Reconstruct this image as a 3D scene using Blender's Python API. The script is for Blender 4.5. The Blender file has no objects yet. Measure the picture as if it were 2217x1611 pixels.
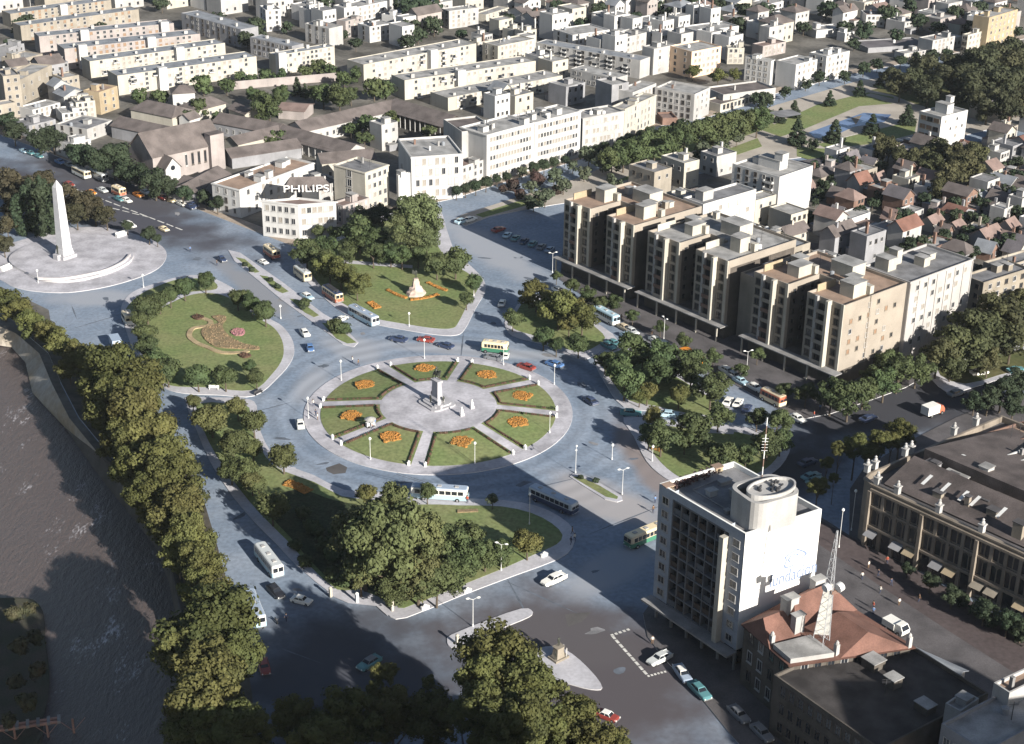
import bpy, bmesh, math, random
from mathutils import Vector, Matrix, noise as mnoise
random.seed(7)
R = math.radians
SC = bpy.context.scene
COL = SC.collection
PI = math.pi

# ------------------------------------------------------------------ camera
F, CH = 3400.0, 156.2
PITCH, ROLL = R(24.91), R(0.75)
_cp, _sp = math.cos(PITCH), math.sin(PITCH)
_fw = Vector((0, _cp, -_sp)); _up0 = Vector((0, _sp, _cp)); _rt0 = Vector((1, 0, 0))
_rt = math.cos(ROLL) * _rt0 + math.sin(ROLL) * _up0
_up = -math.sin(ROLL) * _rt0 + math.cos(ROLL) * _up0
cam_d = bpy.data.cameras.new("camera"); cam = bpy.data.objects.new("camera", cam_d); COL.objects.link(cam)
cam.matrix_world = Matrix(((_rt.x, _up.x, -_fw.x, 0), (_rt.y, _up.y, -_fw.y, 0), (_rt.z, _up.z, -_fw.z, CH), (0, 0, 0, 1)))
cam_d.sensor_width = 36; cam_d.lens = F / 2217 * 36; cam_d.clip_start = 1; cam_d.clip_end = 6000
SC.camera = cam

# ------------------------------------------------------------------ sky, sun, exposure
TOSUN = Vector((0.625, -0.78, 0)).normalized(); ELEV = R(22)
world = bpy.data.worlds.new("World"); SC.world = world; world.use_nodes = True
wn = world.node_tree.nodes; wl = world.node_tree.links
bg = wn["Background"]; sky = wn.new("ShaderNodeTexSky"); sky.sky_type = 'NISHITA'; sky.sun_disc = False
sky.sun_elevation = ELEV; sky.sun_rotation = math.atan2(TOSUN.x, TOSUN.y)
wl.new(sky.outputs[0], bg.inputs[0]); bg.inputs[1].default_value = 0.05
sun_d = bpy.data.lights.new("sun", 'SUN'); sun_d.energy = 5.0; sun_d.angle = R(0.5); sun_d.color = (1.0, 0.945, 0.85)
sun = bpy.data.objects.new("sun", sun_d); COL.objects.link(sun)
_d = -(TOSUN * math.cos(ELEV) + Vector((0, 0, math.sin(ELEV))))
sun.rotation_euler = _d.to_track_quat('-Z', 'Y').to_euler(); sun.location = (120, -160, 200)
SC.view_settings.view_transform = 'Standard'; SC.view_settings.look = 'None'
SC.view_settings.exposure = 1.15; SC.view_settings.gamma = 1.0; SC.view_settings.use_curve_mapping = False

# ------------------------------------------------------------------ helpers
def P(x, y, z=0.0):
    """the point at height z that shows at photo pixel (x, y)"""
    d = _fw * F + _rt * (x - 1108.5) - _up * (y - 805.5)
    t = (z - CH) / d.z
    return Vector((d.x * t, d.y * t, z))
def PR(v):
    d = Vector(v) - Vector((0, 0, CH)); k = d.dot(_fw)
    return (1108.5 + F * d.dot(_rt) / k, 805.5 - F * d.dot(_up) / k)
def SCL(v):
    return F / (Vector(v) - Vector((0, 0, CH))).dot(_fw)
def HS(x, y, by):
    lo, hi = 0.0, 90.0
    for _ in range(40):
        m = (lo + hi) / 2; q = P(x, y, m); q.z = 0
        if PR(q)[1] < by: lo = m
        else: hi = m
    return lo
def px(pts, z=0.0):
    return [P(a, b, z) for a, b in pts]
def smooth(pts, n=5, closed=True):
    out = []; N = len(pts)
    rng = range(N) if closed else range(N - 1)
    for i in rng:
        if closed: p0, p1, p2, p3 = pts[i - 1], pts[i], pts[(i + 1) % N], pts[(i + 2) % N]
        else: p0, p1, p2, p3 = pts[max(i - 1, 0)], pts[i], pts[i + 1], pts[min(i + 2, N - 1)]
        for k in range(n):
            t = k / n
            out.append(tuple(.5 * (2 * b + (c - a) * t + (2 * a - 5 * b + 4 * c - d) * t * t + (3 * b - a - 3 * c + d) * t ** 3)
                             for a, b, c, d in zip(p0, p1, p2, p3)))
    if not closed: out.append(tuple(pts[-1]))
    return out
def area(p):
    return .5 * sum(p[i - 1][0] * p[i][1] - p[i][0] * p[i - 1][1] for i in range(len(p)))
def ccw(p):
    return list(p) if area(p) > 0 else list(reversed(p))
def inset(poly, d):
    """offset a ccw polygon inwards by d"""
    n = len(poly); out = []
    for i in range(n):
        a, b, c = Vector(poly[i - 1][:2]), Vector(poly[i][:2]), Vector(poly[(i + 1) % n][:2])
        e1 = (b - a).normalized(); e2 = (c - b).normalized()
        n1 = Vector((-e1.y, e1.x)); n2 = Vector((-e2.y, e2.x))
        m = n1 + n2
        if m.length < 1e-4: m = n1.copy()
        m.normalize(); k = max(m.dot(n1), .35)
        out.append((b + m * (d / k)))
    return [(q.x, q.y) for q in out]

MATS = {}
def mat(name, col, rough=.85, var=.12, scale=.35, fine=.10, fscale=4.0, spec=.25, metal=0.0, col2=None, bump=0.0, objvar=0.0, coord='Object', streak=0.0):
    """procedural surface: base colour with a broad and a fine noise"""
    if name in MATS: return MATS[name]
    m = bpy.data.materials.new(name); m.use_nodes = True; nt = m.node_tree; N = nt.nodes; L = nt.links
    b = N["Principled BSDF"]; b.inputs["Roughness"].default_value = rough
    b.inputs["Specular IOR Level"].default_value = spec; b.inputs["Metallic"].default_value = metal
    geo = N.new("ShaderNodeNewGeometry"); tc = N.new("ShaderNodeTexCoord")
    src = geo.outputs["Position"] if coord == 'World' else tc.outputs["Object"]
    n1 = N.new("ShaderNodeTexNoise"); n1.inputs["Scale"].default_value = scale; n1.inputs["Detail"].default_value = 4
    n2 = N.new("ShaderNodeTexNoise"); n2.inputs["Scale"].default_value = fscale; n2.inputs["Detail"].default_value = 3
    L.new(src, n1.inputs["Vector"]); L.new(src, n2.inputs["Vector"])
    c2 = col2 if col2 else tuple(max(0, c * (1 - 2.2 * var)) for c in col)
    cr = N.new("ShaderNodeMix"); cr.data_type = 'RGBA'
    mr = N.new("ShaderNodeMapRange"); mr.inputs[1].default_value = .36; mr.inputs[2].default_value = .66
    L.new(n1.outputs[0], mr.inputs[0]); L.new(mr.outputs[0], cr.inputs[0])
    cr.inputs[6].default_value = (*col, 1); cr.inputs[7].default_value = (*c2, 1)
    mr2 = N.new("ShaderNodeMapRange"); mr2.inputs[1].default_value = .3; mr2.inputs[2].default_value = .7
    mr2.inputs[3].default_value = 1 - fine; mr2.inputs[4].default_value = 1 + fine
    L.new(n2.outputs[0], mr2.inputs[0])
    hsv = N.new("ShaderNodeHueSaturation"); L.new(cr.outputs[2], hsv.inputs["Color"])
    if streak:      # rain streaks running down the wall
        mp = N.new("ShaderNodeMapping"); mp.inputs["Scale"].default_value = (.55, .55, .05); L.new(geo.outputs["Position"], mp.inputs[0])
        n3 = N.new("ShaderNodeTexNoise"); n3.inputs["Scale"].default_value = 1.0; n3.inputs["Detail"].default_value = 4; L.new(mp.outputs[0], n3.inputs["Vector"])
        m9 = N.new("ShaderNodeMapRange"); m9.inputs[1].default_value = .42; m9.inputs[2].default_value = .68; m9.inputs[3].default_value = 1 + streak * .3; m9.inputs[4].default_value = 1 - streak; L.new(n3.outputs[0], m9.inputs[0])
        mu = N.new("ShaderNodeMath"); mu.operation = 'MULTIPLY'; L.new(mr2.outputs[0], mu.inputs[0]); L.new(m9.outputs[0], mu.inputs[1]); L.new(mu.outputs[0], hsv.inputs["Value"])
    else: L.new(mr2.outputs[0], hsv.inputs["Value"])
    out = hsv
    if objvar:
        oi = N.new("ShaderNodeObjectInfo"); m3 = N.new("ShaderNodeMapRange")
        m3.inputs[3].default_value = 1 - objvar; m3.inputs[4].default_value = 1 + objvar
        L.new(oi.outputs["Random"], m3.inputs[0])
        h2 = N.new("ShaderNodeHueSaturation"); L.new(hsv.outputs[0], h2.inputs["Color"]); L.new(m3.outputs[0], h2.inputs["Value"])
        m4 = N.new("ShaderNodeMapRange"); m4.inputs[3].default_value = .5 + objvar * .10; m4.inputs[4].default_value = .5 - objvar * .10
        mu = N.new("ShaderNodeMath"); mu.operation = 'FRACT'; mm = N.new("ShaderNodeMath"); mm.operation = 'MULTIPLY'; mm.inputs[1].default_value = 7.31
        L.new(oi.outputs["Random"], mm.inputs[0]); L.new(mm.outputs[0], mu.inputs[0]); L.new(mu.outputs[0], m4.inputs[0]); L.new(m4.outputs[0], h2.inputs["Hue"])
        out = h2
    L.new(out.outputs[0], b.inputs["Base Color"])
    if bump:
        bp = N.new("ShaderNodeBump"); bp.inputs["Strength"].default_value = bump; bp.inputs["Distance"].default_value = .2
        L.new(n2.outputs[0], bp.inputs["Height"]); L.new(bp.outputs[0], b.inputs["Normal"])
    MATS[name] = m; return m

class MB:
    """collects faces; build() links them as ONE mesh object"""
    def __init__(s): s.v = []; s.f = []; s.m = []
    def poly(s, pts, mi=0):
        b = len(s.v); s.v += [tuple(p) if len(p) == 3 else (p[0], p[1], 0) for p in pts]
        s.f.append(tuple(range(b, b + len(pts)))); s.m.append(mi)
    def prism(s, xy, z0, z1, mi=0, top=None, bottom=False):
        xy = ccw([(p[0], p[1]) for p in xy]); n = len(xy); b = len(s.v)
        s.v += [(x, y, z0) for x, y in xy] + [(x, y, z1) for x, y in xy]
        for i in range(n):
            j = (i + 1) % n; s.f.append((b + i, b + j, b + n + j, b + n + i)); s.m.append(mi)
        s.f.append(tuple(b + n + i for i in range(n))); s.m.append(mi if top is None else top)
        if bottom: s.f.append(tuple(b + n - 1 - i for i in range(n))); s.m.append(mi)
    def loft(s, rings, mi=0, cap=True):
        b = len(s.v); n = len(rings[0])
        for r in rings: s.v += [tuple(q) for q in r]
        for k in range(len(rings) - 1):
            for i in range(n):
                j = (i + 1) % n
                s.f.append((b + k * n + i, b + k * n + j, b + (k + 1) * n + j, b + (k + 1) * n + i)); s.m.append(mi)
        if cap:
            s.f.append(tuple(b + n - 1 - i for i in range(n))); s.m.append(mi)
            s.f.append(tuple(b + (len(rings) - 1) * n + i for i in range(n))); s.m.append(mi)
    def box(s, c, d, rz=0.0, mi=0, bottom=True):
        """c = centre of the base, d = (length, width, height)"""
        cs, sn = math.cos(rz), math.sin(rz); q = []
        for a, b in ((-.5, -.5), (.5, -.5), (.5, .5), (-.5, .5)):
            x, y = a * d[0], b * d[1]; q.append((c[0] + x * cs - y * sn, c[1] + x * sn + y * cs))
        s.prism(q, c[2], c[2] + d[2], mi, bottom=bottom)
    def tube(s, p0, p1, r0, r1=None, n=6, mi=0):
        if r1 is None: r1 = r0
        p0 = Vector(p0); p1 = Vector(p1); d = (p1 - p0).normalized()
        a = d.orthogonal().normalized(); b = d.cross(a)
        s.loft([[p + (a * math.cos(2 * PI * i / n) + b * math.sin(2 * PI * i / n)) * r for i in range(n)] for p, r in ((p0, r0), (p1, r1))], mi)
    def lathe(s, prof, c=(0, 0, 0), n=12, mi=0, sx=1.0, sy=1.0):
        s.loft([[(c[0] + r * sx * math.cos(2 * PI * i / n), c[1] + r * sy * math.sin(2 * PI * i / n), c[2] + z) for i in range(n)] for r, z in prof], mi)
    def build(s, name, mats, parent=None, world=True, flat=True):
        me = bpy.data.meshes.new(name)
        off = parent.location if (parent is not None and world) else Vector((0, 0, 0))
        me.from_pydata([(v[0] - off.x, v[1] - off.y, v[2] - off.z) for v in s.v], [], s.f)
        for m in (mats if isinstance(mats, (list, tuple)) else [mats]): me.materials.append(m)
        me.polygons.foreach_set("material_index", s.m)
        if not flat: me.polygons.foreach_set("use_smooth", [True] * len(s.f))
        me.update()
        o = bpy.data.objects.new(name, me); COL.objects.link(o)
        if parent is not None: o.parent = parent
        return o
    def mesh(s, name, mats):
        o = s.build(name, mats); me = o.data; bpy.data.objects.remove(o); return me

AUTO = []       # (object, label) pairs whose label may need an ordinal
def tag(o, label=None, cat=None, group=None, kind=None):
    if label: o["label"] = label
    if cat: o["category"] = cat
    if group: o["group"] = group
    if kind: o["kind"] = kind
    return o
def thing(name, loc, label, cat, group=None, rz=0.0):
    o = bpy.data.objects.new(name, None); COL.objects.link(o); o.empty_display_size = .5
    o.location = loc; o.rotation_euler = (0, 0, rz); tag(o, label, cat, group); o["n_win"] = 0
    return o
def put(name, me, parent, loc=(0, 0, 0), rz=0.0, sc=(1, 1, 1), mats=None):
    """a new object on shared mesh data, as a part of parent (local coordinates)"""
    o = bpy.data.objects.new(name, me); COL.objects.link(o); o.parent = parent
    o.location = loc; o.rotation_euler = (0, 0, rz); o.scale = sc
    if mats:
        for i, m in enumerate(mats):
            if m: o.material_slots[i].link = 'OBJECT'; o.material_slots[i].material = m
    return o
def struct(name, mb, mats, label, cat="ground"):
    o = mb.build(name, mats); tag(o, label, cat, kind="structure"); return o

# ------------------------------------------------------------------ colours
WHITE = mat("white_plaster", (.45, .445, .44), var=.07, scale=.12, fine=.05, streak=0.08)
OFFW = mat("offwhite_plaster", (.37, .362, .355), var=.10, scale=.15, fine=.06, streak=0.11)
CREAM = mat("cream_plaster", (.40, .375, .325), var=.08, scale=.15, fine=.06, streak=0.09)
BEIGE = mat("beige_plaster", (.28, .25, .21), var=.10, scale=.18, fine=.07, streak=0.11)
STONEC = mat("tan_stone", (.25, .22, .18), var=.12, scale=.25, fine=.08, streak=0.11)
PINK = mat("pinkish_plaster", (.31, .275, .265), var=.1, scale=.2, fine=.06, streak=0.10)
GREYW = mat("grey_plaster", (.25, .25, .265), var=.12, scale=.2, fine=.06, streak=0.10)
BRICK = mat("brick_wall", (.19, .12, .095), var=.14, scale=.4, fine=.12)
DKWALL = mat("shade_slab_stone", (.105, .092, .08), var=.16, scale=.3, fine=.12, streak=0.12)
YELW = mat("ochre_plaster", (.33, .265, .18), var=.08, streak=0.10)
CONC = mat("concrete", (.25, .245, .245), var=.16, scale=.3, fine=.10)
FLATROOF = mat("grey_flat_roof", (.20, .20, .21), var=.2, scale=.3, fine=.12)
LTROOF = mat("pale_flat_roof", (.32, .315, .31), var=.2, scale=.3, fine=.1)
TERRA = mat("terracotta_terrace", (.30, .215, .165), var=.14, scale=.3, fine=.1)
ASBROOF = mat("grey_corrugated_roof", (.22, .235, .26), var=.15, scale=.25, fine=.12)
TILEG = mat("weathered_brown_tile", (.135, .115, .11), var=.18, scale=.25, fine=.16)
TILED = mat("dark_slate_roof", (.13, .12, .13), var=.14, scale=.3, fine=.16)
TILER = mat("red_tile", (.175, .092, .072), var=.16, scale=.3, fine=.14)
TILEP = mat("rusty_tin_roof", (.20, .145, .13), var=.14, scale=.3, fine=.14)
METALW = mat("white_paint_metal", (.62, .62, .61), rough=.45, var=.03)
DARKM = mat("dark_metal", (.05, .05, .055), rough=.5, var=.1)
CHROME = mat("bright_metal", (.62, .62, .62), rough=.25, metal=.8, var=.05)
RUBBER = mat("tyre_rubber", (.02, .02, .02), rough=.9)
BRONZE = mat("dark_bronze", (.06, .065, .055), rough=.5, metal=.3, var=.1)
GLASSD = mat("dark_window_glass", (.022, .026, .034), rough=.12, var=.2, spec=.5, scale=.8)
GLASSC = mat("curtained_window", (.30, .27, .235), rough=.5, var=.2, scale=.8)
SHUTT = mat("closed_blind", (.52, .47, .40), rough=.7, var=.1)
SHUTB = mat("brown_blind", (.25, .155, .10), rough=.7, var=.1)
TIMBER = mat("dark_timber", (.07, .05, .04), var=.15)
CURB = mat("kerb_stone", (.50, .49, .50), var=.08, scale=.5, fine=.08, coord='World')
PAVE = mat("pale_pavement", (.43, .425, .46), var=.10, scale=.16, fine=.10, fscale=1.6, coord='World')
PLAZA = mat("plaza_paving", (.43, .42, .455), var=.16, scale=.22, fine=.12, fscale=1.5, coord='World')
PATHM = mat("sandy_path", (.37, .335, .295), var=.12, scale=.1, fine=.1, coord='World')
SOIL = mat("bare_soil", (.20, .165, .13), var=.22, scale=.08, fine=.2, fscale=.8, coord='World')
YARD = mat("yard_ground", (.155, .145, .13), var=.28, scale=.07, fine=.2, fscale=.6, coord='World')
GRASS = mat("mown_grass", (.138, .176, .072), col2=(.175, .186, .088), scale=.10, fine=.22, fscale=1.3, coord='World', rough=.95, spec=.1)
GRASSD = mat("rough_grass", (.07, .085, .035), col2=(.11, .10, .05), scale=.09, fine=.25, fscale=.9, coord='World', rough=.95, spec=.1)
HEDGE = mat("hedge_leaf", (.045, .06, .028), var=.2, scale=.6, fine=.3, fscale=3, coord='World', rough=.9, spec=.1)
SHRUBR = mat("reddish_shrub", (.10, .062, .045), var=.2, scale=.8, fine=.3, fscale=3, coord='World', rough=.9, spec=.1)
FLOWER = mat("orange_flowers", (.37, .17, .045), col2=(.22, .125, .042), scale=1.2, fine=.35, fscale=5, coord='World', rough=.9, spec=.1)
FLOWERP = mat("pink_flowers", (.32, .14, .17), col2=(.2, .12, .1), scale=1.2, fine=.3, fscale=5, coord='World', rough=.9)
FLOWERT = mat("tan_bedding_plants", (.24, .17, .10), col2=(.15, .12, .07), scale=.8, fine=.3, fscale=3, coord='World', rough=.95)
BARK = mat("tree_bark", (.10, .08, .06), var=.2, scale=1.5)
SIGNB = mat("pale_blue_lettering", (.165, .212, .315), var=.03)
SKIN = mat("skin", (.42, .26, .18), var=.05)
GLOBE = mat("white_glass_globe", (.75, .75, .72), rough=.3, var=.02)
def leaf(name, col, col2, ov=.22):
    m = mat(name, col, col2=col2, rough=.75, spec=.2, scale=.55, fine=.30, fscale=2.2, objvar=ov)
    nt = m.node_tree; N = nt.nodes; L = nt.links; b = N["Principled BSDF"]
    tr = N.new("ShaderNodeBsdfTranslucent"); src = b.inputs["Base Color"].links[0].from_socket
    L.new(src, tr.inputs["Color"]); mx = N.new("ShaderNodeMixShader"); mx.inputs[0].default_value = .22
    L.new(b.outputs[0], mx.inputs[1]); L.new(tr.outputs[0], mx.inputs[2])
    L.new(mx.outputs[0], N["Material Output"].inputs[0]); return m
LEAFY = leaf("yellow_green_leaf", (.104, .104, .034), (.072, .08, .03))
LEAFM = leaf("mid_green_leaf", (.072, .092, .038), (.05, .07, .032))
LEAFD = leaf("dark_green_leaf", (.042, .058, .032), (.03, .044, .026))
LEAFG = leaf("grey_green_leaf", (.085, .10, .062), (.06, .075, .048))
LEAFR = leaf("russet_leaf", (.085, .050, .045), (.05, .04, .035))

# asphalt: broad soft areas of wear and painted street shade (pale cobbles, the darker avenue, the brown square) with a noise edge
def asphalt(name, col, worn, spots=()):
    m = mat(name, col, col2=worn, rough=.9, scale=.09, fine=.16, fscale=1.1, spec=.2, coord='World')
    nt = m.node_tree; N = nt.nodes; L = nt.links; b = N["Principled BSDF"]; src = b.inputs["Base Color"].links[0].from_socket
    geo = N.new("ShaderNodeNewGeometry"); nz = N.new("ShaderNodeTexNoise"); nz.inputs["Scale"].default_value = .11; nz.inputs["Detail"].default_value = 5
    L.new(geo.outputs["Position"], nz.inputs["Vector"])
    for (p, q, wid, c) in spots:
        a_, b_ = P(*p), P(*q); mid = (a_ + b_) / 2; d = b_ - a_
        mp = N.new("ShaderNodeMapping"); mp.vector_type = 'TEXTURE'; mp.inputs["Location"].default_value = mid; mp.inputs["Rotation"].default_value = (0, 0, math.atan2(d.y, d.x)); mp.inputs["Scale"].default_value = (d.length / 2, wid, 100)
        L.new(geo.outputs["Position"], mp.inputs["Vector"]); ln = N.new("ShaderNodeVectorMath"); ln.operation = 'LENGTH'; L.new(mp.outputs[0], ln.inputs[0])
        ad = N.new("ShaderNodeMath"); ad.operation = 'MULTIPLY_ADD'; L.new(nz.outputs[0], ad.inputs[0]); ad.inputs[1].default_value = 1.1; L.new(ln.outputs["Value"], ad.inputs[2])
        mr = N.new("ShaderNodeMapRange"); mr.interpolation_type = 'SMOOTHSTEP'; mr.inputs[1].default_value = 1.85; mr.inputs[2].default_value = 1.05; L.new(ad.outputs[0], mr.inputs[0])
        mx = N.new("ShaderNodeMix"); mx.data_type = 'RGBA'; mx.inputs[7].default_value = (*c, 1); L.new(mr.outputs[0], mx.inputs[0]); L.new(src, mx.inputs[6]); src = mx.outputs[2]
    # faint tyre-darkened lanes that follow the ring road
    dv = N.new("ShaderNodeVectorMath"); dv.operation = 'DISTANCE'; dv.inputs[1].default_value = (-16.32, 315.17, 0); L.new(geo.outputs["Position"], dv.inputs[0])
    wv = N.new("ShaderNodeMath"); wv.operation = 'MULTIPLY_ADD'; L.new(nz.outputs[0], wv.inputs[0]); wv.inputs[1].default_value = 2.5; L.new(dv.outputs["Value"], wv.inputs[2])
    sn = N.new("ShaderNodeMath"); sn.operation = 'SINE'; m1 = N.new("ShaderNodeMath"); m1.operation = 'MULTIPLY'; m1.inputs[1].default_value = 1.45; L.new(wv.outputs[0], m1.inputs[0]); L.new(m1.outputs[0], sn.inputs[0])
    fd = N.new("ShaderNodeMapRange"); fd.inputs[1].default_value = 58; fd.inputs[2].default_value = 44; fd.inputs[3].default_value = 0; fd.inputs[4].default_value = .10; L.new(dv.outputs["Value"], fd.inputs[0])
    m2 = N.new("ShaderNodeMath"); m2.operation = 'MULTIPLY_ADD'; L.new(sn.outputs[0], m2.inputs[0]); L.new(fd.outputs[0], m2.inputs[1]); m2.inputs[2].default_value = 1.0
    hv = N.new("ShaderNodeHueSaturation"); L.new(src, hv.inputs["Color"]); L.new(m2.outputs[0], hv.inputs["Value"])
    L.new(hv.outputs[0], b.inputs["Base Color"]); return m
_pale = (.262, .28, .318)
ASPH = asphalt("worn_shaded_asphalt", (.152, .192, .252), (.215, .252, .31), [
    ((-150, 330), (560, 560), 16, (.06, .061, .076)), ((60, 330), (420, 470), 10, (.065, .064, .076)), ((560, 1640), (900, 1330), 22, (.06, .063, .078)), ((1000, 1290), (1560, 1620), 20, (.078, .07, .078)), ((1080, 1330), (1380, 1430), 8, (.085, .078, .085)),  # the lower-left spot puts foreground shade into the road colour
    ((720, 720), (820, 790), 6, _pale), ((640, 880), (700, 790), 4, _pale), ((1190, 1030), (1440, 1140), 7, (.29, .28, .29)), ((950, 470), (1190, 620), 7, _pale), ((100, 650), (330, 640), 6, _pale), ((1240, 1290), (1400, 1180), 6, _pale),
    ((1330, 900), (1480, 1120), 4, (.20, .175, .175)), ((830, 745), (1240, 775), 3.5, _pale), ((470, 560), (640, 700), 4, (.2, .21, .235)), ((1680, 980), (2240, 760), 18, (.045, .046, .055)), ((1640, 1080), (1800, 960), 9, (.05, .051, .06)), ((1330, 690), (1640, 850), 4.5, (.165, .16, .17))])  # the darkest spots paint building shade onto the street before the ornate building
ASPHD = asphalt("dark_asphalt", (.085, .085, .095), (.12, .12, .128))
LINEP = mat("road_paint", (.62, .61, .58), var=.15, scale=1.0, coord='World')
WORN = mat("worn_pale_cobbles", (.30, .295, .30), var=.16, scale=.2, fine=.12, coord='World')
PATCH = mat("fresh_asphalt_patch", (.10, .095, .095), var=.12, scale=.3, coord='World')
# ================================================================== GROUND, RIVER, ROADS
WZ = -4.0
bank_top = [(-420, 560), (-200, 625), (-40, 690), (35, 722), (85, 765), (112, 830), (150, 905), (215, 985), (285, 1062), (335, 1140), (368, 1220), (386, 1310), (408, 1400), (450, 1520), (480, 1640), (540, 1850), (640, 2300)]
bank_foot = [(-420, 640), (-200, 700), (-40, 742), (25, 752), (55, 785), (70, 850), (105, 888), (140, 925), (196, 1005)]
bt = px(bank_top)
far = [P(-420, 560).xy]
gpts = [(p.x, p.y) for p in bt] + [(30, 60), (600, 60), (900, 700), (900, 1400), (-900, 1400), (-900, 600), (-420, 470)]
g = MB(); g.poly([(x, y, 0) for x, y in gpts])
struct("ground", g, YARD, "dusty city ground reaching to the far edge of the district")

bf = px(bank_foot, WZ + .3)
for p in bt[len(bf):]: bf.append(Vector((p.x - .5, p.y - .3, WZ - .6)))
def bankstrip(i0, i1, nm, mt, lab):
    m = MB()
    for i in range(i0, i1):
        a0, a1, b0, b1 = bt[i], bt[i + 1], bf[i], bf[i + 1]
        n = 6
        for u in range(n):
            for w in range(3):
                def q(s, t):
                    top = a0.lerp(a1, s); bot = b0.lerp(b1, s); r = top.lerp(bot, t)
                    if 0 < t < 1 and nm == "river_bank":
                        r = r + Vector((0, 0, .35 * mnoise.noise(r * .3)))
                    return tuple(r)
                m.poly([q(u / n, w / 3), q(u / n, (w + 1) / 3), q((u + 1) / n, (w + 1) / 3), q((u + 1) / n, w / 3)])
    return struct(nm, m, mt, lab)
SAND = mat("river_sand", (.37, .34, .30), col2=(.30, .235, .16), scale=.12, fine=.14, fscale=.9, coord='World')
bankstrip(0, 7, "river_bank", SAND, "pale sandy bank sloping to the brown river")
bankstrip(7, len(bt) - 1, "river_wall", DKWALL, "dark concrete retaining wall along the river")
# thin parapet on top of the retaining wall
pm = MB()
for i in range(7, len(bt) - 1):
    a, b = bt[i], bt[i + 1]; d = (b - a).normalized(); nrm = Vector((-d.y, d.x, 0))
    if nrm.x < 0: nrm = -nrm
    q = [a + nrm * .1, b + nrm * .1, b + nrm * .55, a + nrm * .55]
    pm.prism([(v.x, v.y) for v in q], 0, .8)
tag(pm.build("parapet_wall", DKWALL), "low pale parapet wall along the edge of the river", "wall")

water = MB()
wp = [(p.x, p.y) for p in px([(-420, 600), (-200, 660), (-40, 705), (60, 770), (150, 905), (215, 985)], WZ)] + [(p.x + .8, p.y) for p in bt[8:]] + [(-420, 60), (-420, 480)]
water.poly([(x, y, WZ) for x, y in wp])
wm = bpy.data.materials.new("muddy_water"); wm.use_nodes = True
nt = wm.node_tree; N = nt.nodes; L = nt.links; b = N["Principled BSDF"]; b.inputs["Roughness"].default_value = .32; b.inputs["Specular IOR Level"].default_value = .35
geo = N.new("ShaderNodeNewGeometry"); mp = N.new("ShaderNodeMapping"); L.new(geo.outputs["Position"], mp.inputs[0])
mp.inputs["Rotation"].default_value = (0, 0, R(-28)); mp.inputs["Scale"].default_value = (1, .38, 1)
def noise(sc, det=4, rough=.6, src=None):
    n = N.new("ShaderNodeTexNoise"); n.inputs["Scale"].default_value = sc; n.inputs["Detail"].default_value = det; n.inputs["Roughness"].default_value = rough
    L.new(src or mp.outputs[0], n.inputs["Vector"]); return n
n1 = noise(.09); n2 = noise(.9, 6, .7); n3 = noise(.16, 5, .65); n4 = noise(2.2, 4, .7)
mx = N.new("ShaderNodeMix"); mx.data_type = 'RGBA'; mx.inputs[6].default_value = (.086, .072, .073, 1); mx.inputs[7].default_value = (.092, .073, .067, 1)
L.new(n1.outputs[0], mx.inputs[0])
mul = N.new("ShaderNodeMath"); mul.operation = 'MULTIPLY'; L.new(n3.outputs[0], mul.inputs[0])
add = N.new("ShaderNodeMath"); add.operation = 'ADD'; L.new(n4.outputs[0], add.inputs[0]); add.inputs[1].default_value = .55; L.new(add.outputs[0], mul.inputs[1])
rg = N.new("ShaderNodeMapRange"); rg.inputs[1].default_value = .665; rg.inputs[2].default_value = .83; L.new(mul.outputs[0], rg.inputs[0])
mx2 = N.new("ShaderNodeMix"); mx2.data_type = 'RGBA'; mx2.inputs[7].default_value = (.42, .41, .44, 1)
L.new(rg.outputs[0], mx2.inputs[0]); L.new(mx.outputs[2], mx2.inputs[6]); L.new(mx2.outputs[2], b.inputs["Base Color"])
bp = N.new("ShaderNodeBump"); bp.inputs["Strength"].default_value = .9; bp.inputs["Distance"].default_value = .5; L.new(n2.outputs[0], bp.inputs["Height"]); L.new(bp.outputs[0], b.inputs["Normal"])
struct("river", water, wm, "muddy brown river with streaks of white foam", "river")

isl = MB(); isl.poly([(v.x, v.y, WZ + .35 + .3 * random.random()) for v in px(smooth([(-220, 1330), (0, 1300), (85, 1312), (100, 1400), (108, 1480), (95, 1560), (60, 1640), (-220, 1800)], 4), WZ)])
struct("river_shoal", isl, mat("shoal_silt", (.062, .052, .042), col2=(.04, .044, .028), scale=.25, fine=.25, coord="World"), "weedy shoal at the left side of the river")

road = MB()
rp = [(-700, 150), (0, 255), (1000, 250), (1900, 120), (2700, 120), (2700, 760), (2600, 1300), (2600, 1900)]
rpts = [(p.x, p.y) for p in px(rp)] + [(140, 120), (40, 100)] + [(p.x + 2.0, p.y) for p in reversed(bt[5:])] + [(p.x + 6, p.y + 6) for p in px([(40, 690), (-60, 640), (-300, 560)])]
road.poly([(x, y, .004) for x, y in rpts])
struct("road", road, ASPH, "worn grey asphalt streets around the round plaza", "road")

def sheet(name, pts, z, mt, lab, n=0, cat="road", kind="structure"):
    m = MB(); q = smooth(pts, n) if n else pts
    m.poly([(v.x, v.y, z) for v in px(q, z)]); o = m.build(name, mt); tag(o, lab, cat, kind=kind); return o
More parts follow.
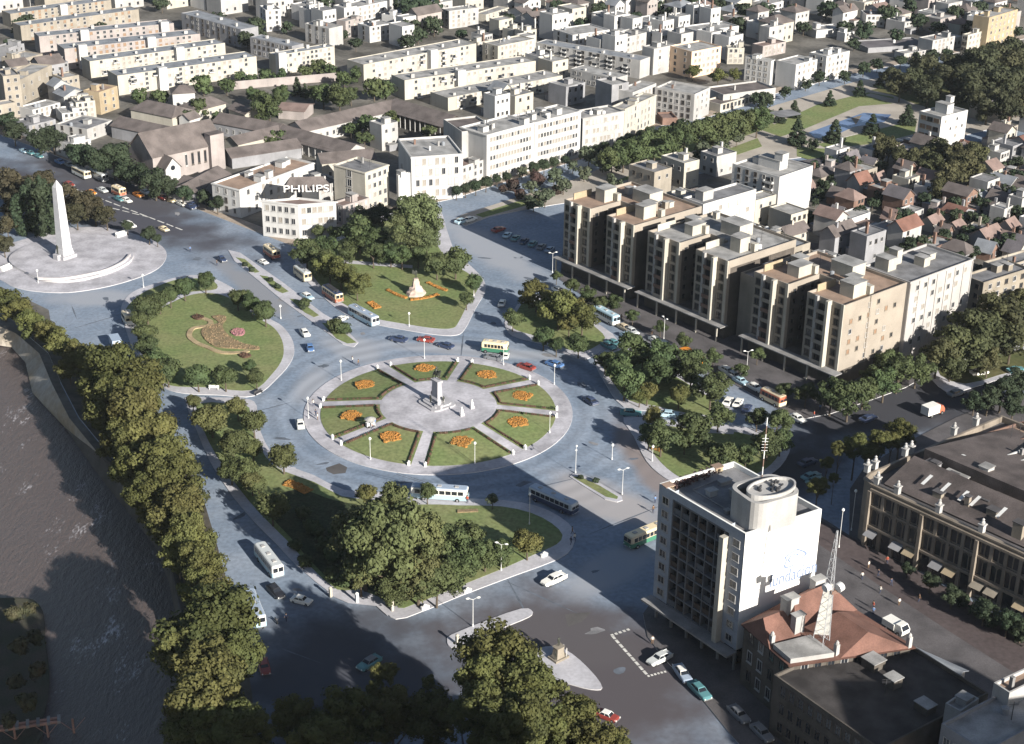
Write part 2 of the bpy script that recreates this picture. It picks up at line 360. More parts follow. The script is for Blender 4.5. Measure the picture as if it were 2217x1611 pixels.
# the darker avenue at the upper left, pale worn cobbles, fresh patches
for pts in ([(705, 1013), (735, 1003), (752, 1012), (748, 1024), (722, 1027), (708, 1020)], [(1223, 1330), (1280, 1325), (1262, 1345), (1230, 1357)]):
    sheet("road_patch", pts, .016, PATCH, "dark patch of fresh asphalt on the roadway", 0)
random.seed(66)
for (x, y) in [(620, 950), (590, 880), (690, 1010), (880, 1045), (1130, 1045), (1290, 960), (1260, 830), (1180, 770), (1010, 755), (700, 790), (560, 720), (640, 690), (600, 650), (700, 650), (780, 715), (430, 560), (380, 470), (250, 430), (560, 1000), (470, 1020), (520, 1110), (600, 1230), (640, 1270), (590, 1400), (1180, 1290), (1120, 1290), (1280, 1240), (1300, 1370), (1350, 1450), (1080, 650), (1040, 560), (1150, 600), (1060, 700), (1400, 730), (1550, 810), (1620, 850), (200, 690), (240, 650), (160, 670), (1380, 1000), (1350, 1130), (1200, 1040)]:
    c = P(x + random.uniform(-12, 12), y + random.uniform(-8, 8)); k = random.choice((0, 0, 1, 2)); L1, L2 = random.uniform(.6, 2.6), random.uniform(.4, 1.2); a0 = random.random() * 3
    if k == 1: L1, L2 = random.uniform(5, 12), .22
    m = MB(); n = 10 if k != 1 else 4
    q = [(c.x + w * ((L1 * math.cos(t)) * math.cos(a0) - L2 * math.sin(t) * math.sin(a0)), c.y + w * (L1 * math.cos(t) * math.sin(a0) + L2 * math.sin(t) * math.cos(a0))) for t, w in [(2 * PI * i / n + random.uniform(-.1, .1), random.uniform(.55, 1.25) if n > 4 else 1) for i in range(n)]]
    m.poly([(u, v, .012) for u, v in q]); struct("road_patch", m, mat("mended_asphalt", (.125, .145, .18), var=.2, scale=.5, coord='World') if k < 2 else mat("pale_mend", (.25, .25, .265), var=.2, scale=.5, coord='World'), "small mended patch in the roadway", "road")
# zebra of brick-coloured pavers in front of the office block
wl_ = MB()
def dash(p, q, n, w, z=.02, fill=.6):
    a = P(*p, z); b2 = P(*q, z); d = (b2 - a); l = d.length; d.normalize(); nr = Vector((-d.y, d.x, 0)) * w / 2
    for i in range(n):
        s = a + d * (l * i / n); e = a + d * (l * (i + fill) / n)
        wl_.poly([s - nr, e - nr, e + nr, s + nr])
dash((1323, 1376), (1366, 1361), 5, .6); dash((1325, 1376), (1402, 1462), 9, .5, fill=.8); dash((1402, 1464), (1445, 1453), 6, .5)
dash((0, 391), (330, 472), 16, .45, fill=.7); dash((140, 400), (400, 500), 14, .45, fill=.75)
dash((0, 376), (120, 408), 9, .4)
struct("road_marking", wl_, LINEP, "worn white dashes painted on the dark asphalt", "road marking")

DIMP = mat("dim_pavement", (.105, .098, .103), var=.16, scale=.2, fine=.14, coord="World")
def island(pts, n, lab, lawn=None, ln=0, lz=.19, top=PAVE, h=.15, lawnlab=None, lawnmat=GRASS, nm="pavement"):
    q = smooth(pts, n) if n else pts
    m = MB(); m.prism([(v.x, v.y) for v in px(q)], 0, h, 0, top=1)
    struct(nm, m, [CURB, top], lab, "pavement")
    if lawn:
        for k, l in enumerate(lawn if isinstance(lawn[0][0], (tuple, list)) else [lawn]):
            q = smooth(l, ln) if ln else l
            m = MB(); m.prism([(v.x, v.y) for v in px(q)], h, lz); struct("lawn", m, lawnmat, lawnlab or "green lawn inside the paved island", "lawn")

# north-west park with the looping flower figure
island([(550, 858), (602, 818), (633, 778), (635, 742), (612, 708), (580, 688), (540, 652), (500, 622), (450, 600), (400, 598), (335, 615), (285, 635), (262, 668), (272, 712), (290, 760), (318, 808), (350, 838), (395, 852), (470, 856)], 4,
       "pale pavement round the lawn with the looping flower figure",
       [[(545, 846), (590, 810), (612, 776), (612, 742), (594, 712), (560, 690), (520, 660), (480, 640), (440, 636), (400, 644), (350, 668), (310, 692), (296, 720), (312, 770), (340, 812), (370, 836), (450, 840)]], 4,
       lawnlab="oval lawn with the looping flower figure")
sheet("lawn", [(335, 622), (390, 604), (455, 606), (468, 626), (400, 634), (340, 658), (300, 684), (280, 690), (272, 670), (300, 640)], .16, GRASS, "grass strip under the clipped trees beside the oval lawn", 4, "lawn")
# north park with the rock monument
island([(640, 548), (650, 590), (690, 635), (745, 680), (800, 700), (870, 714), (940, 725), (985, 727), (1006, 714), (1030, 668), (1050, 632), (1046, 605), (1012, 570), (985, 545), (968, 500), (950, 452), (900, 440), (820, 462), (745, 500), (690, 528)], 4,
       "pale pavement round the triangular lawn with the rock monument",
       [[(660, 552), (672, 590), (710, 635), (760, 668), (810, 690), (880, 703), (940, 712), (978, 712), (992, 700), (1015, 655), (1034, 625), (1020, 598), (985, 575), (955, 545), (930, 500), (900, 470), (830, 480), (760, 510), (700, 538)]], 4,
       lawnlab="triangular lawn round the rock monument")
sheet("path", [(735, 562), (800, 567), (893, 574), (893, 581), (800, 574), (735, 569)], .205, PAVE, "narrow pale path under the trees of the triangular lawn", 0, "path")
# avenue median with its beds
island([(494, 542), (520, 548), (612, 612), (700, 680), (735, 700), (776, 742), (766, 752), (742, 746), (690, 708), (610, 650), (508, 566)], 0, "long narrow pale median strip of the avenue",
       [[(510, 558), (530, 562), (562, 590), (552, 592)], [(562, 597), (580, 600), (625, 632), (612, 636), (598, 630)], [(627, 648), (645, 650), (691, 684), (680, 688), (660, 678)], [(697, 700), (722, 704), (772, 743), (752, 745), (728, 734)]], 0, lawnlab="narrow grass bed in the avenue median")
# south park (big plane trees)
island([(400, 862), (440, 862), (500, 862), (540, 866), (556, 880), (562, 930), (590, 985), (625, 1010), (680, 1030), (745, 1062), (820, 1066), (900, 1074), (1000, 1080), (1090, 1084), (1160, 1096), (1212, 1120), (1243, 1150), (1240, 1185), (1208, 1212), (1120, 1245), (1000, 1290), (880, 1338), (845, 1336), (815, 1310), (755, 1305), (715, 1285), (650, 1232), (600, 1180), (550, 1130), (500, 1070), (455, 1000), (425, 930)], 2,
       "pale pavement round the shady park of big plane trees",
       [[(425, 876), (500, 876), (540, 884), (545, 930), (575, 990), (610, 1020), (680, 1045), (740, 1076), (800, 1084), (840, 1100), (880, 1110), (905, 1094), (1000, 1096), (1085, 1098), (1150, 1112), (1195, 1135), (1218, 1160), (1205, 1180), (1170, 1196), (1090, 1232), (990, 1272), (875, 1318), (860, 1310), (820, 1300), (780, 1280), (730, 1278), (670, 1226), (620, 1170), (560, 1110), (515, 1055), (470, 990), (440, 930)]], 2,
       lawnlab="shady lawn under the big plane trees", lawnmat=GRASS)
LAWN_SHADE = mat("painted_lawn_shade", (.034, .045, .024), col2=(.05, .052, .03), scale=.3, fine=.35, fscale=2.0, coord='World', rough=.95, spec=.1)  # near-black tone puts tree shade into the lawn colour
sheet("lawn_shade_sheet", [(612, 1068), (660, 1062), (720, 1082), (790, 1096), (845, 1115), (890, 1130), (930, 1180), (960, 1240), (900, 1290), (860, 1302), (800, 1278), (735, 1270), (680, 1222), (630, 1165), (585, 1110)], .198, LAWN_SHADE, "dark sheet standing in for the shade under the plane trees", 4, "painted shade", "stuff")
sheet("path", [(700, 1282), (780, 1276), (850, 1305), (840, 1334), (815, 1312), (755, 1306)], .215, PAVE, "small paved corner of the shady park", 0, "path")
sheet("path", [(605, 1008), (640, 1012), (640, 1022), (612, 1022)], .215, PAVE, "pale paved notch at the edge of the shady park", 0, "path")
# east park in three pieces
EG = "green lawn of the tree-filled park beside the combed apartment block"
island([(1092, 700), (1108, 680), (1132, 645), (1165, 640), (1245, 668), (1292, 700), (1335, 735), (1300, 762), (1270, 778), (1235, 772), (1170, 745), (1110, 728)], 3, "pale kerbed island with trees north-east of the round plaza",
       [[(1104, 700), (1118, 678), (1140, 653), (1200, 662), (1250, 680), (1282, 704), (1310, 732), (1288, 752), (1262, 762), (1230, 758), (1170, 732), (1118, 716)]], 3, lawnlab=EG)
island([(1288, 775), (1340, 748), (1365, 748), (1470, 808), (1560, 868), (1588, 895), (1560, 912), (1480, 905), (1420, 892), (1350, 882), (1310, 830)], 3, "pale kerbed island with a thicket of round trees",
       [[(1302, 782), (1342, 760), (1362, 760), (1460, 815), (1545, 868), (1566, 890), (1540, 900), (1480, 894), (1420, 880), (1362, 868), (1325, 826)]], 3, lawnlab=EG)
island([(1350, 905), (1420, 908), (1500, 918), (1610, 925), (1695, 950), (1712, 968), (1690, 1010), (1640, 1042), (1560, 1060), (1480, 1050), (1440, 1036), (1400, 1000), (1372, 945)], 3, "pale kerbed island of trees behind the office block",
       [[(1385, 922), (1430, 922), (1500, 930), (1600, 938), (1680, 962), (1690, 975), (1670, 1006), (1630, 1030), (1560, 1046), (1490, 1040), (1455, 1024), (1420, 990), (1392, 945)]], 3, lawnlab=EG, lawnmat=GRASS)
sheet("path", [(1510, 926), (1590, 932), (1588, 940), (1512, 936)], .215, PAVE, "short pale path across the island of trees", 0, "path")
# small traffic islands
island([(1233, 1033), (1240, 1027), (1255, 1028), (1300, 1048), (1346, 1076), (1348, 1084), (1336, 1088), (1310, 1082), (1262, 1052)], 0, "small kerbed island in the road beside the office block",
       [[(1240, 1034), (1254, 1033), (1298, 1053), (1338, 1077), (1336, 1082), (1312, 1077), (1266, 1050)]], 0, lawnlab="thin grass strip on the small traffic island")
island([(968, 1386), (978, 1375), (1060, 1342), (1128, 1319), (1150, 1322), (1152, 1332), (1130, 1344), (1050, 1376), (990, 1402), (972, 1400)], 2, "long bare kerbed island between two lanes")
island([(1130, 1424), (1164, 1406), (1195, 1400), (1224, 1408), (1255, 1430), (1290, 1466), (1304, 1490), (1292, 1495), (1260, 1490), (1195, 1470), (1160, 1450)], 2, "bare pale island carrying the small bronze statue")
# obelisk plaza
island([(0, 606), (-60, 580), (-60, 545), (20, 528), (100, 505), (150, 494), (230, 494), (300, 510), (345, 530), (361, 552), (345, 580), (300, 602), (230, 622), (150, 634), (80, 632), (30, 622)], 4, "pale round pavement of the obelisk plaza", top=PLAZA)
island([(60, 596), (20, 570), (40, 545), (110, 520), (190, 510), (260, 525), (288, 548), (280, 572), (230, 596), (160, 612), (100, 611)], 4, "raised round terrace beneath the obelisk", top=PLAZA, h=.75, nm="terrace")
# building blocks
island([(-700, 130), (-300, 205), (0, 292), (90, 325), (180, 362), (300, 405), (470, 470), (560, 505), (630, 532), (648, 530), (735, 498), (800, 476), (900, 448), (985, 430), (1060, 405), (1260, 345), (1420, 275), (1540, 252), (1660, 208), (1840, 162), (2230, 82), (2700, -30), (2700, -260), (-700, -260)], 0,
       "city block pavement behind the avenue", [[(-700, 118), (-300, 192), (0, 278), (90, 310), (180, 345), (300, 388), (470, 455), (560, 490), (632, 516), (735, 484), (900, 436), (985, 418), (1060, 392), (1260, 332), (1420, 262), (1540, 240), (1660, 196), (1840, 152), (2230, 74), (2700, -36), (2700, -250), (-700, -250)]], 0, lawnmat=YARD, lawnlab="dusty yards between the buildings", top=mat("tan_pavement", (.34, .28, .23), var=.12, coord='World'))
island([(982, 478), (1000, 466), (1150, 418), (1240, 390), (1340, 350), (1430, 300), (1560, 272), (1680, 228), (1850, 178), (2217, 118), (2600, 70), (2700, 215), (2217, 262), (1990, 318), (1750, 340), (1640, 352), (1560, 362), (1440, 380), (1300, 425), (1225, 440), (1150, 452), (1060, 470), (1008, 490)], 0,
       "sandy park pavement behind the combed apartment block",
       [[(1030, 466), (1130, 434), (1185, 425), (1175, 436), (1135, 447), (1045, 472)], [(1300, 405), (1420, 360), (1560, 330), (1640, 300), (1650, 318), (1560, 348), (1430, 372)], [(1340, 362), (1440, 318), (1560, 296), (1660, 262), (1680, 272), (1600, 300), (1440, 345)]], 0, top=PATHM, lawnlab="grass in the long park behind the combed apartment block", lawnmat=GRASS)
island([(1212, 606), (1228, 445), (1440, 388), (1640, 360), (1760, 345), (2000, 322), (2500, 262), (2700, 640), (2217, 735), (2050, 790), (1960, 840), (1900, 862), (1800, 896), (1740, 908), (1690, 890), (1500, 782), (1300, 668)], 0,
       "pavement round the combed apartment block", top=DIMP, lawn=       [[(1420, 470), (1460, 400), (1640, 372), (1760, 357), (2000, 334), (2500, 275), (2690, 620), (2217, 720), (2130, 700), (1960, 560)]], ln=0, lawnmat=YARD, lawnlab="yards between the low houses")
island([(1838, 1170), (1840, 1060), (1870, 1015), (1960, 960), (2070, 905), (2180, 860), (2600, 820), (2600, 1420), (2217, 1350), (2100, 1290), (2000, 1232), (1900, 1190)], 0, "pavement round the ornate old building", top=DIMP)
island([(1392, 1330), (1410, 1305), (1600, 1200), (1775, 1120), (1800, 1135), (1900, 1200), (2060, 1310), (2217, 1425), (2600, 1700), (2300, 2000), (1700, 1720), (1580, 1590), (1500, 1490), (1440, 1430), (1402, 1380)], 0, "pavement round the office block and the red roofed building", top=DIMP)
sheet("street", [(1745, 1108), (1850, 1168), (1960, 1222), (2100, 1300), (2217, 1366), (2420, 1470), (2420, 1600), (2217, 1470), (2060, 1370), (1900, 1265), (1775, 1180)], .154, asphalt("pinkish_asphalt", (.085, .068, .068), (.065, .052, .053)), "brownish street between the office block and the ornate building", 0)
island([(2010, 800), (2110, 765), (2217, 745), (2400, 720), (2500, 790), (2217, 812), (2100, 842), (2050, 850)], 3, "planted pavement at the far side street", [[(2030, 802), (2120, 775), (2400, 735), (2440, 775), (2217, 800), (2090, 832)]], 3, lawnmat=GRASSD, lawnlab="dry grass strip on the side street")

# river-side avenue pavement (under the tree row)
rv = MB(); ps = [(40, 672), (110, 712), (180, 768), (250, 830), (330, 900), (400, 990), (440, 1080), (470, 1180), (500, 1290), (530, 1400), (545, 1500), (560, 1650)]
a_ = [P(*q) for q in ps]; b_ = [p + Vector((2.2, 0, 0)) for p in bt[3:]]
rv.prism([(p.x, p.y) for p in a_] + [(p.x, p.y) for p in reversed(b_) if p.y > P(560, 1650).y], 0, .15, 0, top=1)
struct("pavement", rv, [CURB, mat("dark_earth", (.09, .08, .065), var=.2, coord="World")], "earthy strip under the riverside trees", "pavement")  # even dark earth tone along the strip

# ------------------------------------------------------------------ the round plaza
CX, CY = -16.32, 315.17
def pol(r, a): return (CX + r * math.cos(a), CY + r * math.sin(a))
m = MB(); m.prism([pol(30, 2 * PI * i / 96) for i in range(96)], 0, .15, 0, top=1)
struct("pavement", m, [CURB, PLAZA], "wide pale ring pavement of the round plaza", "pavement")
RO, RI, ZO, ZI = 26.3, 12.7, .17, 1.45
m = MB(); m.loft([[(*pol(RO, 2 * PI * i / 96), .12) for i in range(96)], [(*pol(RO, 2 * PI * i / 96), ZO) for i in range(96)], [(*pol(RI, 2 * PI * i / 96), ZI) for i in range(96)]], 0)
struct("path", m, PLAZA, "pale paths and middle circle of the round plaza", "path")
PA = sorted(R(a % 360) for a in (175, -143, -97, -47, -2, 36, 79, 122))
clock = lambda a: ["three", "two", "one", "twelve", "eleven", "ten", "nine", "eight", "seven", "six", "five", "four"][int(round(math.degrees(a) % 360 / 30)) % 12] + " o'clock"
for k in range(8):
    a0 = PA[k]; a1 = PA[(k + 1) % 8]
    if a1 < a0: a1 += 2 * PI
    am = (a0 + a1) / 2
    m = MB(); NA, NR = 10, 4
    def gp(i, j, dz=.05, ins=0.0):
        r = RI + .4 + ins + (RO - RI - .4 - 2 * ins) * j / NR
        hw = 1.12 + .2 * j / NR + ins
        s = a0 + hw / r; e = a1 - hw / r; a = s + (e - s) * i / NA
        z = ZI + (ZO - ZI) * (r - RI) / (RO - RI) + dz
        return (*pol(r, a), z)
    for i in range(NA):
        for j in range(NR):
            m.poly([gp(i, j), gp(i, j + 1), gp(i + 1, j + 1), gp(i + 1, j)])
    struct("lawn", m, GRASS, "wedge of lawn at the %s side of the round plaza" % clock(am), "lawn")
    # little clipped shrubs along the edges
    m = MB(); pts = []
    for t in range(26):
        pts.append(gp(0, NR * (1 - t / 26), ins=.7)); pts.append(gp(NA, NR * (1 - t / 26), ins=.7))
    for t in range(1, 18): pts.append(gp(NA * t / 18, 0, ins=.7))
    for (x, y, z) in pts:
        s = random.uniform(.2, .34); m.lathe([(s, -.05), (s * 1.05, .22), (s * .55, .42)], (x, y, z), 5, random.choice((0, 0, 1)))
    tag(m.build("shrub_border", [SHRUBR, HEDGE]), "row of tiny clipped shrubs edging the lawn wedge at %s" % clock(am), "hedge", "shrub borders of the round plaza")
    # orange flower bed
    best = min(((790, 833), (762, 901), (846, 948), (1000, 958), (1120, 915), (1130, 858), (1054, 812), (920, 797)), key=lambda q: abs(((math.atan2(P(*q, .9).y - CY, P(*q, .9).x - CX) - am + PI) % (2 * PI)) - PI))
    c = P(*best, .8); rr = math.hypot(c.x - CX, c.y - CY); zb = ZI + (ZO - ZI) * (rr - RI) / (RO - RI) + .05
    m = MB(); rot = am + PI / 4 + random.uniform(-.15, .15)
    out = []
    for i in range(32):
        a = 2 * PI * i / 32; rad = 2.15 * (1 + .16 * math.cos(4 * (a)) + .09 * (1 if i % 4 < 2 else -1)); out.append((c.x + rad * math.cos(a + am + PI / 4 * 0), c.y + rad * math.sin(a + am + PI / 4 * 0)))
    m.prism(out, zb - .4, zb + .22)
    for t in range(150):
        a = random.random() * 2 * PI; rad = 2.2 * math.sqrt(random.random()); s = random.uniform(.12, .26)
        m.lathe([(s, 0), (s * .5, .2)], (c.x + rad * math.cos(a), c.y + rad * math.sin(a), zb + .18), 5)
    tag(m.build("flower_bed", FLOWER), "orange star-shaped flower bed in the lawn at %s of the round plaza" % clock(am), "flower bed", "orange flower beds of the round plaza")
    # gate piers either side of the path at a0
    for sgn in (-1, 1):
        a = a0 + sgn * 1.75 / RO; x, y = pol(RO + .2, a)
        m = MB(); m.box((0, 0, 0), (.5, .5, .7)); m.box((0, 0, .7), (.62, .62, .12)); m.lathe([(.2, 0), (.25, .14), (.14, .32), (.02, .38)], (0, 0, .82), 8)
        o = m.build("gate_pier", METALW); o.location = (x, y, .12); o.rotation_euler = (0, 0, a)
        tag(o, "short white pier %s the path at %s of the round plaza" % ("before" if sgn < 0 else "after", clock(a0)), "pier", "white piers at the path mouths")
        AUTO.append(o)

# flower figures in the parks
def bed(pts, n, z, mt, lab, h=.25):
    m = MB(); q = smooth(pts, n); w = px(q, z); m.prism([(v.x, v.y) for v in w], z, z + h)
    poly = ccw([(v.x, v.y) for v in w]); xs = [p[0] for p in poly]; ys = [p[1] for p in poly]
    def inside(x, y):
        c = False
        for i in range(len(poly)):
            (x1, y1), (x2, y2) = poly[i - 1], poly[i]
            if (y1 > y) != (y2 > y) and x < (x2 - x1) * (y - y1) / (y2 - y1) + x1: c = not c
        return c
    for t in range(int(min(500, abs(area(poly)) * 6))):
        x = random.uniform(min(xs), max(xs)); y = random.uniform(min(ys), max(ys))
        if inside(x, y):
            s = random.uniform(.12, .25); m.lathe([(s, 0), (s * .5, .22)], (x, y, z + h - .04), 5)
    tag(m.build("flower_bed", mt), lab, "flower bed")
def ribbon(pts, w, z, mt, lab, h=.22):
    q = smooth(pts, 4, False); w0 = [P(a, b_, z) for a, b_ in q]; l, r = [], []
    for i, p in enumerate(w0):
        d = (w0[min(i + 1, len(w0) - 1)] - w0[max(i - 1, 0)]).normalized(); nr = Vector((-d.y, d.x, 0)) * w / 2
        l.append(p + nr); r.append(p - nr)
    m = MB()
    for i in range(len(w0) - 1):
        m.prism([(v.x, v.y) for v in (r[i], r[i + 1], l[i + 1], l[i])], z, z + h)
    if mt is FLOWER:
        for i in range(len(w0) - 1):
            for t in range(14):
                p = l[i].lerp(l[i + 1], random.random()).lerp(r[i].lerp(r[i + 1], random.random()), random.random()); s = random.uniform(.12, .3); m.lathe([(s, 0), (s * .5, .25)], (p.x, p.y, z + h - .06), 5)
    tag(m.build("flower_bed", mt), lab, "flower bed")
Z = .19
SANDB = mat("sand_coloured_planting", (.36, .28, .17), var=.14, scale=.5, fine=.25, coord='World')
ribbon([(440, 690), (456, 697), (450, 706), (418, 712), (410, 728), (424, 742), (448, 752), (480, 764), (520, 764), (538, 760)], 1.3, Z, SANDB, "sandy winding ribbon of planting along the flower figure")
bed([(458, 686), (484, 684), (490, 692), (482, 704), (490, 722), (520, 742), (560, 752), (556, 758), (520, 756), (470, 752), (446, 738), (436, 720), (446, 706), (474, 700)], 4, Z, FLOWERT, "large tan curling bed of the flower figure", .2)
bed([(500, 718), (514, 712), (530, 716), (526, 726), (508, 727)], 4, Z, FLOWERP, "small pink oval flower bed in the oval lawn")
for (x, y), w in (((428, 688), "upper left"), ((530, 771), "lower right")):
    bed([(x - 13, y), (x, y - 5), (x + 14, y), (x, y + 5)], 5, Z, SHRUBR, "dark oval shrub bed at the %s end of the flower figure" % w, .4)
ribbon([(838, 628), (862, 640), (880, 646)], 0.95, Z, FLOWER, "orange flower ribbon left of the rock monument")
ribbon([(888, 650), (920, 646), (950, 638)], 0.95, Z, FLOWER, "orange flower ribbon in front of the rock monument")
ribbon([(925, 612), (950, 624), (968, 630)], 0.95, Z, FLOWER, "orange flower ribbon right of the rock monument")
ribbon([(800, 655), (812, 663), (818, 668)], 2.0, Z, FLOWER, "short orange flower bed at the pavement of the triangular lawn")
ribbon([(618, 1046), (640, 1052), (668, 1066)], 2.3, Z, FLOWER, "orange flower bed at the sunny corner of the shady park")
ribbon([(990, 1108), (1015, 1107), (1035, 1106)], 1.0, Z, FLOWERT, "thin dark flower bed on the lawn beside the bus stop")
ribbon([(1415, 970), (1432, 976)], 1.4, Z, FLOWER, "small orange flower bed on the island behind the office block")
# ================================================================== TREES
def rdir(up=0.0):
    while True:
        v = Vector((random.gauss(0, 1), random.gauss(0, 1), random.gauss(0, 1) + up))
        if v.length > .1: return v.normalized()
def card(m, c, n, s):
    a = n.orthogonal().normalized(); b = n.cross(a); t = random.random() * PI
    u = (a * math.cos(t) + b * math.sin(t)) * s; w = (b * math.cos(t) - a * math.sin(t)) * s * random.uniform(.55, .95)
    k = n * s * .25
    m.poly([c - u - w * .4, c - u * .2 - w + k, c + u - w * .2, c + u * .4 + w + k, c - u * .6 + w])
def crown(name, seed, kind, zh, ncl, ncard, cs, cl=(.26, .42)):
    random.seed(seed); m = MB()
    cents = []
    for i in range(ncl):
        if kind == 'cone':
            t = random.random() ** 1.3; rr = (1 - t) * .78 + .05; a = random.random() * 2 * PI; q = math.sqrt(random.uniform(.25, 1)) * rr
            c = Vector((q * math.cos(a), q * math.sin(a), (-1 + 2 * t) * zh)); r = random.uniform(.16, .30) * (1.1 - .6 * t)
        elif kind == 'col':
            t = random.random(); rr = .55 * math.sin(PI * (.12 + .8 * t)) + .12; a = random.random() * 2 * PI
            c = Vector((rr * math.cos(a), rr * math.sin(a), (-1 + 2 * t) * zh)); r = random.uniform(.3, .45)
        elif kind == 'round':
            d = rdir(.25); q = random.uniform(.45, .72); c = Vector((d.x * q, d.y * q, d.z * q * zh)); r = random.uniform(*cl)
        else:
            d = rdir(.35); q = random.uniform(.40, 1.0); c = Vector((d.x * q * random.uniform(.85, 1.05), d.y * q, d.z * q * zh)); r = random.uniform(*cl) * (1.15 - .25 * q)
        cents.append((c, r))
    tot = sum(r * r for c, r in cents)
    for c, r in cents:
        for k in range(int(ncard * r * r / tot)):
            d = rdir(.35)
            q = r * (random.uniform(.72, 1.06) if random.random() < .82 else random.uniform(1.0, 1.4)); p = c + Vector((d.x * q, d.y * q, d.z * q * (.85 if kind != 'col' else 1.6)))
            n = (d + .55 * rdir()).normalized()
            card(m, p, n, cs * random.uniform(.65, 1.3))
    if kind == 'round':      # a dense inner mass, as clipped street trees have
        for k in range(int(ncard * .25)):
            d = rdir(); p = Vector((d.x * .62, d.y * .62, d.z * .62 * zh)); card(m, p, (d + .4 * rdir()).normalized(), cs * 1.5)
    return m.mesh(name, LEAFM)
def trunk_mesh(name, seed, limbs):
    random.seed(seed); m = MB(); top = Vector((.02, .03, .72))
    m.tube((0, 0, 0), (.01, .01, .35), .055, .042, 7); m.tube((.01, .01, .35), top, .042, .03, 6)
    for i in range(limbs):
        a = 2 * PI * i / limbs + random.random(); z = random.uniform(.4, .66)
        p = Vector((.01, .02, z)); q = p + Vector((math.cos(a) * .30, math.sin(a) * .30, random.uniform(.2, .42)))
        m.tube(p, q, .024, .008, 5)
    return m.mesh(name, BARK)
CR = {
    'plane': [crown("crown", 11 + i, 'broad', .98, 58, 9500, .046, (.14, .33)) for i in range(4)],
    'broad': [crown("crown", 31 + i, 'broad', .85, 30, 3600, .066, (.18, .40)) for i in range(4)],
    'round': [crown("crown", 51 + i, 'round', .92, 26, 3200, .066, (.22, .38)) for i in range(4)],
    'bush': [crown("crown", 71 + i, 'round', .75, 12, 500, .14, (.3, .5)) for i in range(3)],
    'cone': [crown("crown", 81 + i, 'cone', 1.45, 80, 3000, .09) for i in range(2)],
    'col': [crown("crown", 91 + i, 'col', 3.2, 26, 1300, .16) for i in range(2)],
    'far': [crown("crown", 101 + i, 'broad', .85, 13, 420, .17, (.32, .5)) for i in range(4)],
}
ZHK = {'plane': .98, 'broad': .85, 'round': .92, 'bush': .75, 'cone': 1.45, 'col': 3.2, 'far': .85}
TR = [trunk_mesh("trunk", 5 + i, 4) for i in range(3)]
random.seed(21)
TREES = []
def tree(kind, x, y, w, lab, group=None, lf=None, hc=None, cat="tree", name=None, clear=None, zs=1.0):
    p0 = P(x, y, 6); rad = w / 2 / SCL(p0); zh = ZHK[kind] * zs
    if clear is None: clear = {'plane': .55 * rad + 1.5, 'broad': .35 * rad + 1.0, 'round': 1.5 + .1 * rad, 'bush': .1, 'cone': .8, 'col': .4, 'far': .3 * rad + .6}[kind]
    c = hc if hc is not None else clear + zh * rad * .95
    p = P(x, y, c)
    r = thing(name or {'bush': 'shrub', 'cone': 'conifer_tree', 'col': 'cypress_tree', 'plane': 'plane_tree', 'round': 'clipped_tree', 'far': 'garden_tree'}.get(kind, 'leafy_tree'), (p.x, p.y, .15), lab, cat, group)
    ml = lf or {'plane': LEAFY, 'broad': LEAFM, 'round': LEAFM, 'bush': LEAFD, 'cone': LEAFD, 'col': LEAFD, 'far': LEAFD}[kind]
    k = rad * random.uniform(.95, 1.05) * {'plane': 1.08, 'broad': 1.15, 'far': 1.1}.get(kind, 1.13)
    put("crown", random.choice(CR[kind]), r, (0, 0, c - .15), random.random() * 2 * PI, (k, k, rad * zs * random.uniform(.95, 1.06)), [ml])
    if kind != 'bush' and kind != 'col':
        tk = max(c * .35, rad * .9) / .45 * .45
        ts = min(max(c, 3) * .9, rad * 1.5); put("trunk", random.choice(TR), r, (0, 0, -.1), random.random() * 6, (ts, ts, c * 1.05))
    TREES.append((p.x, p.y, rad)); return r
def row(kind, pts, lab, group, **kw):
    for q in pts: tree(kind, q[0], q[1], q[2], lab, group, **kw)

# riverside
row('plane', [(217, 790, 97), (254, 822, 132), (239, 880, 109), (292, 850, 126), (302, 905, 143), (284, 960, 109), (334, 950, 126), (346, 1005, 126), (302, 1010, 97), (376, 1052, 120), (336, 1075, 97), (382, 1112, 114), (414, 1158, 103), (394, 1195, 86), (436, 1225, 103), (424, 1275, 74), (462, 1290, 86), (476, 1330, 69), (225, 850, 80), (300, 1000, 80), (350, 1130, 70), (385, 1200, 60)],
    "tall yellow-green plane tree in the riverside row", "plane trees along the river", clear=3.2)
row('plane', [(205, 830, 70), (212, 868, 72), (232, 915, 76), (250, 965, 78), (272, 1015, 70), (300, 1065, 66), (330, 1115, 60), (352, 1160, 50), (240, 880, 70), (275, 950, 70)], "low plane tree on the shaded water side of the riverside row", "low plane trees on the water side", hc=5.5)
row('plane', [(452, 1372, 190), (392, 1408, 120), (505, 1425, 115), (455, 1470, 150)], "huge yellow-green plane tree over the river at the lower left corner", "huge plane trees by the river", hc=15)
row('plane', [(440, 1540, 140), (500, 1580, 110), (420, 1590, 110), (545, 1600, 90)], "yellow-green plane tree at the bottom edge beside the river", "plane trees at the bottom edge by the river", hc=24)
row('broad', [(8, 655, 62), (40, 676, 58), (72, 700, 60), (100, 722, 56), (132, 745, 66), (165, 772, 62), (190, 790, 50), (150, 800, 50)], "low olive-green tree on the river bank below the obelisk plaza", "trees on the river bank below the obelisk", lf=LEAFY)
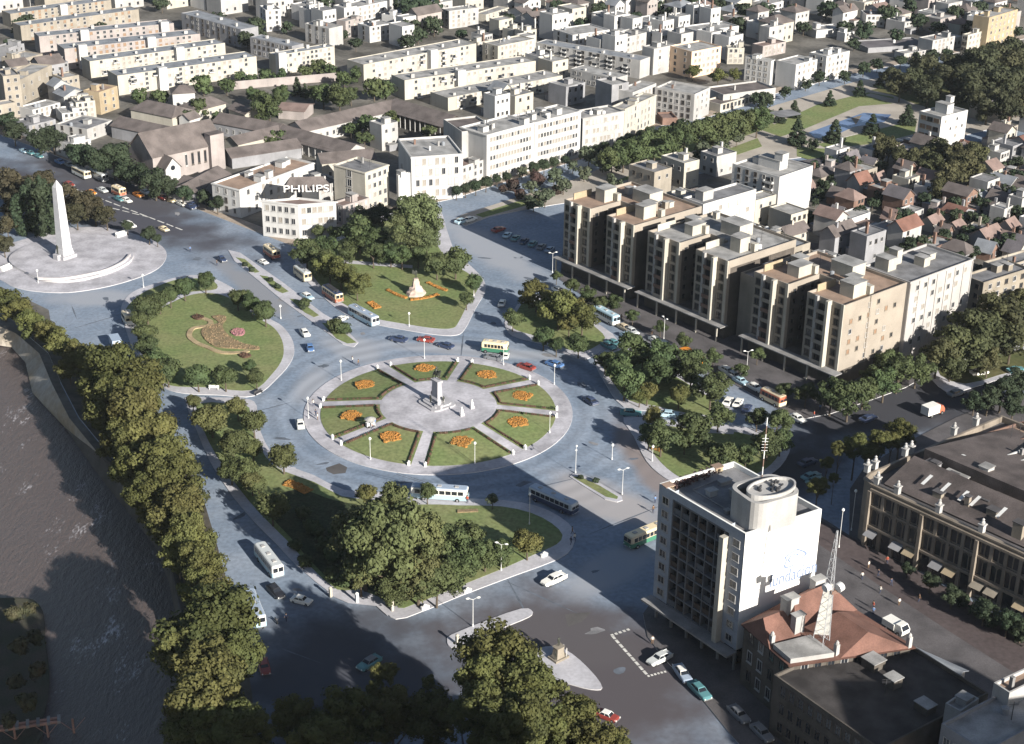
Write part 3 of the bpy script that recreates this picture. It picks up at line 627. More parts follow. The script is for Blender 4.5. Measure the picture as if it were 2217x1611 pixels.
# big trees at the bottom, lit tops
row('plane', [(1085, 1440, 150), (1145, 1478, 125), (1040, 1472, 105)],
    "tall yellow-green plane tree at the bottom edge before the statue island", "plane trees at the bottom edge", hc=19)
row('plane', [(1055, 1548, 120), (1130, 1562, 125), (1010, 1548, 70), (1090, 1612, 120)],
    "sunlit plane tree cut by the bottom edge below the statue island", "plane trees cut by the bottom edge", hc=23)
row('plane', [(1225, 1572, 120), (1180, 1592, 110), (1290, 1606, 100), (1340, 1612, 60), (1250, 1548, 70)], "yellow-green plane tree at the bottom edge right of the tall ones", "plane trees at the bottom edge, right", hc=16.5)
row('plane', [(760, 1560, 130), (850, 1540, 120), (935, 1560, 110), (690, 1610, 120), (640, 1560, 90)], "plane tree in deep shade at the bottom edge", "shaded plane trees at the bottom edge", hc=13)
row('plane', [(828, 1462, 46), (848, 1450, 26), (928, 1478, 28), (820, 1598, 30), (806, 1490, 26)], "sunlit treetop rising out of the dark shadow at the bottom", "sunlit treetops in the dark shadow", hc=16)
# north-west park
row('round', [(317, 664, 62), (345, 650, 44), (368, 638, 42), (399, 621, 46), (444, 606, 44), (300, 690, 38)], "round clipped tree on the north side of the oval lawn", "round trees along the north of the oval lawn")
row('round', [(514, 643, 44), (545, 655, 46), (574, 674, 52), (530, 640, 34)], "round tree at the east tip of the oval lawn", "round trees at the east of the oval lawn")
row('round', [(312, 718, 50), (318, 748, 52), (340, 778, 54), (362, 800, 62), (330, 800, 44)], "round tree on the west edge of the oval lawn", "round trees at the west of the oval lawn")
row('round', [(428, 812, 58), (487, 812, 56), (555, 815, 42), (540, 792, 30)], "round dense tree at the south edge of the oval lawn", "round trees at the south of the oval lawn")
# shady park, west side
row('round', [(457, 903, 76), (514, 880, 48), (549, 912, 58), (503, 958, 72), (417, 868, 34), (548, 968, 44), (500, 1012, 60), (530, 1022, 62), (613, 988, 62), (560, 1050, 40), (589, 1095, 74), (545, 1040, 50)], "bushy round tree on the west side of the shady park", "round trees in the west of the shady park", lf=leaf("olive_leaf", (.092, .10, .038), (.066, .076, .032)))
PALEO = leaf("pale_olive_leaf", (.112, .12, .05), (.08, .092, .04))
for x, y, w, hc_, zs_ in ((838, 1188, 165, 11.8, 1.3), (788, 1168, 115, 11.0, 1.25), (892, 1165, 120, 11.5, 1.2), (905, 1245, 105, 6.5, 1.1), (780, 1232, 80, 6.0, 1.1), (850, 1270, 84, 4.2, .9), (845, 1105, 90, 10, 1.1)):
    tree('plane', x, y, w, "tall plane tree in the middle of the shady park", "plane trees of the shady park", lf=PALEO, hc=hc_, zs=zs_)
row('broad', [(965, 1180, 90), (1010, 1165, 75), (1020, 1205, 75), (945, 1265, 85), (985, 1240, 70), (1050, 1200, 60), (1090, 1192, 50)], "mid-green tree on the sunny side of the shady park", "mid-green trees of the shady park", lf=leaf("fresh_leaf", (.08, .098, .04), (.058, .076, .034)))
tree('round', 1142, 1172, 66, "round tree standing alone beside the curved corner of the shady park", lf=LEAFY)
tree('round', 925, 1062, 40, "small round tree standing in front of the blue and white bus")
tree('round', 792, 1068, 46, "round tree at the upper tip of the shady park", lf=LEAFY)
tree('broad', 1066, 1082, 26, "thin brownish sapling at the kerb beside the bus stop", lf=LEAFG)
row('bush', [(720, 1200, 50), (700, 1180, 46), (745, 1255, 44), (675, 1140, 40), (735, 1150, 46), (655, 1110, 36), (640, 1180, 30), (660, 1215, 36), (720, 1245, 40), (690, 1150, 30), (1420 - 330, 1215, 30)], "low shrub in the shade under the plane trees", "shrubs of the shady park", lf=LEAFM, cat="shrub")
# north park
row('broad', [(664, 546, 62), (706, 540, 56), (690, 560, 50)], "bushy tree at the west tip of the triangular lawn", "trees at the west tip of the triangular lawn")
row('broad', [(748, 548, 42), (778, 503, 72), (806, 516, 60), (808, 548, 50), (846, 549, 46), (870, 554, 44), (905, 554, 40), (770, 530, 40)], "leafy tree along the north edge of the triangular lawn", "trees along the north of the triangular lawn")
tree('broad', 790, 472, 52, "dark tree in front of the cream corner building", lf=LEAFD)
tree('broad', 826, 472, 58, "dark tree left of the giant park tree", lf=LEAFD)
row('plane', [(903, 475, 100), (880, 500, 80), (922, 505, 70)], "giant pale-green tree over the triangular park", "giant pale-green trees of the triangular park", lf=leaf("pale_green_leaf", (.098, .122, .055), (.075, .095, .045)))
row('round', [(946, 570, 58), (986, 565, 66)], "dense round tree at the east corner of the triangular lawn", "round trees at the east of the triangular lawn")
row('broad', [(713, 576, 60), (738, 590, 58), (773, 616, 54), (755, 600, 40)], "spreading tree along the avenue side of the triangular lawn", "trees along the avenue side of the triangular lawn", lf=LEAFY)
row('round', [(1027, 611, 40), (1010, 646, 34)], "small round tree at the sharp corner beside the side road", "small trees at the sharp corner", lf=LEAFM)
row('round', [(690, 500, 30), (724, 503, 36)], "small clipped tree in front of the corner building", "clipped street trees at the corner building")
row('bush', [(725, 705, 40), (745, 712, 34), (660, 655, 26)], "low spreading bush in the avenue median bed", "bushes in the median", lf=LEAFM, cat="shrub")
row('bush', [(1290, 1040, 16), (1258, 1033, 14)], "small dark bush on the traffic island by the office block", "bushes on the traffic island", cat="shrub")
row('bush', [(530, 572, 14), (545, 583, 16), (585, 605, 14), (602, 620, 16), (655, 665, 16)], "tiny dark bush in the median bed of the avenue", "tiny bushes in the median", cat="shrub")
# east park
row('broad', [(1161, 636, 62), (1186, 652, 50), (1210, 668, 76), (1240, 668, 50), (1261, 688, 60), (1232, 700, 44)], "large tree on the first wooded island north-east of the plaza", "trees on the first wooded island", lf=LEAFY)
row('round', [(1110, 688, 42), (1177, 728, 46), (1205, 745, 34), (1253, 742, 50)], "smaller round tree on the plaza side of the first wooded island", "small trees on the first wooded island")
row('broad', [(1310, 782, 42), (1342, 798, 60), (1372, 752, 70), (1392, 770, 50), (1429, 773, 70), (1353, 822, 74), (1429, 798, 60), (1500, 788, 66), (1497, 806, 62), (1540, 842, 74), (1556, 900, 56), (1455, 792, 50)], "leafy tree in the thicket on the second wooded island", "trees of the second wooded island")
row('round', [(1402, 847, 46), (1470, 854, 50), (1413, 898, 46), (1330, 800, 36), (1385, 855, 36)], "round light-green tree at the plaza edge of the second wooded island", "round trees of the second wooded island", lf=LEAFY)
row('broad', [(1497, 922, 76), (1432, 946, 70), (1405, 942, 48), (1483, 955, 44), (1572, 992, 64), (1540, 975, 46), (1640, 905, 44), (1682, 912, 60), (1662, 960, 60), (1615, 985, 46), (1690, 955, 50)], "tree in the dark wooded island behind the office block", "trees of the island behind the office block")
# street trees
row('plane', [(1817, 972, 38), (1852, 966, 52), (1904, 960, 54), (1950, 938, 60), (1880, 985, 36), (1930, 955, 40)], "yellow-green street tree between the dark road and the ornate building", "street trees before the ornate building", hc=8)
row('plane', [(1790, 1002, 28), (1771, 1055, 46), (1806, 1036, 22)], "small yellow street tree at the corner behind the office block", "small street trees behind the office block", hc=6)
row('broad', [(1270, 638, 34), (1302, 655, 32), (1480, 738, 34), (1602, 800, 32), (1700, 846, 36), (1370, 684, 28), (1430, 708, 28), (1745, 852, 46), (1640, 768, 30), (1545, 772, 34), (1235, 618, 34), (1330, 655, 36), (1205, 598, 22)], "street tree under the canopy of the combed apartment block", "street trees along the combed apartment block")
row('broad', [(1800, 856, 70), (1838, 865, 78), (1870, 848, 60), (1915, 830, 66), (1945, 808, 70), (1985, 800, 64), (1925, 782, 50), (1890, 812, 44), (1820, 845, 40)], "street tree beside the long white flank of the combed block", "trees beside the long white flank")
row('broad', [(2030, 770, 80), (2075, 745, 90), (2110, 715, 100), (2150, 735, 90), (2160, 690, 110), (2120, 770, 70), (2190, 740, 80), (2195, 690, 70), (2060, 790, 56), (2140, 780, 60), (2205, 650, 60)], "dark olive tree in the wooded side street at the right edge", "dark trees at the right edge", lf=leaf("dark_olive_leaf", (.072, .076, .034), (.05, .055, .028)))
row('broad', [(2170, 850, 70), (2205, 830, 60), (2140, 868, 50), (2195, 880, 50), (2110, 870, 44)], "shaded street tree beside the dark road at the right edge", "shaded trees at the right edge", lf=LEAFD)
row('bush', [(2150, 1340, 46), (2190, 1350, 50), (2120, 1320, 40), (2210, 1375, 40), (2085, 1300, 36)], "dark bush at the foot of the ornate building", "bushes at the foot of the ornate building", cat="shrub")
row('broad', [(2015, 1258, 38), (2062, 1288, 44), (2132, 1322, 50), (2182, 1346, 52), (1965, 1232, 28), (2212, 1362, 44)], "dark small tree at the foot of the ornate building", "small trees at the foot of the ornate building", lf=LEAFD)
# obelisk grove and avenue trees
row('broad', [(20, 400, 70), (60, 420, 70), (30, 450, 60), (180, 440, 56), (205, 455, 50), (230, 468, 46), (165, 465, 50), (90, 400, 60), (15, 490, 40), (8, 530, 40), (145, 425, 50)], "dark leafy tree in the grove behind the obelisk", "trees of the grove behind the obelisk", lf=leaf("brown_green_leaf", (.070, .062, .034), (.05, .048, .03)))
row('col', [(62, 458, 30), (82, 462, 32), (102, 456, 34), (40, 470, 28), (118, 448, 30), (72, 440, 30), (94, 436, 30)], "dark cypress in the grove behind the obelisk", "cypresses behind the obelisk", lf=LEAFD)
row('round', [(322, 505, 34), (275, 488, 26), (340, 515, 22)], "small round tree on the rim of the obelisk plaza", "small trees on the rim of the obelisk plaza", lf=LEAFD)
row('broad', [(30, 285, 46), (85, 305, 50), (115, 300, 52), (180, 340, 56), (215, 350, 60), (245, 345, 70), (270, 375, 46), (300, 380, 52), (335, 395, 60), (360, 405, 46), (160, 330, 40), (395, 420, 40), (470, 440, 34), (445, 425, 30), (20, 262, 40)], "dark street tree along the far side of the avenue", "street trees along the far side of the avenue", lf=LEAFD)
# clipped trees along the white row
row('round', [(988, 412, 26), (1008, 407, 26), (1030, 401, 28), (1052, 393, 30), (1076, 386, 22), (1096, 382, 24), (1155, 362, 28), (1178, 356, 28), (1200, 350, 26), (1222, 345, 22), (1290, 322, 24), (1310, 316, 22), (1345, 305, 24), (1365, 298, 26), (1386, 290, 24), (1408, 284, 26)], "dark clipped street tree along the long white terrace", "clipped trees along the white terrace", lf=LEAFD)
tree('far', 1468, 270, 34, "round-headed tree before the pale corner apartment house", lf=LEAFD)
row('broad', [(1325, 345, 50), (1350, 335, 60), (1385, 325, 66), (1418, 315, 66), (1450, 308, 66), (1482, 300, 68), (1512, 290, 64), (1545, 283, 66), (1578, 275, 64), (1608, 268, 58), (1640, 262, 56), (1655, 250, 40), (1400, 300, 30)], "tall mid-green tree in the dense row of the long park", "dense tree row of the long park", lf=LEAFM)
row('far', [(1330, 390, 30), (1265, 375, 30), (1220, 400, 36), (1180, 425, 40), (1155, 438, 34), (1200, 380, 34), (1150, 405, 28), (1130, 372, 24), (1240, 360, 24), (1520, 330, 40), (1560, 322, 36), (1595, 300, 30), (1470, 345, 30), (1275, 335, 40), (1305, 352, 36)], "low tree or shrub in the sandy near end of the long park", "low trees of the long park", lf=LEAFG)
row('bush', [(1165, 388, 40), (1110, 400, 36), (1125, 420, 30), (1205, 412, 26), (1090, 410, 22)], "russet-leaved shrub in the sandy near end of the long park", "russet shrubs of the long park", lf=LEAFR, cat="shrub")
# park with the pool
row('cone', [(1727, 285, 50), (1808, 282, 44), (1889, 268, 40), (1966, 248, 40), (1650, 235, 36), (1720, 235, 34), (1797, 212, 30), (1862, 190, 30), (1690, 248, 28), (1905, 175, 24)], "dark conical tree on the lawn round the reflecting pool", "conical trees round the pool", zs=.72)
row('far', [(1660, 215, 34), (1640, 215, 30), (1775, 168, 28), (1745, 182, 24), (1830, 165, 26), (1870, 148, 30), (1900, 140, 26), (1950, 132, 26), (1990, 125, 26), (2020, 120, 28), (2050, 115, 24), (1700, 200, 24)], "small round street tree at the far edge of the pool park", "street trees at the far edge of the pool park")
random.seed(5)
row('broad', [(2000, 150, 60), (2040, 170, 60), (2060, 145, 56), (1975, 170, 50), (1950, 185, 54), (2010, 195, 60), (2100, 140, 70), (2140, 150, 76), (2180, 140, 80), (2120, 190, 80), (2165, 190, 84), (2200, 180, 70), (2140, 225, 70), (2185, 235, 70), (2205, 215, 60), (2090, 170, 60), (2150, 115, 50), (2195, 110, 60), (1930, 165, 40), (2210, 150, 50), (2075, 195, 44)], "dark tree in the wooded park behind the reflecting pool", "wooded park behind the pool", lf=leaf("dusk_leaf", (.058, .062, .032), (.04, .045, .026)))
row('broad', [(2030, 330, 60), (2070, 345, 66), (2060, 380, 60), (2100, 365, 60), (2020, 355, 50), (2040, 410, 50), (2110, 330, 50), (1925, 325, 56), (1950, 340, 50), (1905, 305, 40), (1990, 345, 50)], "tree in the clump at the foot of the white villa tower", "trees at the foot of the white villa tower", lf=leaf("olive_dusk_leaf", (.075, .076, .036), (.055, .058, .03)))
row('far', [(1955, 470, 40), (1780, 400, 24), (1890, 440, 26), (1760, 312, 24), (2130, 440, 36), (2180, 420, 40), (2200, 460, 36), (2100, 500, 30), (2190, 520, 36), (1845, 350, 30), (2140, 390, 36), (2205, 380, 34), (2080, 560, 30), (2130, 590, 34), (2190, 600, 40), (2010, 520, 26), (1740, 610, 20), (1825, 590, 22), (2165, 480, 30), (2110, 545, 26)], "garden tree among the low houses on the right", "garden trees among the low houses")
random.seed(123)
gp_ = []
while len(gp_) < 70:
    q = (random.uniform(1740, 2217), random.uniform(335, 600))
    if q[1] < 560 - (2217 - q[0]) * .22 + 60 and q[1] > 350 - (q[0] - 1740) * .03: gp_.append((q[0], q[1], random.uniform(16, 34)))
row('far', gp_, "dark garden tree between the crowded roofs on the right", "dark garden trees between the roofs")
# convent gardens and the estates
row('broad', [(583, 232, 60), (560, 215, 40), (610, 205, 40), (735, 210, 56), (700, 205, 46), (760, 205, 36), (680, 200, 30), (545, 205, 30)], "dense garden tree in the convent grounds", "garden trees of the convent", lf=LEAFM)
row('cone', [(643, 185, 26), (612, 200, 24), (660, 195, 20)], "dark pointed conifer in the convent grounds", "conifers of the convent")
row('far', [(430, 235, 40), (300, 205, 34), (345, 210, 36), (440, 185, 40), (490, 185, 36), (410, 250, 30), (545, 170, 26), (575, 165, 30), (605, 160, 28), (660, 155, 30), (690, 145, 34), (720, 150, 30), (520, 165, 24), (810, 190, 50), (835, 190, 46), (775, 160, 40), (745, 170, 34), (600, 300, 36), (580, 310, 30), (760, 280, 34), (800, 270, 44), (850, 255, 30), (845, 230, 24), (790, 300, 36), (930, 285, 30), (470, 255, 28), (280, 270, 30), (320, 235, 26), (830, 285, 30)], "leafy tree in the courts between the tiled wings", "trees between the tiled wings", lf=LEAFM)
row('far', [(890, 60, 44), (905, 75, 36), (880, 90, 34), (940, 55, 40), (900, 20, 60), (925, 25, 50), (870, 15, 40), (1045, 80, 30), (770, 95, 30), (1000, 75, 24), (550, 55, 40), (535, 85, 36), (560, 75, 30), (1205, 20, 36), (1300, 25, 40), (1420, 15, 34), (1500, 10, 44), (1560, 15, 36), (1610, 30, 40), (1600, 55, 34), (1550, 45, 30), (1680, 50, 34), (1740, 60, 30), (1790, 20, 40), (1830, 60, 34), (1870, 65, 40), (1920, 30, 44), (1960, 15, 40), (1990, 45, 36), (1480, 45, 30), (1380, 40, 30), (1260, 50, 30), (1100, 45, 30), (40, 60, 34), (60, 45, 30), (175, 110, 26), (215, 60, 26), (20, 100, 30), (470, 40, 30), (640, 20, 26), (700, 10, 30), (350, 10, 30), (130, 30, 24), (410, 120, 26), (300, 100, 20), (250, 115, 18), (1945, 75, 30), (1850, 95, 26), (2030, 60, 30), (1160, 30, 26), (1350, 60, 24), (1450, 30, 30), (1655, 20, 34), (1720, 25, 30), (2070, 30, 36), (2120, 20, 40), (2180, 30, 44), (2100, 60, 30), (2200, 70, 30), (620, 60, 24), (745, 75, 20)], "small distant tree among the far roofs", "distant trees among the roofs")
row('broad', [(1555, 165, 34), (1500, 155, 30), (1590, 160, 24)], "yellowish tree before the peach apartment house", "trees before the peach apartment house", lf=LEAFY)
# islet weeds
row('bush', [(30, 1330, 40), (62, 1318, 34), (75, 1380, 40), (40, 1400, 46), (80, 1450, 44), (35, 1480, 40), (60, 1520, 50), (20, 1560, 40)], "brown-green weed clump on the river shoal", "weeds on the river shoal", lf=leaf("weed_leaf", (.07, .062, .035), (.05, .055, .03)), cat="shrub")
# ================================================================== BUILDINGS
FOOT = []      # (x, y, r) of every footprint, to keep the filler houses clear
def window_mesh(nm, glass, frame, d=.10, f=.09):
    m = MB()
    m.box((0, -d / 2, 0), (1, d, f * .8), mi=0); m.box((0, -d / 2, 1 - f * .8), (1, d, f * .8), mi=0)
    m.box((-.5 + f / 2, -d / 2, f * .8), (f, d, 1 - 1.6 * f), mi=0); m.box((.5 - f / 2, -d / 2, f * .8), (f, d, 1 - 1.6 * f), mi=0)
    m.box((0, -d * .3, f * .8), (f * .5, d * .6, 1 - 1.6 * f), mi=0)
    m.poly([(-.5 + f, -.02, f * .8), (.5 - f, -.02, f * .8), (.5 - f, -.02, 1 - f * .8), (-.5 + f, -.02, 1 - f * .8)], 1)
    m.box((0, -d * .9, -.06), (1.12, d * 1.8, .06), mi=0)
    return m.mesh(nm, [frame, glass])
WM = {'d': window_mesh("window", GLASSD, OFFW), 'c': window_mesh("window", GLASSC, OFFW), 's': window_mesh("window", SHUTT, OFFW), 'b': window_mesh("window", SHUTB, STONEC), 'k': window_mesh("window", GLASSD, DKWALL), 't': window_mesh("window", GLASSD, STONEC)}
def balc_mesh():
    m = MB(); m.box((0, -.55, 0), (1, 1.1, .10)); m.box((0, -1.06, .10), (1, .08, .26)); m.box((-.48, -.55, .10), (.03, 1.0, .26)); m.box((.48, -.55, .10), (.03, 1.0, .26))
    m.poly([(-.42, -.02, .14), (.42, -.02, .14), (.42, -.02, .86), (-.42, -.02, .86)], 1); return m.mesh("balcony", [WHITE, GLASSD])
BALC = balc_mesh()
LEFT = {}
def facade(root, p, q, z0, z1, nx, nz, ww, wh, kinds="d", m0=.06, m1=.06, sill=.32, nm="window", off=0.0, prob=1.0, mesh=None):
    p = Vector((p[0], p[1])); q = Vector((q[0], q[1])); d = q - p; L = d.length; d.normalize(); out = Vector((d.y, -d.x))
    rz = math.atan2(d.y, d.x); fh = (z1 - z0) / nz
    for k in range(nz):
        for i in range(nx):
            if random.random() > prob: continue
            t = m0 + (1 - m0 - m1) * (i + .5) / nx
            c = p + d * L * t + out * (.012 + off); z = z0 + fh * (k + sill)
            w = ww * L if ww < .0 else ww; hh = min(wh, fh * .8)
            if root["n_win"] < 100:
                root["n_win"] = root["n_win"] + 1
                me = mesh or WM[random.choice(kinds)]
                put(nm, me, root, (c.x - root.location.x, c.y - root.location.y, z - root.location.z), rz, (w, 1, hh))
            else:
                mb = LEFT.setdefault(root.name, (root, nm, MB()))[2]
                u = Vector((d.x, d.y, 0)) * w / 2; o3 = Vector((out.x, out.y, 0))
                a = Vector((c.x, c.y, z)); ki = random.choice(kinds); gi = {'d': 1, 'k': 1, 't': 1, 'c': 2, 's': 3, 'b': 3}[ki]
                e = o3 * .02; mb.poly([a - u + e, a + u + e, a + u + e + Vector((0, 0, hh)), a - u + e + Vector((0, 0, hh))], gi)
                for (s, t2) in ((-1, -.92), (.92, 1)):
                    x0 = a + u * s; x1 = a + u * t2; o2 = o3 * .09
                    mb.poly([x0 + o2, x1 + o2, x1 + o2 + Vector((0, 0, hh)), x0 + o2 + Vector((0, 0, hh))], 0)
                mb.poly([a - u * 1.05 + o3 * .14, a + u * 1.05 + o3 * .14, a + u * 1.05 + o3 * .01, a - u * 1.05 + o3 * .01], 0)
def flush_left():
    for nm, (root, name, mb) in LEFT.items():
        o = mb.build(name, [OFFW, GLASSD, GLASSC, SHUTT], root); o["kind"] = "stuff"
def walls(root, poly, z0, h, wall, roof, par=.7, th=.28, trim=None, rname="roof"):
    """closed walls with a parapet, and a flat roof inside it"""
    poly = ccw(poly); n = len(poly); inn = inset(poly, th); m = MB()
    for i in range(n):
        j = (i + 1) % n; a, b = poly[i], poly[j]; c, d = inn[i], inn[j]
        m.poly([(*a, z0), (*b, z0), (*b, h), (*a, h)]); m.poly([(*a, h), (*b, h), (*d, h), (*c, h)])
        m.poly([(*d, h), (*d, h - par), (*c, h - par), (*c, h)][::-1])
    m.build("wall", wall, root)
    m = MB(); m.poly([(*p, h - par) for p in inn]); m.build(rname, roof, root)
    if trim:
        m = MB(); o1 = inset(poly, -.22); o0 = inset(poly, -.004)
        for i in range(n):
            j = (i + 1) % n
            m.loft([[(*o0[i], h - .5), (*o1[i], h - .42), (*o1[i], h - .12), (*o0[i], h - .05)], [(*o0[j], h - .5), (*o1[j], h - .42), (*o1[j], h - .12), (*o0[j], h - .05)]])
        m.build("cornice", trim, root)
    return inn
def hut(root, x, y, z, w, d, h, rz, mt=WHITE, nm="roof_hut", rf=None):
    m = MB(); m.box((x, y, z), (w, d, h), rz); m.box((x, y, z + h), (w + .3, d + .3, .14), rz, 1); return m.build(nm, [mt, rf or LTROOF], root)
def clutter(root, inn, z, n, rz, mt=WHITE):
    xs = [p[0] for p in inn]; ys = [p[1] for p in inn]; c = (sum(xs) / len(xs), sum(ys) / len(ys))
    for i in range(n):
        k = random.randrange(len(inn)); t = random.random(); s = random.uniform(.15, .8)
        a, b = inn[k], inn[(k + 1) % len(inn)]
        x = c[0] + (a[0] + (b[0] - a[0]) * t - c[0]) * s; y = c[1] + (a[1] + (b[1] - a[1]) * t - c[1]) * s
        r = random.random()
        if r < .4: hut(root, x, y, z, random.uniform(1.6, 3.2), random.uniform(1.6, 2.6), random.uniform(1.2, 2.4), rz, mt)
        elif r < .65:
            m = MB(); m.box((x, y, z), (.6, .6, random.uniform(1, 2)), rz); m.build("chimney", random.choice((mt, BRICK, CONC)), root)
        elif r < .8:
            m = MB(); hq = random.uniform(2, 4); m.tube((x, y, z), (x, y, z + hq), .07, n=4)
            for q in range(3): m.tube((x - .7, y, z + hq - .3 * q), (x + .7, y, z + hq - .3 * q), .04, n=4)
            m.build("aerial", DARKM, root)
        else:
            m = MB(); m.lathe([(.6, 0), (.62, 1.0), (.3, 1.25), (.02, 1.3)], (x, y, z), 8); m.build("water_tank", random.choice((METALW, ASBROOF)), root)
def quad(Lp, Np, Rp, h, ortho=True):
    l, n, r = P(*Lp, h), P(*Np, h), P(*Rp, h); a = l - n; b = r - n
    if ortho:
        if a.length >= b.length:
            u = a.normalized(); pr = Vector((u.y, -u.x, 0)); b = pr * b.dot(pr)
        else:
            u = b.normalized(); pr = Vector((-u.y, u.x, 0)); a = pr * a.dot(pr)
    l = n + a; r = n + b; d = n + a + b
    return [(v.x, v.y) for v in (l, n, r, d)]
def foot(poly):
    c = (sum(p[0] for p in poly) / len(poly), sum(p[1] for p in poly) / len(poly))
    a, b = Vector(poly[0]), Vector(poly[1]); c2 = Vector(poly[2])
    L1, L2 = (b - a).length, (c2 - b).length
    n1 = max(1, int(L1 / 5)); n2 = max(1, int(L2 / 5))
    for i in range(n1 + 1):
        for j in range(n2 + 1):
            p = a.lerp(b, i / n1) + (c2 - b) * (j / n2); FOOT.append((p.x, p.y, 3.5))
def root_of(name, poly, lab, cat, group=None, z=.12):
    c = (sum(p[0] for p in poly) / len(poly), sum(p[1] for p in poly) / len(poly))
    foot(poly if len(poly) >= 3 else poly)
    return thing(name, (c[0], c[1], z), lab, cat, group)
def block(name, lab, Lp, Np, Rp, base=None, h=None, wall=WHITE, roof=LTROOF, par=.6, trim=None, f0=None, f1=None, clut=2, cat="building", group=None, ortho=True, poly=None):
    """box building from three roof corners in the photo; f0/f1 = windows on the left and right visible faces"""
    if h is None: h = HS(Np[0], Np[1], base)
    poly = poly or quad(Lp, Np, Rp, h, ortho)
    r = root_of(name, poly, lab, cat, group)
    inn = walls(r, poly, .1, h, wall, roof, par, trim=trim)
    e = Vector(poly[1]) - Vector(poly[0]); rz = math.atan2(e.y, e.x)
    for f, i in ((f0, 0), (f1, 1)):
        if f:
            nx, nz, ww, wh, kinds = f[:5]; kw = f[5] if len(f) > 5 else {}
            z0 = kw.pop('z0', .3); z1 = kw.pop('z1', h - par); facade(r, poly[i], poly[i + 1], z0, z1, nx, nz, ww, wh, kinds, **kw)
    clutter(r, inn, h - par, clut, rz, wall)
    return r, poly, h, rz
def gable(root, poly, z0, he, hr, wall, roof, axis=0, over=.45, rn="roof", hip=0.0):
    """rect poly; ridge runs along edge 0 (axis 0) or edge 1"""
    p = [Vector((q[0], q[1], 0)) for q in ccw(poly)]
    if axis: p = p[1:] + p[:1]
    a, b, c, d = p; m = MB(); Z = Vector((0, 0, 1))
    m0 = (a + d) / 2; m1 = (b + c) / 2; u = (b - a).normalized(); L = (b - a).length
    for s, e in ((a, b), (b, c), (c, d), (d, a)): m.poly([s + Z * z0, e + Z * z0, e + Z * he, s + Z * he])
    r0 = m0 + u * hip; r1 = m1 - u * hip
    if hip <= 0: m.poly([d + Z * he, a + Z * he, m0 + Z * hr]); m.poly([b + Z * he, c + Z * he, m1 + Z * hr])
    m.build("wall", wall, root)
    v = (d - a).normalized(); W = (d - a).length; sl = (hr - he) / (W / 2); o = over; m = MB(); t = .14
    A = a - v * o - u * o + Z * (he - sl * o + t); B = b - v * o + u * o + Z * (he - sl * o + t); C = c + v * o + u * o + Z * (he - sl * o + t); D = d + v * o - u * o + Z * (he - sl * o + t)
    e = o if hip <= 0 else 0
    r0 = r0 - u * e + Z * (hr + t); r1 = r1 + u * e + Z * (hr + t)
    m.poly([A, B, r1, r0]); m.poly([C, D, r0, r1])
    if hip > 0: m.poly([D, A, r0]); m.poly([B, C, r1])
    dz = Z * -.16
    m.poly([B + dz, A + dz, r0 + dz, r1 + dz]); m.poly([D + dz, C + dz, r1 + dz, r0 + dz])
    for s, e2 in ((A, B), (C, D)) + (((D, A), (B, C)) if hip > 0 else ()): m.poly([s + dz, e2 + dz, e2, s])
    if hip <= 0:
        for s, e2, k in ((A, D, r0), (C, B, r1)): m.poly([s, k, k + dz, s + dz]); m.poly([k, e2, e2 + dz, k + dz])
    m.build(rn, roof, root)
def rect(c, w, d, rz):
    cs, sn = math.cos(rz), math.sin(rz)
    return [(c[0] + x * cs - y * sn, c[1] + x * sn + y * cs) for x, y in ((-w / 2, -d / 2), (w / 2, -d / 2), (w / 2, d / 2), (-w / 2, d / 2))]

# ---------------------------------------------------------------- the white office block in the foreground
random.seed(3)
h = 27.0; zc = 4.6
tp = quad((1427.8, 1046.6), (1614.5, 1156), (1779.4, 1102), h, False)
A, B, C, D = [Vector((p[0], p[1], 0)) for p in tp]
ob = root_of("office_block", tp, "tall white office block with a dark gridded front and a blank white end wall", "office building")
inn = inset(tp, .35); m = MB()
for i in (1, 2, 3):
    a, b = tp[i], tp[(i + 1) % 4]; m.poly([(*a, zc), (*b, zc), (*b, h), (*a, h)])
uA = (B - A).normalized(); nA = Vector((uA.y, -uA.x, 0)); LA = (B - A).length
# front face: white strip at the left, recessed dark grid, fin, narrow strip at the right
s1, s2, s3 = 3.6, LA - 4.6, LA - 3.6
def FP(s, o, z): v = A + uA * s + nA * o; return (v.x, v.y, z)
for i in range(4):
    j = (i + 1) % 4
    m.poly([(*tp[i], h), (*tp[j], h), (*inn[j], h), (*inn[i], h)]); m.poly([(*inn[i], h), (*inn[j], h), (*inn[j], h - .9), (*inn[i], h - .9)])
m.poly([(*p, zc) for p in tp][::-1])
TWHITE = mat("fresh_white_paint", (.72, .72, .70), var=.03, scale=.2, fine=.03); m.build("wall", TWHITE, ob)
m = MB()
m.poly([FP(0, 0, zc), FP(s1, 0, zc), FP(s1, 0, h), FP(0, 0, h)])
m.poly([FP(s3, 0, zc), FP(LA, 0, zc), FP(LA, 0, h), FP(s3, 0, h)])
m.poly([FP(s1, 0, h - 1.6), FP(s3, 0, h - 1.6), FP(s3, 0, h), FP(s1, 0, h)])
m.poly([FP(s1, 0, zc), FP(s1, -1.2, zc), FP(s1, -1.2, h), FP(s1, 0, h)]); m.poly([FP(s3, -1.2, zc), FP(s3, 0, zc), FP(s3, 0, h), FP(s3, -1.2, h)])
m.build("front_cladding", mat("shade_tinted_white", (.30, .33, .38), var=.08, scale=.3, fine=.08, streak=.08), ob)  # white front strips with their shade put into a blue-grey colour
m = MB(); m.poly([(*p, h - .9) for p in inn]); m.build("roof", FLATROOF, ob)
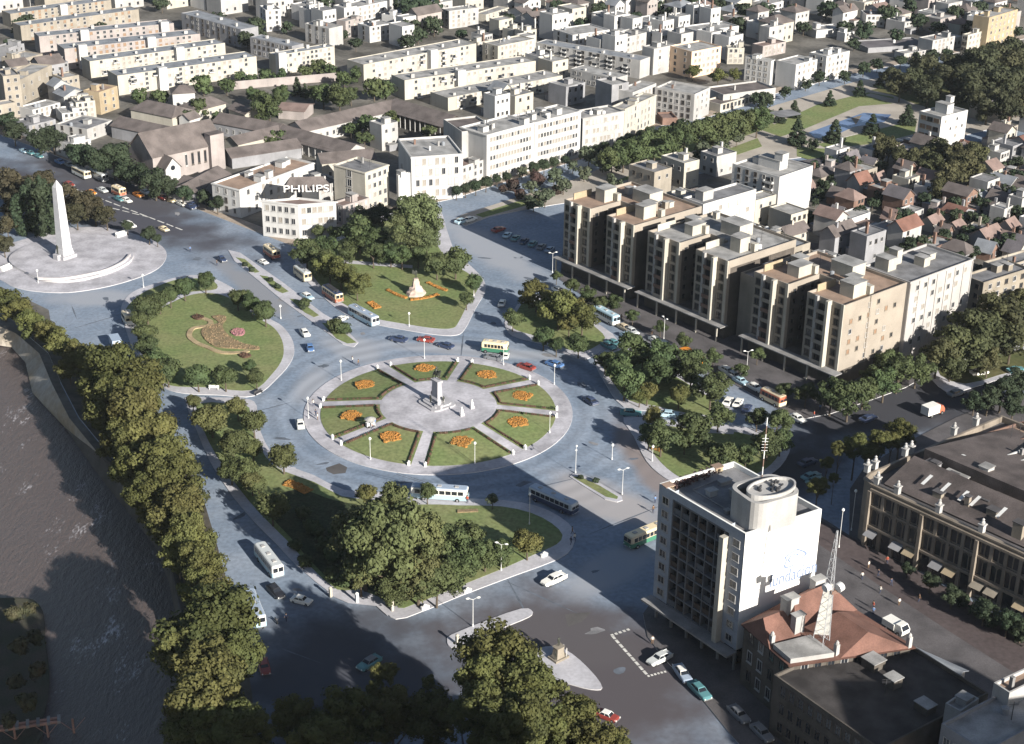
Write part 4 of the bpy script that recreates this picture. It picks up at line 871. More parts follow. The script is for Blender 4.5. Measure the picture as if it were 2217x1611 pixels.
m = MB(); m.poly([FP(s1, -1.2, zc), FP(s3, -1.2, zc), FP(s3, -1.2, h - 1.6), FP(s1, -1.2, h - 1.6)]); m.build("glazed_wall", GLASSD, ob)
fh = (h - 1.6 - zc) / 8
SLABG = mat("grid_concrete", (.13, .135, .145), var=.1)
SPANB = mat("brown_spandrel", (.07, .05, .04), var=.1)
for k in range(9):
    m = MB(); q = [FP(s1, -1.2, 0), FP(s2, -1.2, 0), FP(s2, .05, 0), FP(s1, .05, 0)]; m.prism([(v[0], v[1]) for v in q], zc + fh * k - .12, zc + fh * k + .16, bottom=True); m.build("floor_slab", SLABG, ob)
NB = 6
for i in range(NB + 1):
    s = s1 + (s2 - s1) * i / NB; q = [FP(s - .11, -1.2, 0), FP(s + .11, -1.2, 0), FP(s + .11, .02, 0), FP(s - .11, .02, 0)]
    m = MB(); m.prism([(v[0], v[1]) for v in q], zc, h - 1.6, bottom=True); m.build("mullion", SLABG, ob)
for k in range(8):
    for i in range(NB):
        if (i * 3 + k * 5) % 7 < 4:
            a_, b_ = s1 + (s2 - s1) * (i + .06) / NB, s1 + (s2 - s1) * (i + .94) / NB
            q = [FP(a_, -.35, 0), FP(b_, -.35, 0), FP(b_, -.2, 0), FP(a_, -.2, 0)]; m = MB(); m.prism([(v[0], v[1]) for v in q], zc + fh * k + .16, zc + fh * k + 1.15); m.build("spandrel", random.choice((SLABG, SPANB, SPANB)), ob)
m = MB(); q = [FP(s2, -1.2, 0), FP(s3, -1.2, 0), FP(s3, 1.25, 0), FP(s2, 1.25, 0)]; m.prism([(v[0], v[1]) for v in q], zc - 1, h - 2.2, bottom=True); m.build("vertical_fin", CREAM, ob)
facade(ob, tp[0], (A + uA * s1).xy, zc, h - 1.6, 1, 8, 1.7, 1.5, "d", sill=.34)
facade(ob, (A + uA * s3).xy, tp[1], zc, h - 1.6, 1, 8, 1.6, 1.4, "dc", sill=.34)
# recessed ground floor, columns and canopy
m = MB(); m.prism(inset(tp, 1.6), .1, zc); m.build("shopfront", GLASSD, ob)
for i in range(6):
    v = FP(.6 + (LA - 1.2) * i / 5, -.5, 0); m = MB(); m.tube((v[0], v[1], .1), (v[0], v[1], zc), .3, n=10); m.build("column", CONC, ob)
m = MB(); q = [FP(-.5, 0, 0), FP(LA + .3, 0, 0), FP(LA + .3, 2.4, 0), FP(-.5, 2.4, 0)]; m.prism([(v[0], v[1]) for v in q], zc - .5, zc - .15, bottom=True); m.build("canopy", CONC, ob)
# penthouse with rounded corners and its oval drum
def rrect(c, w, d, rz, r, n=5):
    out = []
    for sx, sy, a0 in ((1, -1, -90), (1, 1, 0), (-1, 1, 90), (-1, -1, 180)):
        for k in range(n + 1):
            t = R(a0 + 90 * k / n); out.append((sx * (w / 2 - r) + r * math.cos(t), sy * (d / 2 - r) + r * math.sin(t)))
    cs, sn = math.cos(rz), math.sin(rz)
    return [(c[0] + x * cs - y * sn, c[1] + x * sn + y * cs) for x, y in out]
uB = (C - B).normalized(); rzB = math.atan2(uB.y, uB.x)
zr = h - .9
pq_ = [Vector((*q, 0)) for q in quad((1585, 1047), (1637.5, 1096), (1741, 1066), zr + 5.6)]; pc = sum(pq_, Vector()) / 4
ph = rrect(pc, (pq_[2] - pq_[1]).length, (pq_[1] - pq_[0]).length, math.atan2((pq_[2] - pq_[1]).y, (pq_[2] - pq_[1]).x), 2.2)
m = MB(); pin = inset(ph, .7); n_ = len(ph)
for i in range(n_):
    j = (i + 1) % n_; a, b, c, d = ph[i], ph[j], pin[i], pin[j]
    m.poly([(*a, zr), (*b, zr), (*b, zr + 5.6), (*a, zr + 5.6)]); m.poly([(*a, zr + 5.6), (*b, zr + 5.6), (*d, zr + 5.6), (*c, zr + 5.6)]); m.poly([(*c, zr + 5.6), (*d, zr + 5.6), (*d, zr + 4.6), (*c, zr + 4.6)])
pent = m.build("penthouse", OFFW, ob)
m = MB(); m.poly([(*p, zr + 4.6) for p in pin]); m.build("penthouse_roof", FLATROOF, pent)
m = MB(); m.lathe([(1, 0), (1, 1.6), (.92, 1.6), (.92, 1.1), (.01, 1.1)], (0, 0, 0), 32, sx=4.7, sy=2.7)
dr = m.build("oval_drum", OFFW, None); dr.parent = pent; dr.location = (pc.x + .9 - ob.location.x, pc.y - .2 - ob.location.y, zr + 4.6 - ob.location.z); dr.rotation_euler = (0, 0, rzB)
m = MB()
for i in range(14): m.box((random.uniform(-2.4, 2.4), random.uniform(-1.2, 1.2), 1.1), (random.uniform(.3, .9), .3, random.uniform(.2, .6)), random.random())
o = m.build("machinery", DARKM, None); o.parent = pent; o.location = dr.location; o.rotation_euler = (0, 0, rzB)
# paved walk and planted terrace at the far end of the roof
m = MB(); q = [FP(2.6, -.6, 0), FP(LA - .8, -.6, 0), FP(LA - .8, -2.6, 0), FP(2.6, -2.6, 0)]; m.prism([(v[0], v[1]) for v in q], zr, zr + .12); m.build("roof_walk", CONC, ob)
for s, t, w_, d_, h2 in ((7, -5.5, 1.6, 1.2, 1.0), (9.5, -8, .9, .9, 1.4), (5.5, -10, 2.2, 1.0, .7), (13, -3.4, .7, .7, .6), (17.5, -13, 2.0, 1.4, 1.2), (11, -12.5, 1.2, 1.2, .8)):
    v = FP(s, t, zr); hut(ob, v[0], v[1], zr, w_, d_, h2, rzB, random.choice((GREYW, CONC, OFFW)), "roof_vent")
m = MB(); m.tube(FP(4, -4, zr + .2), FP(14, -4, zr + .2), .1, n=5); m.tube(FP(4, -4, zr + .2), FP(4, -11, zr + .2), .1, n=5); m.build("roof_pipe", CONC, ob)
# roof garden: loose plants
m = MB()
for i in range(420):
    s = random.uniform(.3, 2.4); t = -random.uniform(.6, 12.5); v = FP(s, t, zr + random.uniform(.1, .8)); card(m, Vector(v), rdir(.6), random.uniform(.15, .34))
m.build("roof_garden", LEAFR, ob)["kind"] = "stuff"
for t in (-.9, -12.4):
    v = FP(1.2, t, zr); hut(ob, v[0], v[1], zr, 1.6, 1.3, .8, rzB, YELW, "planter", TERRA)
# lettering on the blank wall
def text_on(parent, body, p, u, z, size, mt, nm, depth=.03, sx=1.0):
    cu = bpy.data.curves.new("lettering", 'FONT'); cu.body = body; cu.size = size; cu.extrude = depth; cu.align_x = 'CENTER'
    t = bpy.data.objects.new("lettering", cu); COL.objects.link(t); bpy.context.view_layer.update()
    me = bpy.data.meshes.new_from_object(t.evaluated_get(bpy.context.evaluated_depsgraph_get())); bpy.data.objects.remove(t)
    me.materials.clear(); me.materials.append(mt)
    o = bpy.data.objects.new(nm, me); COL.objects.link(o)
    n = Vector((u.y, -u.x, 0)); M = Matrix(((u.x * sx, 0, n.x, p.x), (u.y * sx, 0, n.y, p.y), (0, 1, 0, z), (0, 0, 0, 1)))
    if parent is not None:
        o.parent = parent; M = Matrix.Translation(-parent.location) @ M
    o.matrix_basis = M; return o
nB = Vector((uB.y, -uB.x, 0)); LB = (C - B).length
def WALLP(x, y):      # the point of the white end wall at a photo pixel
    dd = _fw * F + _rt * (x - 1108.5) - _up * (y - 805.5); o0 = Vector((0, 0, CH)); return o0 + dd * ((B - o0).dot(nB) / dd.dot(nB))
t0, t1 = WALLP(1664, 1283), WALLP(1768, 1228); zt0 = (t0.z + t1.z) / 2; mid = (t0 + t1) / 2 + nB * .05; wt = (t1 - t0); wt.z = 0
o = text_on(ob, "fundación", Vector((mid.x, mid.y, 0)), uB, zt0, 3.6, SIGNB, "wall_lettering")
xs_ = [v.co.x for v in o.data.vertices]; o.matrix_basis = o.matrix_basis @ Matrix.Scale(wt.length / (max(xs_) - min(xs_)), 4, (1, 0, 0))
em = WALLP(1718, 1208) + nB * .06
m = MB(); pts = [(math.cos(a) * (2.3 + .6 * math.cos(3 * a)), math.sin(a) * (1.5 + .3 * math.sin(2 * a))) for a in [2 * PI * i / 40 for i in range(41)]]
def W(x, y, k): v = em + uB * (x * k); return (v.x, v.y, em.z + y * k)
for i in range(40):
    (x0, y0), (x1, y1) = pts[i], pts[i + 1]; m.poly([W(x0, y0, 1), W(x1, y1, 1), W(x1, y1, .84), W(x0, y0, .84)])
for i in range(24):
    a, b2 = R(20 + 220 * i / 24), R(20 + 220 * (i + 1) / 24)
    m.poly([W(1.2 * math.cos(a), .8 * math.sin(a), 1), W(1.2 * math.cos(b2), .8 * math.sin(b2), 1), W(1.2 * math.cos(b2), .8 * math.sin(b2), .72), W(1.2 * math.cos(a), .8 * math.sin(a), .72)])
m.build("wall_emblem", SIGNB, ob)

# ---------------------------------------------------------------- red roofed building beside it
eh = 11.6
rp_ = [(p.x, p.y) for p in px([(1612, 1352), (1712, 1438), (1972, 1400), (1768, 1270)], eh)]
rb = root_of("red_roofed_building", rp_, "old dark-walled building with broad red tiled hip roofs beside the office block", "building")
m = MB(); n_ = 4; pr_ = ccw(rp_)
for i in range(4): a, b = pr_[i], pr_[(i + 1) % 4]; m.poly([(*a, .1), (*b, .1), (*b, eh), (*a, eh)])
m.build("wall", DKWALL, rb)
facade(rb, rp_[0], rp_[1], .6, eh, 4, 3, 1.3, 2.2, "dk"); facade(rb, rp_[1], rp_[2], .6, eh, 8, 3, 1.3, 2.2, "dk")
def rl(s, t): # bilinear on the roof outline
    a, b, c, d = [Vector((*q, 0)) for q in rp_]; return (a.lerp(b, s)).lerp(d.lerp(c, s), t)
def roofpart(s0, s1, t0, t1, z, zr_, ax, mt, nm="roof"):
    q = [rl(s0, t0), rl(s1, t0), rl(s1, t1), rl(s0, t1)]; c = sum(q, Vector()) / 4; m = MB()
    if ax == 0: r0 = (q[0] + q[3]) / 2 * .62 + c * .38; r1 = (q[1] + q[2]) / 2 * .62 + c * .38
    else: r0 = (q[0] + q[1]) / 2 * .62 + c * .38; r1 = (q[3] + q[2]) / 2 * .62 + c * .38
    U = lambda v, zz: (v.x, v.y, zz)
    if ax == 0: F_ = [(q[0], q[1], r1, r0), (q[1], q[2], r1), (q[2], q[3], r0, r1), (q[3], q[0], r0)]
    else: F_ = [(q[0], q[1], r0), (q[1], q[2], r1, r0), (q[2], q[3], r1), (q[3], q[0], r0, r1)]
    for f in F_: m.poly([U(v, zr_ if (v is r0 or v is r1) else z) for v in f])
    return m.build(nm, mt, rb)
m = MB(); m.poly([(*p, eh) for p in inset(pr_, -.5)]); m.poly([(*p, eh - .2) for p in inset(pr_, -.5)][::-1]); m.build("eaves", TILER, rb)
roofpart(-.02, .62, -.03, .34, eh + .02, eh + 3.2, 1, TILER); roofpart(-.02, .42, .34, 1.03, eh + .02, eh + 3.6, 1, TILER); roofpart(.42, 1.02, .40, .98, eh + .03, eh + 2.8, 0, TILER)
q = [rl(.62, .0), rl(.99, .0), rl(.99, .36), rl(.62, .36)]; m = MB(); m.prism([(v.x, v.y) for v in q], eh + .03, eh + .9, 0, top=1); m.build("roof_terrace", [OFFW, LTROOF], rb)
for s, t, w_ in ((.2, .42, 1.6), (.5, .3, 1.2), (.12, .85, 1.4)):
    v = rl(s, t); hut(rb, v.x, v.y, eh + .6, w_ * 1.6, w_, 3.4, rzB, OFFW, "dormer", LTROOF)
for s, t in ((.95, .4), (.9, .7), (1.0, .98), (.55, .02)):
    v = rl(s, t); m = MB(); m.box((v.x, v.y, eh), (.7, .7, 2.0), rzB); m.lathe([(.3, 0), (.34, .3), (.05, .7)], (v.x, v.y, eh + 2), 8); m.build("roof_pinnacle", OFFW, rb)
# dark tall neighbours toward the lower right corner
random.seed(8)
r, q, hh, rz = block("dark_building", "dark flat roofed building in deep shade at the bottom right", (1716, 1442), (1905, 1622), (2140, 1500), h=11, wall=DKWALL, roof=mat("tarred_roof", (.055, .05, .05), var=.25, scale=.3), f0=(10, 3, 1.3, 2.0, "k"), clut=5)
r, q, hh, rz = block("grey_roofed_building", "building with a sunlit pale grey roof at the bottom right corner", (2058, 1556), (2132, 1628), (2330, 1520), h=17, wall=GREYW, roof=LTROOF, f0=(4, 4, 1.2, 1.6, "d"), clut=2)
r, q, hh, rz = block("roof_house", "small white block with a flat sunlit top among the dark roofs", (2056, 1516), (2080, 1540), (2120, 1512), h=14.5, wall=OFFW, roof=LTROOF, clut=1)
r, q, hh, rz = block("pale_tower", "pale narrow tower house at the right edge near the bottom", (2168, 1470), (2186, 1500), (2290, 1450), h=19, wall=OFFW, roof=TERRA, clut=1)
m_ = MB(); a, b = P(1975, 1408, 6), P(2080, 1455, 6)
sr = root_of("long_shed", rect(((a.x + b.x) / 2, (a.y + b.y) / 2), 12, 3.5, math.atan2(b.y - a.y, b.x - a.x)), "long low shed with a pale blue-grey sheet roof on the street edge", "shed")
gable(sr, rect(((a.x + b.x) / 2, (a.y + b.y) / 2), (b - a).length, 3.5, math.atan2(b.y - a.y, b.x - a.x)), .1, 5.4, 6.2, OFFW, ASBROOF)
for (x, y, w, d, h2, ra, lb) in ((122, 128, 42, 22, 43, 0, "added unseen slab below the bottom right corner, casting shade on the roofs"), (0, 131, 49, 22, 42, 0, "added long unseen slab below the bottom edge, casting foreground shade"), (36.6, 131, 24, 22, 35, 0, "added lower unseen slab below the bottom edge, casting foreground shade")):
    bb = thing("shade_slab", (x, y, .1), lb, "building"); walls(bb, rect((x, y), w, d, ra), .1, h2, DKWALL, FLATROOF)  # unseen slabs added below the frame to shade the foreground

# ---------------------------------------------------------------- ornate old building on the right
oh = 13.4
op = quad((2169, 899), (1858, 1033), (2500, 1325), oh, False)
oL, oN, oR, oD = [Vector((p[0], p[1], 0)) for p in op]
e1 = (oL - oN).normalized(); e2 = (oR - oN).normalized(); oR = oN + e2 * 62; oL = oN + e1 * (oL - oN).length; oD = oL + (oR - oN)
cut = 3.0
op = [(v.x, v.y) for v in (oL, oN + e1 * cut, oN + (e1 + e2) * (cut * .28), oN + e2 * cut, oR, oD)]
orn = root_of("ornate_building", [(oL.x, oL.y), (oN.x, oN.y), (oR.x, oR.y), (oD.x, oD.y)], "ornate old stone building with tall dark arched windows and piers along its parapet", "building")
DKST = mat("weathered_stone", (.23, .195, .16), var=.14, scale=.3, fine=.12); DKRF = mat("dark_grey_roof", (.10, .095, .10), var=.2, scale=.2, fine=.15)
DKRT = mat("sooty_brown_roof", (.105, .088, .085), var=.2, scale=.25, fine=.2)
walls(orn, op, .1, oh, DKST, DKRF, 1.3, .5, trim=DKST)
def strip(nm, a, b, z0, z1, dep, mt, root):
    d = (b - a).normalized(); n = Vector((d.y, -d.x, 0)); q = [a, b, b + n * dep, a + n * dep]; m = MB(); m.prism([(v.x, v.y) for v in q], z0, z1, bottom=True); return m.build(nm, mt, root)
fa, fb = oN + e2 * (cut + .3), oR
nf = 20; Lf = (fb - fa).length
strip("string_course", fa, fb, 4.3, 4.8, .5, DKST, orn); strip("string_course", fa, fb, 8.6, 9.0, .35, DKST, orn); strip("cornice", fa, fb, 12.0, 12.5, .55, DKST, orn)
def archwin():
    m = MB(); pts = [(-.5, 0), (.5, 0), (.5, .78)] + [(.5 * math.cos(a), .78 + .22 * math.sin(a)) for a in [PI * i / 8 for i in range(1, 8)]] + [(-.5, .78)]
    m.poly([(x, -.03, z) for x, z in pts], 1)
    for i in range(len(pts)):
        (x0, z0), (x1, z1) = pts[i], pts[(i + 1) % len(pts)]; k = 1.12
        m.loft([[(x0, -.03, z0), (x0, -.16, z0), (x0 * k, -.16, z0 + (z0 - .5) * .06), (x0 * k, -.0, z0 + (z0 - .5) * .06)], [(x1, -.03, z1), (x1, -.16, z1), (x1 * k, -.16, z1 + (z1 - .5) * .06), (x1 * k, -.0, z1 + (z1 - .5) * .06)]], 0, False)
    return m.mesh("arched_window", [DKST, GLASSD])
AW = archwin()
for k, (zz, hh2) in enumerate(((5.0, 3.3), (9.2, 2.6))):
    facade(orn, fa.xy, fb.xy, zz, zz + hh2 + .6, nf * 2, 1, 1.25, hh2, nm="arched_window", m0=.01, m1=.01, sill=.03, mesh=AW)
for i in range(nf + 1):
    p = fa + e2 * (Lf * i / nf); strip("pilaster", p - e2 * .35, p + e2 * .35, .1, 12.0, .30 if i % 4 else .8, DKST, orn)
for i in range(nf):
    p = fa + e2 * (Lf * (i + .5) / nf); n = Vector((e2.y, -e2.x, 0))
    o = strip("shop_opening", p - e2 * 1.0, p + e2 * 1.0, .15, 3.9, .02, GLASSD, orn)
    if i % 3 != 1:
        m = MB(); a, b = p - e2 * 1.2, p + e2 * 1.2; m.poly([(a.x, a.y, 3.9), (b.x, b.y, 3.9), (b.x + n.x * 1.7, b.y + n.y * 1.7, 3.0), (a.x + n.x * 1.7, a.y + n.y * 1.7, 3.0)]); m.build("awning", random.choice((STONEC, GREYW, YELW)), orn)
def pier(p, root):
    m = MB(); m.box((p.x, p.y, oh - .1), (.95, .95, 1.5), math.atan2(e2.y, e2.x)); m.box((p.x, p.y, oh + 1.4), (1.25, 1.25, .22), math.atan2(e2.y, e2.x)); m.lathe([(.3, 0), (.42, .35), (.2, .7), (.3, .9), (.03, 1.15)], (p.x, p.y, oh + 1.62), 8); m.build("parapet_pier", OFFW, root)
for t in (.012, .09, .245, .40, .56, .72): pier(fa + e2 * Lf * t + Vector((e2.y, -e2.x, 0)) * -.5, orn)
for t in (.02, .12, .32, .36, .66, .82): pier(oN.lerp(oL, max(t, .07)) - Vector((e1.y, -e1.x, 0)) * -.5 * -1, orn)
facade(orn, oL.xy, (oN + e1 * cut).xy, 5, 12, 14, 2, 1.0, 2.6, "d", mesh=AW, nm="arched_window", sill=.1)
# low roofs behind the parapet
def roofslab(a0, a1, b0, b1, z0, z1, mt, nm="roof_slope"):
    m = MB(); q = lambda s, t: oN + e1 * s + e2 * t
    p0, p1, p2, p3 = q(a0, b0), q(a0, b1), q(a1, b1), q(a1, b0)
    m.poly([(p0.x, p0.y, z0), (p1.x, p1.y, z0), (p2.x, p2.y, z1), (p3.x, p3.y, z1)]); m.poly([(p3.x, p3.y, z1), (p2.x, p2.y, z1), (p2.x, p2.y, oh - 1.3), (p3.x, p3.y, oh - 1.3)]); m.poly([(p0.x, p0.y, z0), (p3.x, p3.y, z1), (p3.x, p3.y, oh - 1.3), (p0.x, p0.y, oh - 1.3)]); m.poly([(p1.x, p1.y, oh - 1.3), (p2.x, p2.y, oh - 1.3), (p2.x, p2.y, z1), (p1.x, p1.y, z0)]); m.build(nm, mt, orn)
LO = (oL - oN).length
roofslab(3.2, 11.5, 3.5, 60, oh - 1.0, oh + 2.4, DKRT); roofslab(LO - 1.6, 14.5, 3.5, 30, oh - 1.0, oh + 3.0, DKRT); roofslab(22, 12.2, 20, 60, oh - .9, oh + 1.2, DKRT)
for s, t, w_, d_, h2, mt in ((12.5, 12, 4.5, 3.0, 2.6, LTROOF), (17, 15.5, 2.0, 2.2, 4.6, OFFW), (27, 28, 5, 4, 3, OFFW), (16, 33, 9, 5, 2.2, LTROOF)):
    v = oN + e1 * s + e2 * t; hut(orn, v.x, v.y, oh - 1.3, w_, d_, h2, math.atan2(e2.y, e2.x), mt, "roof_lantern")
for k in range(16):
    v = oN + e1 * random.uniform(4, 26) + e2 * random.uniform(6, 48); w_ = random.uniform(.8, 2.6); hut(orn, v.x, v.y, oh - 1.2, w_, w_ * .8, random.uniform(1.8, 3.6), math.atan2(e2.y, e2.x), random.choice((GREYW, STONEC, DKST)), "roof_hut", DKRF)
for s, t in ((7, 10), (7, 18), (7, 20.5), (7, 44), (7, 14), (7, 26), (7, 33), (7, 36), (7, 39), (20, 9), (19, 23), (19, 27)):
    v = oN + e1 * s + e2 * t; m = MB(); z = oh + 1.2 if s == 7 else oh + 2.0
    a = v - e2 * .35; b = v + e2 * .35; f_ = lambda w, k, dz: (w.x + e1.x * k, w.y + e1.y * k, z + dz)
    sl = .41 if s == 7 else -.25
    m.poly([f_(a, -1.3, -1.3 * sl + .16), f_(b, -1.3, -1.3 * sl + .16), f_(b, 1.3, 1.3 * sl + .16), f_(a, 1.3, 1.3 * sl + .16)]); m.build("skylight", METALW, orn)
# houses behind it at the right edge
block("brick_house", "brick-topped terrace house behind the ornate building", (2125, 940), (2160, 968), (2260, 935), h=13, wall=BRICK, roof=TERRA, clut=3)
block("pale_house", "pale annexe with white walls behind the ornate building", (2178, 985), (2200, 1002), (2290, 968), h=14.5, wall=WHITE, roof=TERRA, clut=2)

# ---------------------------------------------------------------- combed apartment block (three joined houses with six fronts)
random.seed(12)
TH = 20.6
ta = P(1222, 431, TH); tz = P(1828, 661.5, TH); tu = (tz - ta); tu.z = 0; TL = tu.length; tu.normalize(); tv = Vector((-tu.y, tu.x, 0)); ta.z = 0
TURRI = mat("sandy_render", (.285, .25, .212), var=.08, scale=.2, fine=.07)
TURRIL = mat("pale_render", (.34, .325, .315), var=.06, scale=.2, fine=.05)
def TP(s, t, z=0.0): v = ta + tu * s + tv * t; return (v.x, v.y, z)
def TQ(s0, s1, t0, t1): return [TP(s0, t0)[:2], TP(s1, t0)[:2], TP(s1, t1)[:2], TP(s0, t1)[:2]]
trz = math.atan2(tu.y, tu.x)
fronts = [(0.0, 10.4), (16.7, 27.0), (32.0, 43.4), (48.9, 59.8), (68.2, 79.0), (84.6, 95.5)]
wings = [(0.0, 27.0, "left-hand"), (32.0, 59.8, "middle"), (68.2, 95.5, "right-hand")]
WD = 11.0     # depth of the light courts
for bi, (s0, s1, wn_) in enumerate(wings):
    back = 25 if bi < 2 else 23
    root = root_of("combed_apartment_block", TQ(s0, s1, 0, back), "%s sandy apartment house of the comb of three, with two tall narrow fronts" % wn_, "apartment building", "combed apartment houses")
    fr = fronts[bi * 2:bi * 2 + 2]
    # plan: two prongs joined by a spine
    (a0, a1), (b0, b1) = fr
    plan = [TP(a0, 0)[:2], TP(a1, 0)[:2], TP(a1, WD)[:2], TP(b0, WD)[:2], TP(b0, 0)[:2], TP(b1, 0)[:2], TP(b1, back)[:2], TP(a0, back)[:2]]
    walls(root, plan, 4.0, TH, TURRI, TERRA if bi != 1 else LTROOF, .7, .25)
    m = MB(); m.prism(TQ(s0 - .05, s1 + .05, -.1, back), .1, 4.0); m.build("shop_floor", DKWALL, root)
    nf_ = 6; fh = (TH - 1.2 - 4.2) / nf_
    for (f0, f1) in fr:
        w = f1 - f0
        # two lit fins, the balcony stack between them
        for s, dpt, mt in ((f0 + w * .30, .75, TURRIL), (f0 + w * .64, 1.5, CREAM), (f1 - .35, .25, CREAM)):
            m = MB(); q = [TP(s - .38, -dpt)[:2], TP(s + .38, -dpt)[:2], TP(s + .38, 0)[:2], TP(s - .38, 0)[:2]]; m.prism(q, 4.0, TH + .15, bottom=True); m.build("vertical_fin", mt, root)
        for k in range(nf_):
            z = 4.3 + fh * k
            m = MB(); q = [TP(f0 + w * .30 + .4, -1.1)[:2], TP(f0 + w * .64 - .4, -1.1)[:2], TP(f0 + w * .64 - .4, 0)[:2], TP(f0 + w * .30 + .4, 0)[:2]]
            m.prism(q, z, z + .14, bottom=True); q2 = [TP(f0 + w * .30 + .4, -1.1)[:2], TP(f0 + w * .64 - .4, -1.1)[:2], TP(f0 + w * .64 - .4, -1.0)[:2], TP(f0 + w * .30 + .4, -1.0)[:2]]; m.prism(q2, z + .14, z + .95); m.build("balcony", random.choice((TURRI, BRICK, TURRI)), root)
            c = f0 + w * .47; facade(root, TP(c - 1.5, 0)[:2], TP(c + 1.5, 0)[:2], z + .1, z + fh, 1, 1, 2.9, 2.35, "k", m0=0, m1=0, sill=.05, nm="recess_shade_panel")  # dark panel stands in for the shade of the balcony recess
        facade(root, TP(f0, 0)[:2], TP(f0 + w * .27, 0)[:2], 4.3, 4.3 + nf_ * fh, 1, nf_, 1.55, 1.65, "k", sill=.26)
        facade(root, TP(f0 + w * .70, 0)[:2], TP(f1 - .7, 0)[:2], 4.3, 4.3 + nf_ * fh, 1, nf_, 1.5, 1.65, "k", sill=.26)
    # dark panels painting the light courts' shade, below the sunlit parapet band
    COURT_SHADE = mat("court_shade_render", (.105, .09, .078), var=.15, scale=.3, fine=.08); m = MB()
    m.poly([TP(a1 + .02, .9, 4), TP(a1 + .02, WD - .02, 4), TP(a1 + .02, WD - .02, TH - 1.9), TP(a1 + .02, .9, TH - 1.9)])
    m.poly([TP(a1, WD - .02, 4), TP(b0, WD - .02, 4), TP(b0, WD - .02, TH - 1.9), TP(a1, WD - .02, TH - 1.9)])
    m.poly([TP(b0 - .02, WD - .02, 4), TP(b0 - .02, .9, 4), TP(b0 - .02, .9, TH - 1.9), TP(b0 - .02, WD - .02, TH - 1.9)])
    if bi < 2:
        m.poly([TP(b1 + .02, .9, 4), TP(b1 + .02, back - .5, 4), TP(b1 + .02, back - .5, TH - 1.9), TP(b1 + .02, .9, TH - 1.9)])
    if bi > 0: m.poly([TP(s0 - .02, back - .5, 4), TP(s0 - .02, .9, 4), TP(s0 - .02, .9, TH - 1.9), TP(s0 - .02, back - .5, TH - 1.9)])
    m.build("court_shade_panel", COURT_SHADE, root)
    # flank windows in the light court
    facade(root, TP(a1, 0)[:2], TP(a1, WD)[:2], 4.3, TH - 1.2, 3, nf_, 1.1, 1.3, "k")
    # roof: orange parapet strips, stair heads, tanks
    for (f0, f1) in fr:
        m = MB(); m.prism(TQ(f0 + .3, f0 + .55, 3.0, 9.5), TH - .7, TH + 1.1); m.build("roof_screen", YELW if bi != 1 else CREAM, root)
        v = TP((f0 + f1) / 2 + random.uniform(.2, 1.6), random.uniform(8, 10)); hut(root, v[0], v[1], TH - .7, random.uniform(2.8, 4.2), random.uniform(3.4, 5.0), random.uniform(2.6, 3.8), trz, CREAM)
        v = TP((f0 + f1) / 2 - 2.4, 13); hut(root, v[0], v[1], TH - .7, 3.0, 3.0, 2.4, trz, BEIGE)
        v = TP((f0 + f1) / 2 + 3.4, 11.5); m = MB(); m.box((v[0], v[1], TH - .7), (1.4, 1.4, 2.2), trz); m.build("chimney", CREAM, root)
    for q_ in range(9):
        v = TP(random.uniform(s0 + 1, s1 - 1), random.uniform(14, back - 2)); kk = random.random()
        if kk < .4: hut(root, v[0], v[1], TH - .7, random.uniform(1, 2.2), random.uniform(1, 2), random.uniform(.8, 2), trz, random.choice((CREAM, OFFW, BEIGE)))
        elif kk < .7: m = MB(); m.lathe([(.55, 0), (.58, .9), (.25, 1.1), (.02, 1.15)], (v[0], v[1], TH - .7), 8); m.build("water_tank", random.choice((METALW, ASBROOF)), root)
        else: m = MB(); m.tube((v[0], v[1], TH - .7), (v[0], v[1], TH + random.uniform(1.5, 3.5)), .06, n=4); m.tube((v[0] - .6, v[1], TH + 1.3), (v[0] + .6, v[1], TH + 1.3), .04, n=4); m.build("aerial", DARKM, root)
    v = TP((s0 + s1) / 2, 18); hut(root, v[0], v[1], TH - .7, 6.5, 5.0, 3.2, trz, CREAM)
    # canopy over the pavement
    m = MB(); m.prism(TQ(s0 - 1, s1 + 1.5, -2.9, -.15), 4.05, 4.3, bottom=True); m.build("canopy", CONC, root)
    for i in range(5):
        s = s0 + (s1 - s0) * i / 4; m = MB(); v = TP(s, -2.5); m.box((v[0], v[1], .1), (.35, .35, 3.95), trz); m.build("canopy_post", CREAM, root)
    if bi == 2:
        facade(root, TP(b1, 0)[:2], TP(b1, 22)[:2], 4.3, TH - 1.0, 6, nf_, 1.05, 1.25, "cdbt", prob=.8)
        m = MB(); m.tube(TP(b1 + .12, 9.5, 4), TP(b1 + .12, 9.5, TH), .16); m.build("drain_pipe", TURRI, root)
# long white rear wing that carries on from the last front
lw = root_of("long_white_wing", TQ(82.5, 96.6, 23, 48), "long white flank wing with scattered dark windows behind the right-hand comb house", "apartment building")
walls(lw, TQ(82.5, 96.4, 23.02, 48), .1, TH + .3, TURRIL, FLATROOF, .6)
for i in range(8):
    m = MB(); t = 23.2 + 24.6 * i / 7; m.prism(TQ(96.4, 96.55, t - .14, t + .14), .1, TH - .2); m.build("rib", TURRIL, lw)
facade(lw, TP(96.4, 23)[:2], TP(96.4, 48)[:2], 3.2, TH - .6, 7, 6, 1.15, 1.4, "cccdd", prob=.8)
for s, t, w_, h2 in ((86, 27, 4, 3), (90, 36, 3, 2.2), (88, 41, 3, 1.5), (85, 32, 2.5, 3.6)): v = TP(s, t); hut(lw, v[0], v[1], TH - .3, w_, w_ * .8, h2, trz, random.choice((CREAM, OFFW)))
